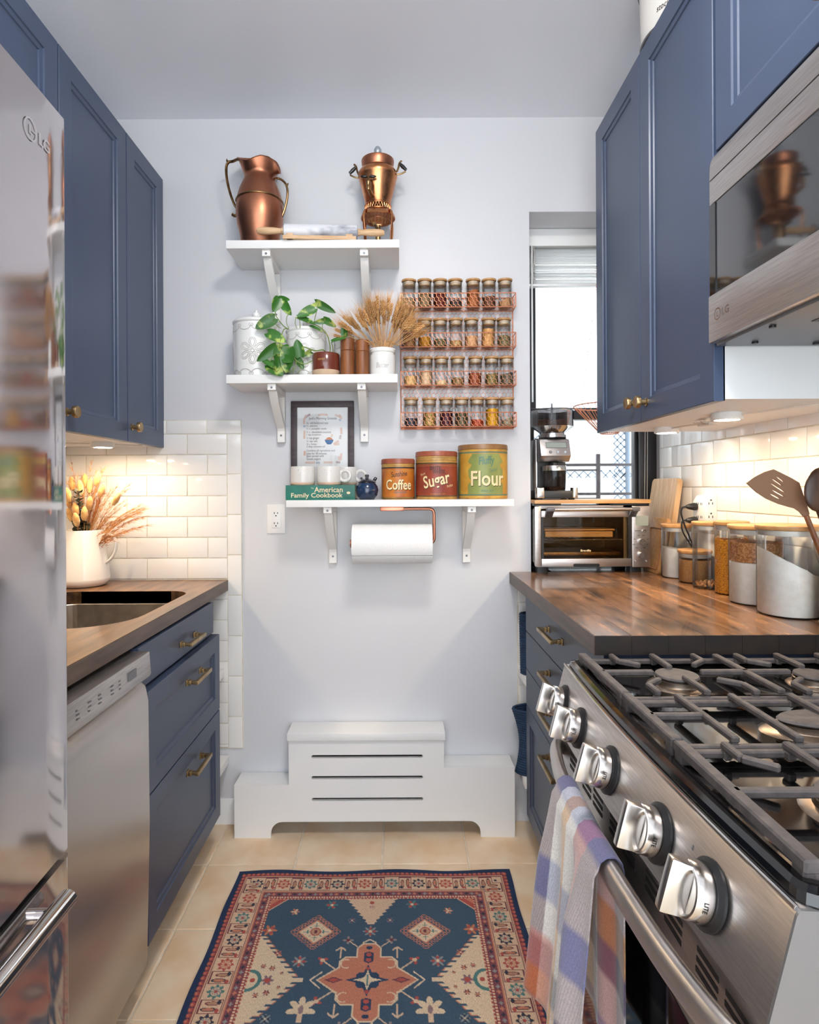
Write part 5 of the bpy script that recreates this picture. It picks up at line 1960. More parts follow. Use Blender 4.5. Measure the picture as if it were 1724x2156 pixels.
und = MB().box(MXF + .012, XR - .006, MY0 + .003, MY1 - .002, MZ0 - .006, MZ0 + .003).build('underside', 'grey_metal', t, bevel=.002)
pm('filter_mesh', C(150, 138, 120), .5, .6, c2=C(90, 80, 68), scale=220, bump=.6, bscale=300)
MB().box(MXF + .09, MXF + .27, MY0 + .05, MY1 - .20, MZ0 - .0085, MZ0 - .0055).build('grease_filter', 'filter_mesh', t, bevel=.001)
MB().box(MXF + .08, MXF + .28, MY0 + .04, MY1 - .19, MZ0 - .0072, MZ0 - .0058).build('filter_frame', 'black_plastic', t, smooth=0)
for y, xx in ((MY1 - .04, MXF + .07), (MY1 - .16, MXF + .03), (MY1 - .03, MXF + .20)):
    MB().lathe([(0, MZ0 - .010), (.006, MZ0 - .010), (.006, MZ0 - .006), (0, MZ0 - .006)], (xx, y, 0), 12).build('bolt', 'black_plastic', t)
bd = MB()
for k in range(24):
    a0, a1 = 2 * PI * k / 24, 2 * PI * (k + 1) / 24
    r0, r1 = .0095, .0125
    bd.add([(r0 * math.cos(a0), r0 * math.sin(a0), 0), (r1 * math.cos(a0), r1 * math.sin(a0), 0), (r1 * math.cos(a1), r1 * math.sin(a1), 0), (r0 * math.cos(a1), r0 * math.sin(a1), 0)], [(0, 1, 2, 3)])
bd.add([(-.002, -.005, 0), (.0, -.005, 0), (.0, .005, 0), (-.002, .005, 0)], [(0, 1, 2, 3)])
bd.add([(-.002, -.005, 0), (.004, -.005, 0), (.004, -.0033, 0), (-.002, -.0033, 0)], [(0, 1, 2, 3)])
lg = text('LG', height=.016, bold=.01)
bd.add([(x + .030, y, 0) for x, y, z in lg.v], lg.f)
yb, zb = 1.212, MZ0 + .052
bd.map(lambda a, b, c: (MXF - .0038, yb - a, zb + b)).build('badge', 'chrome', bt, fix=False, smooth=0)

# ------------------------------------------------------------------ gas range
GX, GY0, GY1, GZ = .357, .535, 1.290, .8885
t = thing('gas_range', (.7, .91, 0), 'stainless gas range with five knobs and cast iron grates', 'stove')
MB().box(.40, XR - .006, GY0 + .004, GY1 - .014, .04, .83).build('body', 'grey_metal', t, smooth=0)
for y in (GY0 + .04, GY1 - .06):
    for xx in (.45, XR - .08):
        MB().lathe([(0, 0), (.016, 0), (.016, .012), (.01, .014), (.01, .04), (0, .04)], (xx, y, 0), 12).build('foot', 'black_plastic', t)
# black enamel cooktop: a shallow tray with a raised rolled rim
n = 8
tr = MB()
rings = [(0, .835), (0, GZ - .012), (.003, GZ - .003), (.010, GZ), (.020, GZ - .001), (.034, GZ - .010), (.050, GZ - .0135)]
for d, z in rings:
    pass
def tray_loop(d):
    pts = rrect(GX + .004 + d, XR - .008 - d, GY0 + d, GY1 - .006 - d, max(.004, .02 - d * .2), 4)
    out, n_ = [], len(pts)
    for i in range(n_):                      # split the long front edge so that it can bow
        a, b = pts[i], pts[(i + 1) % n_]
        out.append(a)
        if abs(a[0] - b[0]) < 1e-6 and a[0] < .5 and abs(a[1] - b[1]) > .3:
            out += [(a[0], a[1] + (b[1] - a[1]) * k / 16) for k in range(1, 16)]
    return [(x - (.012 * max(0.0, 1 - ((y - .9125) / .3775) ** 2) if x < .5 else 0), y) for x, y in out]


rows = [[(q[0], q[1], z) for q in tray_loop(d)] for d, z in rings]
nn = len(rows[0])
for a, b in zip(rows, rows[1:]):
    for i in range(nn):
        j = (i + 1) % nn
        tr.add([a[i], a[j], b[j], b[i]], [(0, 1, 2, 3)])
tr.add(rows[-1], [tuple(range(nn))])
bow = lambda y: .012 * max(0.0, 1 - ((y - .9125) / .3775) ** 2)
tr.build('cooktop', 'black_gloss', t, smooth=50, fix=False)
# control panel with slanted face
P0, P1 = Vector((GX, 0, GZ - .012)), Vector((.327, 0, .768))
psec = [(.41, GZ - .016), (GX + .001, GZ - .013), (GX - .003, GZ - .018), (P1.x, P1.z), (P1.x + .004, P1.z - .004), (.41, P1.z - .004)]
pys = [GY0 + .002 + (GY1 - .010 - GY0) * k / 16 for k in range(17)]
cpan = MB()
cpan.add([(x - (bow(y) if x < .40 else 0), y, z) for y in pys for x, z in psec],
         [(k * 6 + i, k * 6 + (i + 1) % 6, k * 6 + 6 + (i + 1) % 6, k * 6 + 6 + i) for k in range(16) for i in range(6)] + [tuple(range(6)), tuple(range(101, 95, -1))])
cpan = cpan.build('control_panel', 'steel', t, smooth=25)
pm('range_side', C(132, 130, 130), .45, .6)
MB().prism([(.41, GZ - .016), (GX + .001, GZ - .013), (GX - .003, GZ - .018), (P1.x, P1.z), (.343, .755), (.343, .18), (.41, .18)], GY0 - .001, GY0 + .003, plane='xy').map(lambda x, y, z: (x, z, y)).build('end_cap', 'range_side', t, smooth=0)
MB().tube([(GX - .001 - bow(y), y, GZ - .013) for y in pys], .0028, 8).build('panel_trim', 'chrome', t)
nrm = Vector((-(P0.z - P1.z), 0, (P1.x - P0.x) * -1))
nrm = Vector((-(P0.z - P1.z), 0, (P0.x - P1.x))).normalized()          # out of the sloping face
upv = (P0 - P1).normalized()


def knob_at(y, frac, turn):
    c = P1 + (P0 - P1) * frac
    c = Vector((c.x - bow(y), y, c.z)) + nrm * .001
    M = Matrix((( -0.0, upv.x, nrm.x, c.x), (-1.0, upv.y, nrm.y, c.y), (0.0, upv.z, nrm.z, c.z), (0, 0, 0, 1)))
    Mt = M @ Matrix.Rotation(turn, 4, 'Z')
    bz = MB().lathe([(0, 0), (.036, 0), (.036, .003), (.031, .007), (0, .007)], n=32).xf(M).build('burner_knob', 'black_plastic', t)
    MB().lathe([(0, .007), (.0285, .007), (.030, .010), (.0295, .026), (.0285, .028), (.026, .0285), (.0235, .025), (0, .0235)], n=40).xf(Mt).build('dial', 'knob_metal', bz, smooth=35)
    gr = MB()
    gr.add([(-.0085, -.028, .024), (.0085, -.028, .024), (.0085, .028, .024), (-.0085, .028, .024),
            (-.0065, -.029, .050), (.0065, -.029, .050), (.0065, .030, .050), (-.0065, .030, .050)],
           [(3, 2, 1, 0), (4, 5, 6, 7), (0, 1, 5, 4), (1, 2, 6, 5), (2, 3, 7, 6), (3, 0, 4, 7)])
    gr.xf(Mt).build('grip', 'knob_metal', bz, bevel=.0025)
    r = .0299
    for word, ang in (('LITE', .0), ('HI', -.80)):
        m = text(word, width=.011 if word == 'LITE' else .006, height=.005, step=.004)
        m.map(lambda a, b, c: ((r + .0004) * math.cos(ang - a / r), (r + .0004) * math.sin(ang - a / r), .018 - b))
        m.xf(M).build('lettering', 'slot_dark', bz, fix=False, smooth=0)
    return bz


for y, tn in ((.647, .0), (.762, .02), (.932, -.02), (1.096, .02), (1.222, .0)):
    knob_at(y, .42, tn)
mk = MB()
for y in (.70, .81, .985, 1.15, 1.262):
    c = P1 + (P0 - P1) * .62
    for k in range(3):
        a = Vector((c.x - bow(y), y - k * .006, c.z)) + nrm * .0006 + upv * (.004 * (k % 2))
        e1, e2 = Vector((0, .0035, 0)), upv * .006
        mk.add([a, a + e1, a + e1 + e2, a + e2], [(0, 1, 2, 3)])
mk.build('printed_marks', 'grey_metal', cpan, fix=False, smooth=0, kind='stuff')
# oven door, vents, window, handle
DX = .343
MB().box(DX, .40, GY0 + .0045, GY1 - .010, .18, .760).build('oven_door', 'steel', t, bevel=.002)
door = [o for o in t.children if o.name.startswith('oven_door')][0]
MB().box(DX - .0012, DX + .002, GY0 + .07, GY1 - .075, .25, .615).build('oven_window', 'black_gloss', door, smooth=0)
MB().box(DX + .004, .40, GY0 + .006, GY1 - .012, .045, .172).build('warming_drawer', 'steel', t, bevel=.002)
k = 0
y = GY0 + .05
while y < GY1 - .09:
    for zz, off in ((.722, 0), (.709, .002), (.696, .004)):
        L = .046
        MB().add([(DX - .0008, y + off, zz - .0032), (DX - .0008, y + off + L, zz - .0032), (DX - .0008, y + off + L, zz + .0032), (DX - .0008, y + off, zz + .0032),
                  (DX + .001, y + off, zz - .0032), (DX + .001, y + off + L, zz - .0032), (DX + .001, y + off + L, zz + .0032), (DX + .001, y + off, zz + .0032)],
                 [(0, 1, 2, 3), (7, 6, 5, 4), (0, 4, 5, 1), (1, 5, 6, 2), (2, 6, 7, 3), (3, 7, 4, 0)]).build('vent_slot', 'slot_dark', door, smooth=0)
    y += .060 if k % 2 == 0 else .082
    k += 1
HZ = .712
pm('handle_satin', C(206, 200, 196), .34, .95)
hp = spline([(DX - .002, 1.262, HZ), (.330, 1.250, HZ), (.318, 1.215, HZ), (.304, 1.13, HZ), (.297, 1.02, HZ), (.294, .915, HZ), (.297, .80, HZ), (.304, .69, HZ), (.318, .60, HZ), (.330, .568, HZ), (DX - .002, .556, HZ)], 6)
MB().tube(hp, .0145, 14, flat=(.85, 1.4)).build('door_handle', 'handle_satin', door, smooth=50)

# grates
ZG = .905
FXB, BXB = .386, XR - .05


def bar(m, a, b, w=.0075, h=.011, z=ZG):
    a, b = Vector((a[0], a[1], 0)), Vector((b[0], b[1], 0))
    d = (b - a).normalized()
    s = Vector((-d.y, d.x, 0)) * w
    P = [a + s, a - s, b - s, b + s]
    m.add([(p.x, p.y, z - h) for p in P] + [(p.x, p.y, z) for p in P], [(3, 2, 1, 0), (4, 5, 6, 7), (0, 1, 5, 4), (1, 2, 6, 5), (2, 3, 7, 6), (3, 0, 4, 7)])


zc0 = GZ - .0135
secs = ((1.262, 1.021), (1.017, .831), (.827, .558))
for k, (y1, y0) in enumerate(secs):
    m = MB()
    bar(m, (FXB, y0), (FXB, y1), .0085, .014)
    bar(m, (BXB, y0), (BXB, y1), .0085, .014)
    for yy in (y0 + .0065, y1 - .0065):
        bar(m, (FXB, yy), (BXB, yy), .006, .010, ZG - .012 if not (k == 1) else ZG - .012)
    for xx in (FXB, BXB):
        for yy in (y0 + .012, y1 - .012):
            m.box(xx - .008, xx + .008, yy - .010, yy + .010, zc0 + .003, ZG - .010)
    ym = (y0 + y1) / 2
    hw = (y1 - y0) / 2
    if k != 1:
        for bx_ in (.530, .790):
            for s in (-1, 1):
                ye = ym + s * (hw - .005)
                # raised fingers from both sides towards the burner, bent at the end
                m.box(bx_ - .006, bx_ + .006, min(ye, ye - s * .016), max(ye, ye - s * .016), zc0 + .008, ZG - .010)
                bar(m, (bx_, ye), (bx_, ym + s * .030), .006, .010)
                for dx in (-.085, .085):
                    bar(m, (bx_ + dx, ye), (bx_ + dx, ye - s * .045), .0055, .010)
                    bar(m, (bx_ + dx, ye - s * .043), (bx_ + dx * .62, ye - s * .072), .0055, .010)
                    m.box(bx_ + dx - .0055, bx_ + dx + .0055, min(ye, ye - s * .014), max(ye, ye - s * .014), zc0 + .008, ZG - .010)
        bar(m, (FXB, ym), (.530 - .045, ym), .006, .010)
        bar(m, (BXB, ym), (.790 + .045, ym), .006, .010)
        bar(m, (.530 + .045, ym), (.790 - .045, ym), .006, .010)
        bar(m, (.660, y0 + .01), (.660, y1 - .01), .0065, .010)
    else:
        for dx in (.47, .56, .66, .76, .85):
            bar(m, (dx, y0 + .004), (dx, y1 - .004), .006, .010)
            for yy in (y0 + .010, y1 - .010):
                m.box(dx - .006, dx + .006, yy - .006, yy + .006, zc0 + .008, ZG - .010)
        bar(m, (FXB, ym), (.47, ym), .006, .010)
    m.build('grate', 'cast_iron', t, bevel=.0022, seg=1)


pm('burner_ring', C(168, 152, 136), .35, .9, c2=C(120, 100, 84), scale=30)


def burner(x, y, r, sx=1.0):
    z = zc0
    b = MB().lathe([(0, z), (r * 1.35, z), (r * 1.25, z + .003), (r * 1.02, z + .005), (r, z + .007), (r * 1.02, z + .014), (r * .9, z + .016), (0, z + .016)], n=32)
    b.map(lambda a, c, h: (a * sx + x, c + y, h)).build('burner', 'burner_ring', t)
    bb_ = [o for o in t.children if o.name.startswith('burner') and 'knob' not in o.name][-1]
    c = MB().lathe([(0, z + .0165), (r * .96, z + .0165), (r * 1.0, z + .019), (r * .95, z + .022), (0, z + .0235)], n=32)
    c.map(lambda a, d, h: (a * sx + x, d + y, h)).build('burner_cap', 'cast_iron', bb_, smooth=40)


burner(.530, 1.142, .040)
burner(.790, 1.142, .034)
burner(.530, .692, .044)
burner(.790, .692, .036)
burner(.660, .924, .036, 2.1)

# ------------------------------------------------------------------ toaster oven in the niche
OX0, OX1, OYF, OYB = .5035, .929, 2.205, 2.435
OZ0 = CR + .022
OZ1 = 1.186
S_ = 5.675 * F / OYF
ox_ = lambda c: X(1110 + c / 5.675, OYF)
oz_ = lambda c: Z(840 + c / 5.675, OYF)
t = thing('toaster_oven', ((OX0 + OX1) / 2, (OYF + OYB) / 2, CR), 'brushed steel toaster oven with a glass door in the window niche', 'toaster oven')
sh = MB().box(OX0, OX0 + .006, OYF + .012, OYB, OZ0, OZ1).box(OX1 - .095, OX1, OYF + .012, OYB, OZ0, OZ1).box(OX0, OX1, OYB - .006, OYB, OZ0, OZ1)
sh.box(OX0, OX1, OYF + .012, OYB, OZ1 - .012, OZ1).box(OX0, OX1, OYF + .012, OYB, OZ0, OZ0 + .016)
sh.build('shell', 'steel_x', t, smooth=0)
for xx in (OX0 + .03, OX1 - .05):
    for yy in (OYF + .035, OYB - .04):
        MB().prism(rrect(xx - .022, xx + .022, yy - .02, yy + .02, .005, 3), CR, OZ0, plane='xy').build('foot', 'black_plastic', t)
xd0, xd1 = ox_(165), ox_(1238)
MB().box(OX0, xd0, OYF, OYF + .02, OZ0 + .002, OZ1 - .002).build('left_post', 'steel_x', t, bevel=.004)
pn = MB().box(xd1 + .002, OX1, OYF - .002, OYF + .02, OZ0 - .002, OZ1 - .002).build('control_panel', 'steel_x', t, bevel=.006)
# door
dz0, dz1 = oz_(2012), oz_(1345)
gz0, gz1 = oz_(1918), oz_(1425)
dd = MB().box(xd0, xd1, OYF - .004, OYF + .010, gz1, dz1).box(xd0, xd1, OYF - .004, OYF + .010, dz0, gz0)
dd = dd.build('door', 'steel_x', t, bevel=.0025)
MB().box(xd0, xd1, OYF - .001, OYF + .002, gz0, gz1).build('door_glass', 'oven_glass', dd, smooth=0)
fr_ = MB().box(xd0, xd0 + .008, OYF - .0015, OYF - .0011, gz0, gz1).box(xd1 - .012, xd1, OYF - .0015, OYF - .0011, gz0, gz1)
fr_.build('glass_border', 'black_plastic', dd, smooth=0)
m = MB().prism(rrect(ox_(540), ox_(855), dz0 - .001, oz_(1978), .006, 4), OYF - .0055, OYF - .003, plane='xz')
m.build('finger_recess', 'black_plastic', dd, smooth=0)
hz = oz_(1327)
hd = MB().tube([(ox_(290), OYF - .036, hz), (ox_(1210), OYF - .036, hz)], .0068, 14)
hd.build('handle_bar', 'knob_metal', dd)
for xa, xb in ((ox_(205), ox_(295)), (ox_(1205), ox_(1290))):
    MB().prism([(OYF - .046, hz + .007), (OYF - .036, hz + .0085), (OYF - .022, hz + .004), (OYF - .003, oz_(1400)), (OYF - .003, oz_(1425)), (OYF - .030, hz - .008), (OYF - .044, hz - .007)], xa, xb, plane='yz').build('handle_end', 'grey_metal', dd, bevel=.002)
m = text('Breville', width=ox_(755) - ox_(632), height=.0075, bold=.015)
xc, zc = ox_(693), oz_(1822)
m.map(lambda a, b, c: (a + xc, OYF - .0018, b + zc)).build('lettering', 'tin_cream', dd, fix=False, smooth=0)
# inside: racks, tray
pm('oven_inside', C(84, 66, 46), .45, .4)
MB().box(OX0 + .007, xd1, OYB - .012, OYB - .007, OZ0 + .017, OZ1 - .013).build('oven_liner', 'oven_inside', t, smooth=0)
rk = MB()
zr = oz_(1700)
for k in range(16):
    xx = xd0 + .012 + (xd1 - xd0 - .03) * k / 15
    rk.tube([(xx, OYF + .02, zr), (xx, OYB - .015, zr)], .0014, 5)
rk.tube([(xd0 + .008, OYF + .02, zr), (xd1 - .012, OYF + .02, zr)], .002, 6)
rk.build('wire_rack', 'chrome', t)
MB().box(ox_(240), ox_(1060), OYF + .035, OYB - .03, oz_(1672), oz_(1600)).box(ox_(225), ox_(1080), OYF + .03, OYB - .028, oz_(1592), oz_(1572)).build('baking_pan', 'pale_wood', t, bevel=.003)
MB().box(ox_(210), ox_(1130), OYF + .02, OYB - .02, oz_(1885), oz_(1850)).build('crumb_tray', 'brass', t, bevel=.001)
# panel furniture
yp = OYF - .003
MB().prism(rrect(ox_(1290), ox_(1440), oz_(1528), oz_(1410), .003, 3), yp - .0005, yp + .002, plane='xz').build('display', 'lcd', pn, smooth=0)
for cxp, czp, rp, mt in ((1388, 1590, .0062, 'knob_metal'), (1352, 1718, .0115, 'knob_metal'), (1350, 1878, .0112, 'knob_metal'), (1278, 1952, .0028, 'galvanised'), (1412, 1952, .0028, 'galvanised')):
    d_ = .012 if rp > .008 else .004
    MB().lathe([(0, .002), (rp * 1.06, .002), (rp * 1.06, -d_ * .3), (rp, -d_), (rp * .9, -d_ - .0012), (0, -d_ - .001)], (ox_(cxp), yp, oz_(czp)), 28, axis='y').build('dial' if rp > .008 else 'button', mt, pn, smooth=35)
mk = MB()
for cxp, czp, w in ((1310, 1590, 70), (1322, 1645, 26), (1380, 1645, 26), (1272, 1688, 24), (1430, 1690, 20), (1266, 1752, 24), (1426, 1752, 20), (1300, 1793, 34), (1392, 1793, 28)):
    ww = w / S_ * F / F
    ww = w / 5.675 * OYF / F
    mk.add([(ox_(cxp) - ww / 2, yp - .0006, oz_(czp) - .0009), (ox_(cxp) + ww / 2, yp - .0006, oz_(czp) - .0009), (ox_(cxp) + ww / 2, yp - .0006, oz_(czp) + .0009), (ox_(cxp) - ww / 2, yp - .0006, oz_(czp) + .0009)], [(0, 1, 2, 3)])
mk.build('printed_marks', 'slot_dark', pn, fix=False, smooth=0, kind='stuff')

# bamboo board lying on the toaster oven, with the grinder on it
bz = 1.2075
t = thing('bamboo_tray', (.70, 2.31, OZ1), 'thin bamboo board lying on the toaster oven', 'board')
MB().prism([(.4995, 2.19), (.925, 2.19), (.928, 2.20), (.928, 2.40), (.4995, 2.40)], bz - .014, bz, plane='xy').build('board', 'bamboo', t, bevel=.002)
m = MB()
for a, b in ((.50, .60), (.79, .92)):
    for yy in (2.205, 2.36):
        m.box(a, b, yy, yy + .03, OZ1, bz - .0138)
m.build('runner', 'black_plastic', t, smooth=0)

gx0, gy0 = .588, 2.300
g_ = lambda c: Z(840 + c / 5.675, 2.245)
hx_ = lambda c: X(1110 + c / 5.675, 2.245)
t = thing('coffee_grinder', (gx0, gy0, bz), 'steel burr coffee grinder with a bean hopper beside the window', 'coffee grinder')
xb0, xb1 = hx_(88), hx_(598)
xm = (hx_(150) + hx_(500)) / 2
# base
bs = MB()
bs.prism(rrect(xb0 + .004, xb1 - .004, 2.235, 2.385, .02, 4), bz + .004, g_(1105), plane='xy')
bs = bs.build('base', 'black_plastic', t, bevel=.004)
for s, (a, b) in enumerate(((hx_(88), hx_(205)), (hx_(520), hx_(598)))):
    MB().prism(rrect(a, b, 2.229, 2.262, .010, 4), g_(1195), g_(1068), plane='xy').build('front_foot', 'knob_metal', t, bevel=.003)
for xx in (xb0 + .02, xb1 - .02):
    for yy in (2.255, 2.36):
        MB().lathe([(0, bz), (.012, bz), (.012, bz + .005), (0, bz + .005)], (xx, yy, 0), 12).build('rubber_foot', 'black_plastic', t)
# back column and head
MB().prism(rrect(hx_(115), hx_(525), 2.31, 2.385, .02, 4), bz + .004, g_(480), plane='xy').build('column', 'knob_metal', t, bevel=.003)
MB().box(hx_(165), hx_(510), 2.305, 2.311, g_(1100), g_(760)).build('dark_recess', 'black_plastic', t, smooth=0)
hd = MB()
hd.prism([(2.32, g_(762)), (2.262, g_(762)), (2.236, g_(690)), (2.262, g_(488)), (2.30, g_(462)), (2.385, g_(462)), (2.385, g_(762))], hx_(160), hx_(520), plane='yz')
hd = hd.build('head', 'steel_x', t, bevel=.005)
face = lambda c: 2.236 + (2.262 - 2.236) * ((690 - c) / (690 - 488))
def face_plate(x0, x1, c0, c1, mat, name, e=.0008, r=.002):
    m = MB()
    pts = rrect(hx_(x0), hx_(x1), 0, 1, .0001, 1)
    zt, zb_ = g_(c0), g_(c1)
    m.add([(hx_(x0), face(c1) - e, zb_), (hx_(x1), face(c1) - e, zb_), (hx_(x1), face(c0) - e, zt), (hx_(x0), face(c0) - e, zt),
           (hx_(x0), face(c1) + .002, zb_), (hx_(x1), face(c1) + .002, zb_), (hx_(x1), face(c0) + .002, zt), (hx_(x0), face(c0) + .002, zt)],
          [(0, 1, 2, 3), (7, 6, 5, 4), (0, 4, 5, 1), (1, 5, 6, 2), (2, 6, 7, 3), (3, 7, 4, 0)])
    return m.build(name, mat, hd, smooth=0)
face_plate(228, 478, 525, 595, 'grey_metal', 'display_bezel')
face_plate(234, 472, 530, 590, 'lcd', 'display', .0014)
for c, mt in ((277, 'grey_metal'), (362, 'galvanised'), (448, 'galvanised')):
    MB().lathe([(0, .003), (.0052, .003), (.0052, -.004), (.0046, -.005), (0, -.005)], (hx_(c), face(645), g_(645)), 20, axis='y').build('button', mt, hd)
MB().lathe([(0, .0), (.012, 0), (.012, .008), (.010, .010), (0, .010)], (hx_(525), 2.31, g_(618)), 24, axis='x').build('side_dial', 'grey_metal', t)
# hopper
zc_ = g_(462)
cxh, cyh = X(1110 + 303 / 5.675, 2.30), 2.300
MB().lathe([(.052, zc_), (.052, zc_ + .010), (.046, zc_ + .012), (.046, zc_ + .016)], (cxh, cyh, 0), 32).build('hopper_collar', 'knob_metal', t)
zh0, zh1, zh2 = zc_ + .014, g_(330), g_(140)
hp_ = MB().lathe([(.045, zh0), (.047, zh0 + .005), (.080, zh1), (.081, zh1 + .004), (.081, zh2), (.083, zh2 + .002)], (cxh, cyh, 0), 40).build('hopper', 'smoked_glass', t, smooth=35)
MB().lathe([(.078, zh2 + .003), (.084, zh2 + .003), (.084, zh2 + .006), (.070, zh2 + .008), (.02, zh2 + .008), (0, zh2 + .008)], (cxh, cyh, 0), 40).build('hopper_lid', 'smoked_glass', t, smooth=35)
MB().tube([(cxh - .002, cyh, zh1), (cxh - .002, cyh, g_(38))], .0038, 10).build('lid_handle', 'grey_metal', t)
pm('coffee_beans', C(52, 34, 26), .5, c2=C(96, 62, 44), scale=260, bump=1.0, bscale=220, bdist=.004)
MB().lathe([(0, zh0 + .001), (.043, zh0 + .001), (.046, zh0 + .006), (.078, zh1), (.079, zh1 + .006), (.079, zh1 + .022), (.05, zh1 + .024), (0, zh1 + .020)], (cxh, cyh, 0), 36).build('coffee_beans', 'coffee_beans', hp_, smooth=60)
# grounds cup
cxc, cyc = hx_(343), 2.268
zq = g_(1100)
MB().lathe([(0, zq), (.036, zq), (.041, zq + .006), (.0435, g_(880)), (.0435, g_(868))], (cxc, cyc, 0), 32).build('grounds_cup', 'smoked_glass', t, smooth=40)
MB().lathe([(.0435, g_(868)), (.0445, g_(866)), (.0445, g_(812)), (.043, g_(805)), (.030, g_(802)), (0, g_(802))], (cxc, cyc, 0), 32).build('cup_lid', 'knob_metal', t, smooth=40)
MB().lathe([(0, g_(803)), (.017, g_(803)), (.016, g_(775)), (.012, g_(764)), (0, g_(764))], (cxc, cyc, 0), 20).build('chute', 'black_plastic', t)
MB().lathe([(0, zq + .001), (.035, zq + .001), (.040, zq + .007), (.041, zq + .012), (0, zq + .014)], (cxc, cyc, 0), 28).build('ground_coffee', 'coffee_beans', t)

# ------------------------------------------------------------------ blind in the window
t = thing('venetian_blind', (.77, 2.43, Z(603, 2.43)), 'white slatted blind pulled up at the top of the window', 'blind')
hz1, hz0 = NZ1 - .001, NZ1 - .070
MB().box(NX0 + .002, XR - .012, 2.395, 2.438, hz0, hz1).build('head_rail', 'trim_white', t, bevel=.003)
zz = hz0 - .008
rr = random.Random(4)
k = 0
while zz > Z(600, 2.42):
    tl = rr.uniform(-.0035, .0035)
    sl = MB()
    ta = rr.uniform(.15, .35)
    for i in range(2):
        pass
    sl.add([(NX0 + .006, 2.404, zz - .004 * ta), (XR - .016, 2.404, zz - .004 * ta + tl), (XR - .016, 2.416, zz + .0015 + tl), (NX0 + .006, 2.416, zz + .0015), (XR - .016, 2.428, zz - .004 * ta + tl), (NX0 + .006, 2.428, zz - .004 * ta)],
           [(0, 1, 2, 3), (3, 2, 4, 5)])
    sl.build('slat', 'trim_white', t, fix=False, smooth=60)
    zz -= rr.choice((.0035, .0045, .006, .009))
    k += 1
MB().box(NX0 + .004, XR - .014, 2.402, 2.430, zz - .012, zz - .002).build('bottom_rail', 'trim_white', t, bevel=.002)
for xx in (NX0 + .05, .80):
    MB().tube(spline([(xx, 2.399, hz0), (xx + .004, 2.398, hz0 - .05), (xx - .004, 2.398, hz0 - .10), (xx + .002, 2.399, zz)]), .0011, 5).build('ladder_cord', 'cable_white', t)
MB().tube([(X(1122, 2.39), 2.390, hz0 - .001), (X(1122, 2.39), 2.390, Z(848, 2.39))], .0036, 8).build('wand', 'plastic_white', t)

# ------------------------------------------------------------------ hanging wire basket
hx0, hy0, hr, hzr = .752, 2.128, .122, Z(857, 2.128)
t = thing('hanging_basket', (hx0, hy0, hzr - .12), 'copper wire basket hanging on chains in front of the window', 'basket')
m = MB()
m.tube([(hx0 + hr * math.cos(2 * PI * i / 40), hy0 + hr * math.sin(2 * PI * i / 40), hzr) for i in range(40)], .0022, 8, closed=True)
m.build('rim', 'copper_wire', t)
m = MB()
for i in range(30):
    a = 2 * PI * i / 30
    m.tube([(hx0 + hr * math.cos(a), hy0 + hr * math.sin(a), hzr), (hx0 + .030 * math.cos(a), hy0 + .030 * math.sin(a), hzr - .098)], .0012, 5)
for r, z in ((.030, .098),):
    m.tube([(hx0 + r * math.cos(2 * PI * i / 20), hy0 + r * math.sin(2 * PI * i / 20), hzr - z) for i in range(20)], .0018, 6, closed=True)
m.build('wires', 'copper_wire', t, kind='stuff')
hook_z = 2.30
for i in range(3):
    a = 2 * PI * i / 3 + 2.75
    p0 = Vector((hx0 + hr * math.cos(a), hy0 + hr * math.sin(a), hzr))
    p0 = Vector((hx0 + hr * .80 * math.cos(a), hy0 + hr * .80 * math.sin(a), hzr - .02)) if i == 0 else p0
    p1 = Vector((hx0, hy0, hook_z))
    n = int((p1 - p0).length / .011)
    ch = MB()
    dv = (p1 - p0) / n
    s1 = dv.cross(Vector((0, 1, .3))).normalized()
    s2 = dv.cross(s1).normalized()
    for k in range(n):
        c = p0 + dv * (k + .5)
        s = s1 if k % 2 else s2
        ch.tube([c + dv * .62 * math.cos(q) + s * .0026 * math.sin(q) for q in [2 * PI * j / 8 for j in range(8)]], .0007, 4, closed=True)
    ch.build('chain', 'copper_wire', t, kind='stuff')
MB().tube(spline([(hx0, hy0, hook_z - .004), (hx0, hy0 + .01, hook_z + .03), (hx0, hy0 + .06, hook_z + .05), (hx0, D - .0005, hook_z + .05)]), .003, 8).build('wall_hook', 'black_plastic', t)

# ------------------------------------------------------------------ cutting boards leaning on the right wall
def leaning_board(name, label, y0, y1, xb, xt, h, th, mat, hole=None, r=.02):
    ang = math.asin((xt - xb) / h)
    M = Matrix.Translation((xb, 0, CR + .0005)) @ Matrix.Rotation(ang, 4, 'Y')
    poly = rrect(y0, y1, 0, h, r, 5)
    m = MB().prism(poly, 0, th, plane='yz')
    return m, M


m, M = leaning_board('', '', 2.175, 2.395, .966, 1.018, .352, .020, 'board_wood')
m.xf(M).build('cutting_board', 'board_wood', bevel=.003, label='large pale wooden cutting board leaning on the tiled wall', cat='cutting board')
m, M = leaning_board('', '', 2.158, 2.300, .936, .971, .205, .014, 'bamboo', r=.014)
t = thing('cutting_board', (.95, 2.22, CR), 'small bamboo cutting board with a juice groove in front of the large one', 'cutting board')
m.xf(M).build('board', 'bamboo', t, bevel=.002)
gv = MB()
lp = rrect(2.172, 2.285, .015, .165, .01, 4)
gv.tube([(-.0002, y, z) for y, z in lp], .0022, 6, closed=True)
gv.xf(M).build('juice_groove', 'acacia', t)

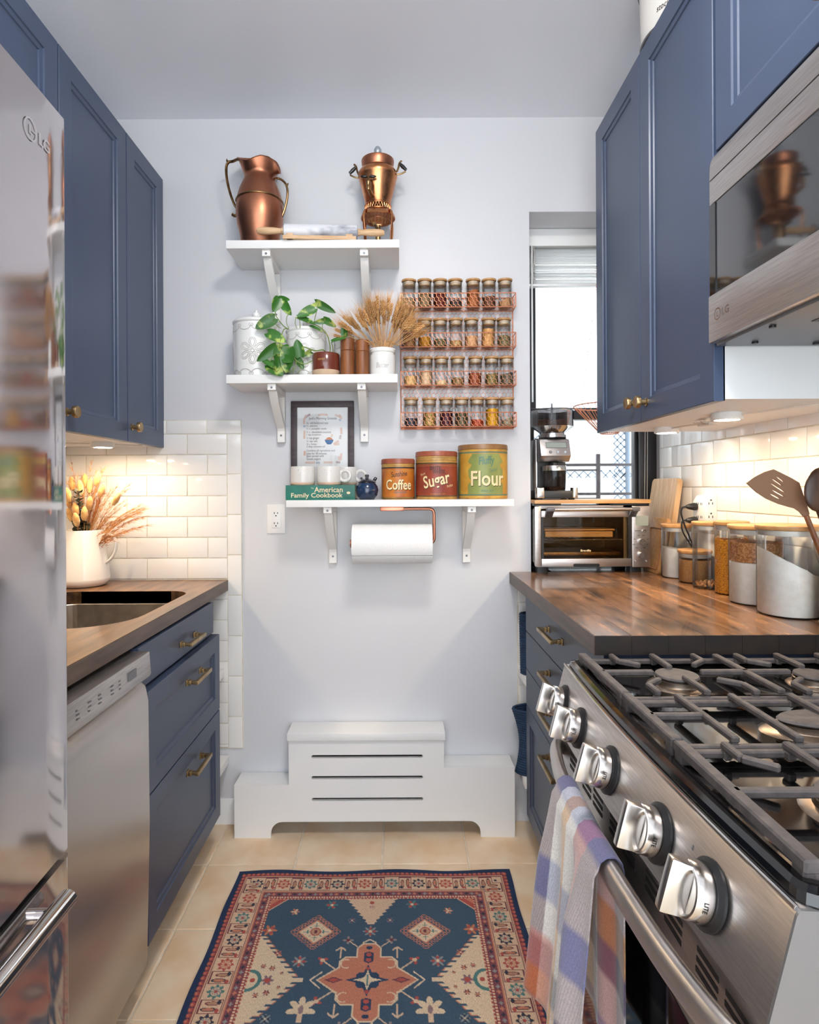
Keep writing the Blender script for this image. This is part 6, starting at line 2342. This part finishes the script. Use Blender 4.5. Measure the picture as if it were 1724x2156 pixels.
# ------------------------------------------------------------------ plug-in adapter on the right wall
ay, az = X(1, 1) * 0 + 2.005, Z(1078, 2.0)
t = thing('plug_adapter', (XR - .012, ay, az - .05), 'white six-way plug adapter on the tiled wall above the jars', 'adapter')
ad = MB().prism([(XR - .007, az - .052), (XR - .046, az - .052), (XR - .046, az + .030), (XR - .034, az + .050), (XR - .007, az + .052)], ay - .040, ay + .045, plane='xy').map(lambda x, y, z: (x, z, y))
ad = ad.build('body', 'plastic_white', t, bevel=.004)
m = MB()
for zc in (az + .022, az - .022):
    # outlets on the near face and on the front face
    for dx in (-.007, .005):
        m.box(XR - .028 + dx - .0012, XR - .028 + dx + .0012, ay - .0406, ay - .0398, zc - .002, zc + .006)
    m.lathe([(0, -.0004), (.0028, -.0004), (.0028, .0004), (0, .0004)], (XR - .028, ay - .0402, zc + .013), 10, axis='y')
    for yy in (ay - .012, ay + .012):
        m.box(XR - .0466, XR - .0458, yy - .006, yy - .0035, zc - .004, zc + .004)
        m.box(XR - .0466, XR - .0458, yy + .0035, yy + .006, zc - .004, zc + .004)
m.build('socket_slots', 'slot_dark', ad, smooth=0, kind='stuff')
for k, zc in enumerate((az + .012, az - .034)):
    t2 = thing('power_plug', (XR - .07, ay + .02, zc), ('upper', 'lower')[k] + ' black plug pushed into the white adapter', 'plug', 'black power plugs')
    MB().lathe([(0, XR - .047), (.012, XR - .047), (.013, XR - .056), (.009, XR - .074), (.005, XR - .082), (0, XR - .083)], (0, ay + .018, zc), 16, axis='x').build('plug_body', 'black_plastic', t2)
    MB().tube(spline([(XR - .080, ay + .018, zc), (XR - .094, ay + .022, zc - .006), (XR - .088, ay + .030 - .006 * k, zc - .045), (XR - .034, ay + .040 - .008 * k, CR + .075), (XR - .019, ay + .070 - .008 * k, CR + .025), (XR - .018, ay + .155, CR + .004 + .006 * k)]), .0028, 7).build('cord', 'black_plastic', t2)

# ------------------------------------------------------------------ glass storage jars on the right counter
pm('flour_white', C(250, 247, 240), .95, c2=C(244, 239, 230), scale=60, bump=.25, bscale=120, bdist=.002)
pm('brown_sugar', C(212, 160, 100), .95, c2=C(196, 140, 82), scale=200, bump=.5, bscale=300)
pm('corn_ground', C(216, 142, 38), .6, c2=C(190, 112, 24), scale=120)
pm('corn', C(226, 152, 40), .35, rand=(.8, 1.25))
pm('nuts', C(210, 150, 96), .6, rand=(.7, 1.2))
pm('brown_grain', C(166, 108, 62), .8, c2=C(206, 150, 96), scale=200, lo=.45, hi=.58, bump=.8, bscale=220)


def big_jar(label, px_left, Yc, r, h, layers, name='storage_jar', shape=0):
    cx = X(px_left, Yc) + r
    cx = min(cx, XR - .012 - r - .003)
    z0 = CR
    t = thing(name, (cx, Yc, z0), label, 'jar', 'glass storage jars with bamboo lids')
    hg = h - .012
    g = MB().lathe([(0, z0 + .0005), (r - .004, z0 + .0005), (r, z0 + .004), (r, z0 + hg)], (cx, Yc, 0), 48).build('glass', 'jar_glass', t, smooth=40)
    MB().lathe([(0, z0 + hg), (r + .001, z0 + hg), (r + .003, z0 + hg + .003), (r + .0025, z0 + hg + .010), (r, z0 + h), (0, z0 + h)], (cx, Yc, 0), 48).build('lid', 'bamboo', t, smooth=40)
    MB().lathe([(0, z0 + hg - .014), (r - .005, z0 + hg - .014), (r - .0035, z0 + hg - .012), (r - .0035, z0 + hg - .001), (0, z0 + hg - .001)], (cx, Yc, 0), 40).build('lid_seal', 'silicone', t, smooth=40)
    zb_ = z0 + .003
    rc = r - .0022
    for mat, f0, f1, tilt, rough in layers:
        za, zt = zb_ + (hg - .02) * f0, zb_ + (hg - .02) * f1
        m = MB()
        nr_ = 40
        q_ = random.Random(int(px_left) + int(f1 * 100))
        nse = [q_.uniform(-1, 1) for _ in range(nr_)]
        rows = [[(cx + (rc - (.0025 if f0 == 0 else 0)) * math.cos(2 * PI * i / nr_), Yc + (rc - (.0025 if f0 == 0 else 0)) * math.sin(2 * PI * i / nr_), za) for i in range(nr_)],
                [(cx + rc * math.cos(2 * PI * i / nr_), Yc + rc * math.sin(2 * PI * i / nr_), za + .004) for i in range(nr_)]]
        for s in (1.0, .75, .5, .25):
            rows.append([(cx + rc * s * math.cos(2 * PI * i / nr_), Yc + rc * s * math.sin(2 * PI * i / nr_),
                          zt - tilt * s * rc * math.cos(2 * PI * i / nr_ + .35) + rough * (nse[i] if s == 1 else q_.uniform(-1, 1))) for i in range(nr_)])
        m.add([p for row in rows for p in row], [(j * nr_ + i, j * nr_ + (i + 1) % nr_, (j + 1) * nr_ + (i + 1) % nr_, (j + 1) * nr_ + i) for j in range(len(rows) - 1) for i in range(nr_)])
        m.add(rows[-1], [tuple(range(nr_))])
        m.add(rows[0], [tuple(range(nr_))[::-1]])
        m.build('contents', mat, t, smooth=50, fix=False)
    return t, cx


big_jar('glass jar two-thirds full of white flour, nearest the cutting boards', 1394, 2.098, .050, .187, [('flour_white', 0, .62, .18, .001)])
big_jar('short glass jar of brown sugar', 1430, 1.990, .050, .108, [('brown_sugar', 0, .95, .0, .0006)])
t, cx = big_jar('tall glass jar with only a few nuts at the bottom', 1460, 1.872, .048, .208, [])
rr = random.Random(2)
nut_me = MB().ball((0, 0, 0), .0075, 8, 5, (1, .6, .45)).mesh('nut')
nut_me.materials.append(MATS['nuts'])
for k in range(46):
    a, q = rr.uniform(0, 2 * PI), math.sqrt(rr.random()) * .038
    inst('nut', nut_me, (cx + q * math.cos(a), 1.872 + q * math.sin(a), CR + .009 + rr.random() * .016 * (1 - q / .045)), t, (rr.uniform(0, 3), rr.uniform(0, 3), rr.uniform(0, 3)))
t, cx = big_jar('glass jar full of yellow popcorn kernels', 1507, 1.768, .045, .215, [('corn_ground', 0, .86, 0, .0005)])
ker = MB()
q_ = random.Random(8)
rc = .0430
zt = CR + .003 + (.203 - .02) * .86
zk = CR + .008
k = 0
while zk < zt:
    n = 34
    for i in range(n):
        a = 2 * PI * (i + (k % 2) * .5 + q_.uniform(-.25, .25)) / n
        t0 = MB().ball((0, 0, 0), .0040, 6, 4, (.5, 1.0, 1.25))
        M = Matrix.Translation((cx + rc * .984 * math.cos(a), 1.768 + rc * .984 * math.sin(a), zk + q_.uniform(-.0012, .0012))) @ Matrix.Rotation(a, 4, 'Z') @ Matrix.Rotation(q_.uniform(-.9, .9), 4, 'X')
        ker.join(t0.xf(M))
    zk += .0068
    k += 1
ker.build('kernels', 'corn', t, kind='stuff', fix=False)
big_jar('large glass jar layered with white sugar and brown grain', 1539, 1.630, .066, .213, [('flour_white', 0, .60, .03, .0006), ('brown_grain', .61, .90, .0, .0006)])
big_jar('largest glass jar heaped with white flour beside the patterned crock', 1600, 1.484, .0705, .222, [('flour_white', 0, .66, .55, .002)])

# ------------------------------------------------------------------ patterned crock with utensils
def dot_mat():
    m, nt, n, l, p = _nt('polka_ceramic')
    tc = n.new('ShaderNodeTexCoord')
    def lay(scale, thr):
        v = n.new('ShaderNodeTexVoronoi')
        v.inputs['Scale'].default_value = scale
        l.new(tc.outputs['Object'], v.inputs['Vector'])
        lt = n.new('ShaderNodeMath')
        lt.operation = 'LESS_THAN'
        lt.inputs[1].default_value = thr
        l.new(v.outputs['Distance'], lt.inputs[0])
        return lt.outputs[0]
    base = (*C(240, 236, 226), 1)
    prev = None
    for sc, th, c in ((120, .28, C(40, 38, 44)), (34, .24, C(196, 50, 44)), (36, .10, C(232, 190, 60))):
        mx = n.new('ShaderNodeMix')
        mx.data_type = 'RGBA'
        if prev is None:
            mx.inputs['A'].default_value = base
        else:
            l.new(prev, mx.inputs['A'])
        mx.inputs['B'].default_value = (*c, 1)
        l.new(lay(sc, th), mx.inputs['Factor'])
        prev = mx.outputs['Result']
    l.new(prev, p.inputs['Base Color'])
    p.inputs['Roughness'].default_value = .15
    MATS['polka_ceramic'] = m


dot_mat()
ux, uy, ur = 1.000, 1.350, .043
z0 = CR
t = thing('utensil_crock', (ux, uy, z0), 'white crock patterned with dots and red flowers holding utensils', 'crock')
MB().lathe([(0, z0), (ur - .002, z0), (ur + .001, z0 + .006), (ur - .003, z0 + .022), (ur, z0 + .035), (ur - .001, z0 + .10), (ur - .002, z0 + .158), (ur - .005, z0 + .160), (ur - .007, z0 + .15), (ur - .007, z0 + .02), (0, z0 + .015)],
           (ux, uy, 0), 40).build('body', 'polka_ceramic', t, smooth=50)
MB().tube([(ux + (ur - .003) * math.cos(2 * PI * i / 40), uy + (ur - .003) * math.sin(2 * PI * i / 40), z0 + .159) for i in range(40)], .0025, 6, closed=True).build('rim', 'blue_glaze', t)
# slotted spatula: blade outline in crop pixels of 5.67, standing in a plane facing the aisle
YS = 1.372
sp_ = lambda a, b: (X(1560 + a / 5.67, YS), Z(960 + b / 5.67, YS))
pm('spatula_brown', C(142, 106, 80), .55)
blade = [sp_(*p) for p in [(60, 345), (150, 275), (270, 215), (385, 183), (470, 225), (600, 290), (690, 345), (715, 420), (745, 510), (775, 590), (810, 720), (742, 750), (690, 690), (630, 650), (560, 632), (450, 600), (300, 535), (180, 455)]]
slts = []
for (a, b) in (((410, 262), (515, 342)), ((352, 286), (497, 388)), ((328, 336), (534, 470)), ((352, 422), (520, 516)), ((332, 472), (465, 540))):
    dx, dy = b[0] - a[0], b[1] - a[1]
    L = math.hypot(dx, dy)
    nx, ny = -dy / L * 9, dx / L * 9
    slts.append([sp_(*p) for p in [(a[0], a[1]), (a[0] + dx * .3 + nx, a[1] + dy * .3 + ny), (a[0] + dx * .75 + nx, a[1] + dy * .75 + ny), (b[0], b[1]), (a[0] + dx * .75 - nx, a[1] + dy * .75 - ny), (a[0] + dx * .3 - nx, a[1] + dy * .3 - ny)]])
t = thing('spatula', (ux, YS, z0 + .02), 'brown slotted spatula with a wooden handle leaning out of the crock', 'spatula')
plate_with_holes(blade, slts, YS - .002, YS + .002).build('blade', 'spatula_brown', t, smooth=25)
pa, pb = sp_(775, 735), (ux + .018, z0 + .022)
MB().tube([(pa[0], YS, pa[1]), ((pa[0] * .5 + pb[0] * .5), YS - .004, (pa[1] + pb[1]) / 2), (pb[0], YS - .012, pb[1])], [.0058, .0065, .006], 10).build('handle', 'acacia', t)
t = thing('wooden_spoon', (ux, 1.34, z0 + .02), 'dark wooden spoon standing in the patterned crock', 'spoon')
YP = 1.335
s0 = (X(1721, YP), Z(1035, YP))
e = MB().ball((0, 0, 0), 1, 20, 12, (.034, .009, .050))
e.xf(Matrix.Translation((s0[0] + .004, YP, s0[1])) @ Matrix.Rotation(.18, 4, 'Y')).build('bowl', 'dark_wood', t, smooth=60)
MB().tube([(s0[0] + .004, YP, s0[1] - .045), (1.0, YP + .003, z0 + .10), (.985, YP + .006, z0 + .021)], [.008, .006, .0055], 10).build('handle', 'dark_wood', t)


# ------------------------------------------------------------------ ceiling lamp over the aisle (above the frame)
LX, LY = .12, .72
t = thing('ceiling_lamp', (LX, LY, ZC - .10), 'round flush ceiling lamp with a milky dome over the aisle', 'lamp')
MB().lathe([(0, ZC), (.17, ZC), (.175, ZC - .01), (.17, ZC - .02), (0, ZC - .02)], (LX, LY, 0), 36).build('base_plate', 'plastic_white', t)
MB().lathe([(.160, ZC - .0205), (.158, ZC - .045), (.13, ZC - .075), (.08, ZC - .093), (0, ZC - .10)], (LX, LY, 0), 16).build('dome', 'dome_glow', t, fix=True)

# ------------------------------------------------------------------ printed rug: colour carried by the weave itself
pm('rug_print', (1, 1, 1), .95, c2=(.62, .65, .68), scale=130, stretch=(8, 1.3, 1), detail=3, lo=.36, hi=.66, attr='Col', bump=.5, bscale=150, bstretch=(6, 1.2, 1), bdist=.002)
RW, RL = .44, 1.30
RXC, RYT = -.0845, 1.953
NAVY, BLUE, BEIGE, CREAM = C(32, 52, 88), C(64, 86, 104), C(226, 188, 156), C(232, 202, 168)
RED, DRED, CORAL, ORNG, TEAL, DARK, GREY = C(186, 84, 74), C(122, 56, 66), C(206, 128, 100), C(204, 124, 86), C(84, 128, 124), C(52, 54, 68), C(150, 150, 146)


def rug_colours(U, V_):
    """U: -RW..RW across, V_: 0..RL from the far edge; returns rgb per point"""
    n = U.size
    colr = np.zeros((n, 3))
    A = np.abs(U)
    Vm = np.minimum(V_, RL - V_)
    e = np.minimum(RW - A, Vm)                    # distance from the rug's edge
    along = np.where(RW - A < Vm, V_, U + 5)
    def put(mask, c):
        colr[mask] = c
    put(e >= 0, NAVY)
    # scalloped red flowers on navy
    ph = (along / .0155) % 1 - .5
    put((e > .011) & (e < .030), C(38, 52, 80))
    put(((ph * .0155) ** 2 + (e - .0215) ** 2) < .0068 ** 2, RED)
    put(((ph * .0155) ** 2 + (e - .0195) ** 2) < .0028 ** 2, CORAL)
    put((e > .027) & (e < .031), DRED)
    put((e > .0285) & (e < .0297), CORAL)
    # main border
    put((e > .031) & (e < .100), BEIGE)
    be = e - .0655
    P = .085
    pa = (along / P) % 1 - .5
    idx = np.floor(along / P).astype(int)
    d = np.hypot(pa * P, be)
    ang = np.arctan2(be, pa * P)
    pet = .0185 + .0035 * np.cos(8 * ang)
    c1 = np.where((idx % 3 == 0)[:, None], np.array(DARK), np.where((idx % 3 == 1)[:, None], np.array(RED), np.array(TEAL)))
    band = (e > .031) & (e < .100)
    mk = band & (d < pet)
    colr[mk] = c1[mk]
    put(band & (d < .0125), BEIGE)
    mk = band & (d < .0112) & (np.cos(8 * ang) > -.2)
    colr[mk] = (np.where((idx % 3 == 1)[:, None], np.array(CORAL), np.array(GREY)))[mk]
    put(band & (d < .0045), RED)
    # vine frames and paisleys between the flowers
    pb = ((along / P + .5) % 1 - .5) * P
    fr_o = np.maximum(np.abs(pb) / .019, np.abs(be) / .027)
    put(band & (np.abs(fr_o - 1) < .055), DRED)
    for s in (-1, 1):
        q = np.hypot((pb - s * .0085) / .0052, (be + s * .003) / .017)
        put(band & (q < 1), np.array(CORAL) if s > 0 else np.array(C(190, 140, 112)))
        put(band & (np.abs(q - 1) < .16), DARK if s > 0 else DRED)
        q = np.hypot((pb - s * .012) / .006, (be - .018) / .005)
        put(band & (q < 1), DARK if s < 0 else RED)
        q = np.abs(be - .031 * s)
        put(band & (q < .0012), DRED)
    # guard stripes
    put((e > .100) & (e < .136), C(150, 84, 82))
    put((e > .1005) & (e < .103), CORAL)
    put((e > .103) & (e < .1048), DARK)
    put((e > .1048) & (e < .121), C(132, 72, 80))
    pg = (along / .016) % 1 - .5
    gi = np.floor(along / .016).astype(int)
    dg = np.hypot(pg * .016, e - .1128)
    ag = np.arctan2(e - .1128, pg * .016)
    fl_ = dg < .0062 * (.75 + .25 * np.cos(4 * ag))
    gc = np.where((gi % 3 == 0)[:, None], np.array(DARK), np.where((gi % 3 == 1)[:, None], np.array(GREY), np.array(CORAL)))
    colr[(e > .100) & (e < .122) & fl_] = gc[(e > .100) & (e < .122) & fl_]
    put((e > .1205) & (e < .1225), DRED)
    put((e > .1225) & (e < .1285), CREAM)
    put((e > .1225) & (e < .1285) & (((along / .008) % 1) < .45), RED)
    put((e > .1285) & (e < .1305), DRED)
    put((e > .1305) & (e < .136), RED)
    put((e > .1305) & (e < .136) & (((along / .011) % 1) < .4), BEIGE)
    # field
    fld = e > .136
    put(fld, BLUE)
    FH = RW - .136
    tooth = lambda t: (np.abs((t % 1) - .5) * 2)
    # corner spandrels in red
    cu, cv = FH - A, Vm - .136
    put(fld & (cu + 1.0 * cv < .042 + .008 * tooth(cu / .014)), RED)
    put(fld & (cu + 1.0 * cv < .024), CORAL)
    put(fld & (np.abs(cu + cv - .046) < .0022), BEIGE)
    # top triangle
    tv = cv
    w = .070 * (1 - tv / .108)
    put(fld & (tv < .104) & (A < np.maximum(w + .009 * tooth(tv / .0135), .010)), BEIGE)
    put(fld & (np.hypot(U, tv - .016) < .007), RED)
    put(fld & (np.abs(U) < .009) & (np.abs(tv - .034) < .006) & (((U / .006) % 1) < .6), C(190, 140, 128))
    for VC in (.434, RL - .434):
        dv = V_ - VC
        ad = np.abs(dv)
        # side spandrels with combed edges
        half = .150
        w = .118 * (1 - ad / half)
        inner = FH - A
        sp_ = fld & (ad < half) & (inner < np.maximum(w, 0) + .013 * (tooth(dv / .0165) > .45))
        put(fld & (ad < half) & (inner < np.maximum(w, 0) + .017 * (tooth(dv / .0165) > .38)), CORAL)
        put(sp_, CREAM)
        put(fld & (ad < .006) & (inner < .140), CREAM)
        for (ou, ov, rr_) in ((.050, 0, .017), (.030, .045, .008), (.055, .038, .009), (.030, -.045, .008), (.055, -.038, .009), (.082, .022, .0055), (.082, -.022, .0055)):
            q = np.hypot(inner - ou, dv - ov)
            qa = np.arctan2(dv - ov, inner - ou)
            put(fld & (q < rr_ * (.75 + .25 * np.cos(6 * qa))), DRED if rr_ < .012 else C(140, 110, 120))
            put(fld & (q < rr_ * .45), RED if rr_ > .012 else CORAL)
        q = np.hypot((inner) / .030, dv / .030)
        put(fld & (np.abs(q - 1) < .16), TEAL)
        put(fld & (np.hypot(inner - .012, dv) < .007), RED)
        # central medallion
        x, y = A, ad
        body = ((x < .030) & (y < .118 - np.maximum(0, x - .016) * 1.1)) | ((x < .074) & (y < .072) & (x + y < .132)) | ((x < .125 - y * 1.35) & (y < .036))
        rim = ((x < .034) & (y < .122 - np.maximum(0, x - .018) * 1.1)) | ((x < .078) & (y < .076) & (x + y < .138)) | ((x < .131 - y * 1.30) & (y < .040))
        put(fld & rim, CREAM)
        put(fld & body, CORAL)
        notch = np.hypot(x - .058, y - .052)
        put(fld & (np.abs(notch - .014) < .0017) & (x > .050) & (x < .078), CREAM)
        star = (x / .056 + y / .018 < 1) | (x / .020 + y / .050 < 1) | ((x < .030) & (y < .024) & (x + y < .046))
        put(fld & star, C(48, 70, 96))
        st2 = (x / .038 + y / .009 < 1) | (x / .009 + y / .034 < 1) | (x + y < .018)
        put(fld & st2, CREAM)
        put(fld & (x < .0018) & (y < .018), TEAL)
        put(fld & (np.hypot(x, y - .036) < .005), RED)
        hx = np.maximum(x / .0125, (y - .073) / .020 * np.sign(y - .073) + x / .045)
        put(fld & (np.abs(y - .073) < .026) & (hx < 1), C(48, 64, 92))
        put(fld & (np.hypot(x / .0075, (y - .064) / .0065) < 1), RED)
        put(fld & (np.hypot(x / .0075, (y - .082) / .0065) < 1), RED)
        put(fld & (np.hypot((x) / .009, (y - .106) / .006) < 1), C(48, 64, 92))
        dm = np.abs(x - .086) / .024 + y / .010
        put(fld & (dm < 1), C(120, 70, 80))
        put(fld & (dm < .6), RED)
        # anchors round the medallion
        put(fld & (np.abs(x - .076) < .0022) & (y > .070) & (y < .108), BEIGE)
        put(fld & (np.abs(y - .108 + np.abs(x - .076) * .8) < .003) & (np.abs(x - .076) < .014), BEIGE)
        ln = np.abs((x - .080) * .62 - (y - .030) * .78)
        put(fld & (ln < .002) & (x > .082) & (x < .120) & (y > .03), BEIGE)
        q = np.hypot(x - .122, y - .064)
        qa = np.arctan2(y - .064, x - .122)
        put(fld & (q < .015 * (.6 + .4 * np.cos(3 * (qa - .7)))), RED)
        put(fld & (q < .006), BEIGE)
        tip = np.abs(y - (x - .131) * -1.0 - .0) 
        put(fld & (x > .118) & (x < .146) & (np.abs(y - (.146 - x) * .9) < .0025), CREAM)
        ln = np.abs((x - .030) * .75 - (y - .108) * .9)
        put(fld & (ln < .0018) & (x > .032) & (x < .056) & (y > .10), BEIGE)
        q = np.hypot(x - .060, y - .134)
        qa = np.arctan2(y - .134, x - .060)
        put(fld & (q < .015 * (.65 + .35 * np.cos(4 * qa))), C(160, 140, 132))
        put(fld & (q < .0055), DRED)
        put(fld & (x < .018) & (np.abs(y - .136 + x * .7) < .0026), CREAM)
    # hooked diamonds, florets, palmettes
    for vv, side in ((.268, 1), (RL - .268, 1)):
        dx, dy = A - .154, V_ - vv
        dd_ = np.abs(dx) / .046 + np.abs(dy) / .042
        hook = np.abs(dx) / .074 + np.abs(dy) / .068
        an = (np.abs(dx) / .074 - np.abs(dy) / .068)
        put((hook < 1.0) & (dd_ > 1.02) & (((an * 4.2) % 1 - .5) ** 2 * 3 + (hook - .90) ** 2 * 22 < .55) & (((an * 4.2) % 1 - .5) ** 2 * 3 + (hook - .90) ** 2 * 22 > .16), CORAL)
        put((np.abs(dd_ - 1.06) < .07), CORAL)
        put(dd_ < 1.0, CREAM)
        q = np.hypot(dx, dy)
        put((q < .013), C(196, 150, 116))
        put((np.abs(q - .0135) < .0017), RED)
        put((np.hypot(dx / .0045, dy / .007) < 1), DRED)
        put((dd_ < .8) & (np.minimum(np.abs(dx), np.abs(dy)) < .0013) & (q > .015), TEAL)
        put((dd_ < .82) & (np.abs(np.abs(dx) - .022) < .0016) & (np.abs(dy) < .007), TEAL)
        put((dd_ < .82) & (np.abs(np.abs(dy) - .022) < .0016) & (np.abs(dx) < .007), TEAL)
        put((dd_ < .9) & (np.abs(np.abs(dx) - np.abs(dy)) < .0016) & (q > .018) & (q < .026), TEAL)
    def floret(u, v, r, ca, cb_, k=4):
        for v2 in (v, RL - v):
            q = np.hypot(A - u, V_ - v2)
            qa = np.arctan2(V_ - v2, A - u)
            put((q < r * (.68 + .32 * np.cos(2 * k * qa))), ca)
            put((q < r * .75) & (np.cos(k * qa) > .35), cb_)
            put(q < r * .22, CREAM)
    floret(0, .268, .021, GREY, RED)
    floret(.1825, .374, .021, GREY, RED)
    floret(.245, .345, .011, CORAL, DRED)
    floret(.055, .225, .012, C(130, 130, 140), DRED)
    floret(.120, .160, .020, TEAL, RED, 3)
    floret(.225, .188, .014, CORAL, BEIGE, 3)
    floret(.285, .262, .022, ORNG, RED, 3)
    floret(.235, .545, .014, GREY, DARK)
    for v2 in (.520, RL - .520):
        q = np.hypot(A - .155, V_ - v2)
        qa = np.arctan2(-(V_ - v2), A - .155)
        put((q < .036 * (.45 + .55 * np.abs(np.cos(3.5 * (qa - PI / 2)))) ) & (V_ - v2 < .012) & (V_ > 0), CREAM)
        put((np.abs(A - .155) < .006) & (V_ > v2) & (V_ < v2 + .035), BEIGE)
        put((np.hypot((A - .155) / .006, (V_ - v2) / .012) < 1), C(150, 120, 120))
    return colr


rug_t = .006
ys = np.concatenate([np.arange(0, .62, .0021), np.arange(.62, RL + .001, .005)])
xs = np.linspace(-RW, RW, 420)
ys[-1] = RL
UU, VV = np.meshgrid(xs, ys)
u_, v_ = UU.ravel(), VV.ravel()
wv = .0022 * np.sin(v_ * 21 + 1) * np.exp(-((RW - np.abs(u_)) / .03))
wy = .0045 * np.sin(u_ * 17 + .6) * np.exp(-(v_ / .05))
hgt = rug_t + .0016 * np.maximum(0, np.sin(u_ * 14)) * np.exp(-(v_ / .04)) + .0005 * np.sin(u_ * 9) * np.sin(v_ * 8) + .0005
vx = RXC + u_ + wv
vy = RYT - v_ + wy
nx_, ny_ = len(xs), len(ys)
I = np.arange(nx_ * ny_).reshape(ny_, nx_)
quads = np.stack([I[:-1, :-1].ravel(), I[1:, :-1].ravel(), I[1:, 1:].ravel(), I[:-1, 1:].ravel()], 1)
verts = np.stack([vx - RXC, vy - (RYT - RL / 2), hgt], 1)
# skirt down to the floor along the edges
edge = np.concatenate([I[0, :], I[1:, -1], I[-1, -2::-1], I[-2:0:-1, 0]])
sk0 = len(verts)
skv = verts[edge].copy()
skv[:, 2] = 0.0003
verts = np.concatenate([verts, skv])
ne = len(edge)
k_ = np.arange(ne)
sq = np.stack([edge, sk0 + k_, sk0 + (k_ + 1) % ne, edge[(k_ + 1) % ne]], 1)[:, ::-1]
bot = [tuple(int(q) for q in (sk0 + k_))]
me = bpy.data.meshes.new('rug')
me.from_pydata(verts.tolist(), [], quads.tolist() + sq.tolist() + bot)
rgb = rug_colours(u_, v_)
full = np.ones((len(verts), 4))
full[:len(rgb), :3] = rgb
full[len(rgb):, :3] = NAVY
ca = me.color_attributes.new('Col', 'FLOAT_COLOR', 'POINT')
ca.data.foreach_set('color', full.ravel())
me.polygons.foreach_set('use_smooth', [True] * len(me.polygons))
me.materials.append(MATS['rug_print'])
ob = bpy.data.objects.new('rug', me)
col.objects.link(ob)
ob.location = (RXC, RYT - RL / 2, 0)
tag(ob, 'navy and coral oriental rug with a star medallion on the tiled floor', 'rug')

# ------------------------------------------------------------------ checked towel over the oven handle
pm('towel_weave', (1, 1, 1), .95, c2=(.80, .80, .80), scale=420, detail=2, lo=.4, hi=.6, attr='Col', bump=.35, bscale=600, bdist=.0012, sheen=.3)
YA, YBt = 1.078, .838                     # along the handle
front_len, back_len, over = .36, .30, .050
nt_, ns = 70, 120
hcx = lambda y: float(np.interp(y, [.55, .60, .69, .80, .915, 1.02, 1.13, 1.215], [.343, .318, .304, .297, .294, .297, .304, .318]))
vsx, cols = [], []
WH, GOLD, BLU, PLUM, RUST, PINK, NAV, ORG_ = C(242, 238, 232), C(224, 166, 72), C(118, 138, 188), C(108, 74, 86), C(178, 74, 66), C(216, 122, 104), C(40, 62, 98), C(214, 90, 34)
long_ = [(0, PLUM), (.17, WH), (.31, GOLD), (.44, WH), (.60, RUST), (.80, PLUM)]
cross = [(0, WH), (.07, BLU), (.14, WH), (.20, GOLD), (.26, NAV), (.31, WH), (.38, BLU), (.45, WH)]


def step(tab, q):
    c = tab[0][1]
    for a, b in tab:
        if q >= a:
            c = b
    return np.array(c)


for j in range(nt_):
    s = -front_len + (front_len + over + back_len) * j / (nt_ - 1)
    for i in range(ns):
        q = i / (ns - 1)
        y = YA + (YBt - YA) * q
        hx = hcx(y)
        fold = math.sin(q * 17 + .5) * .010 + math.sin(q * 7.5 + 1.2) * .010
        if s < 0:                          # hanging in front
            k = min(1, -s / .12)
            z = HZ + .004 + s
            x_ = hx - .020 - .004 - k * (.010 + fold) - max(0, -s - .12) * .10
            y2 = y + k * ((.5 - q) * -.02 + math.sin(q * 9) * .006) + (-s) * (.06 * (1 - 2 * q) if q < .5 else 0.02 * (1 - 2 * q))
        elif s < over:                     # over the bar
            a = PI - PI * s / over
            x_ = hx + .0 + math.cos(a) * .0185 - .001
            z = HZ + .004 + math.sin(a) * .0195
            y2 = y
        else:                              # behind the bar
            k = min(1, (s - over) / .1)
            z = HZ + .004 - (s - over)
            x_ = min(hx + .0175 + k * fold * .35, DX - .0045 - (.002 if k > .5 else 0))
            y2 = y - k * .004
        vsx.append((x_, y2, z))
        ca_, cb_ = step(long_, q), step(cross, (s + 1.06) % .5)
        tw = .5 + (.06 if ((i + j) % 2) else -.06)
        tw += .14 if cb_[0] > .7 else 0
        c = ca_ * tw + cb_ * (1 - tw)
        if s < -.24 and q < .35:
            c = c * .45 + np.array(ORG_ if int((s + 1) / .07) % 2 else PINK) * .55
        cols.append((*c, 1))
tm = bpy.data.meshes.new('dish_towel')
oy = (YA + YBt) / 2
tm.from_pydata([(a - .28, b - oy, c - .35) for a, b, c in vsx], [], [(j * ns + i, j * ns + i + 1, (j + 1) * ns + i + 1, (j + 1) * ns + i) for j in range(nt_ - 1) for i in range(ns - 1)])
ca = tm.color_attributes.new('Col', 'FLOAT_COLOR', 'POINT')
ca.data.foreach_set('color', np.array(cols).ravel())
tm.polygons.foreach_set('use_smooth', [True] * len(tm.polygons))
tm.materials.append(MATS['towel_weave'])
ob = bpy.data.objects.new('dish_towel', tm)
col.objects.link(ob)
ob.location = (.28, oy, .35)
so = ob.modifiers.new('thickness', 'SOLIDIFY')
so.thickness = .0022
so.offset = 0
tag(ob, 'multicoloured checked dish towel draped over the oven door handle', 'towel')
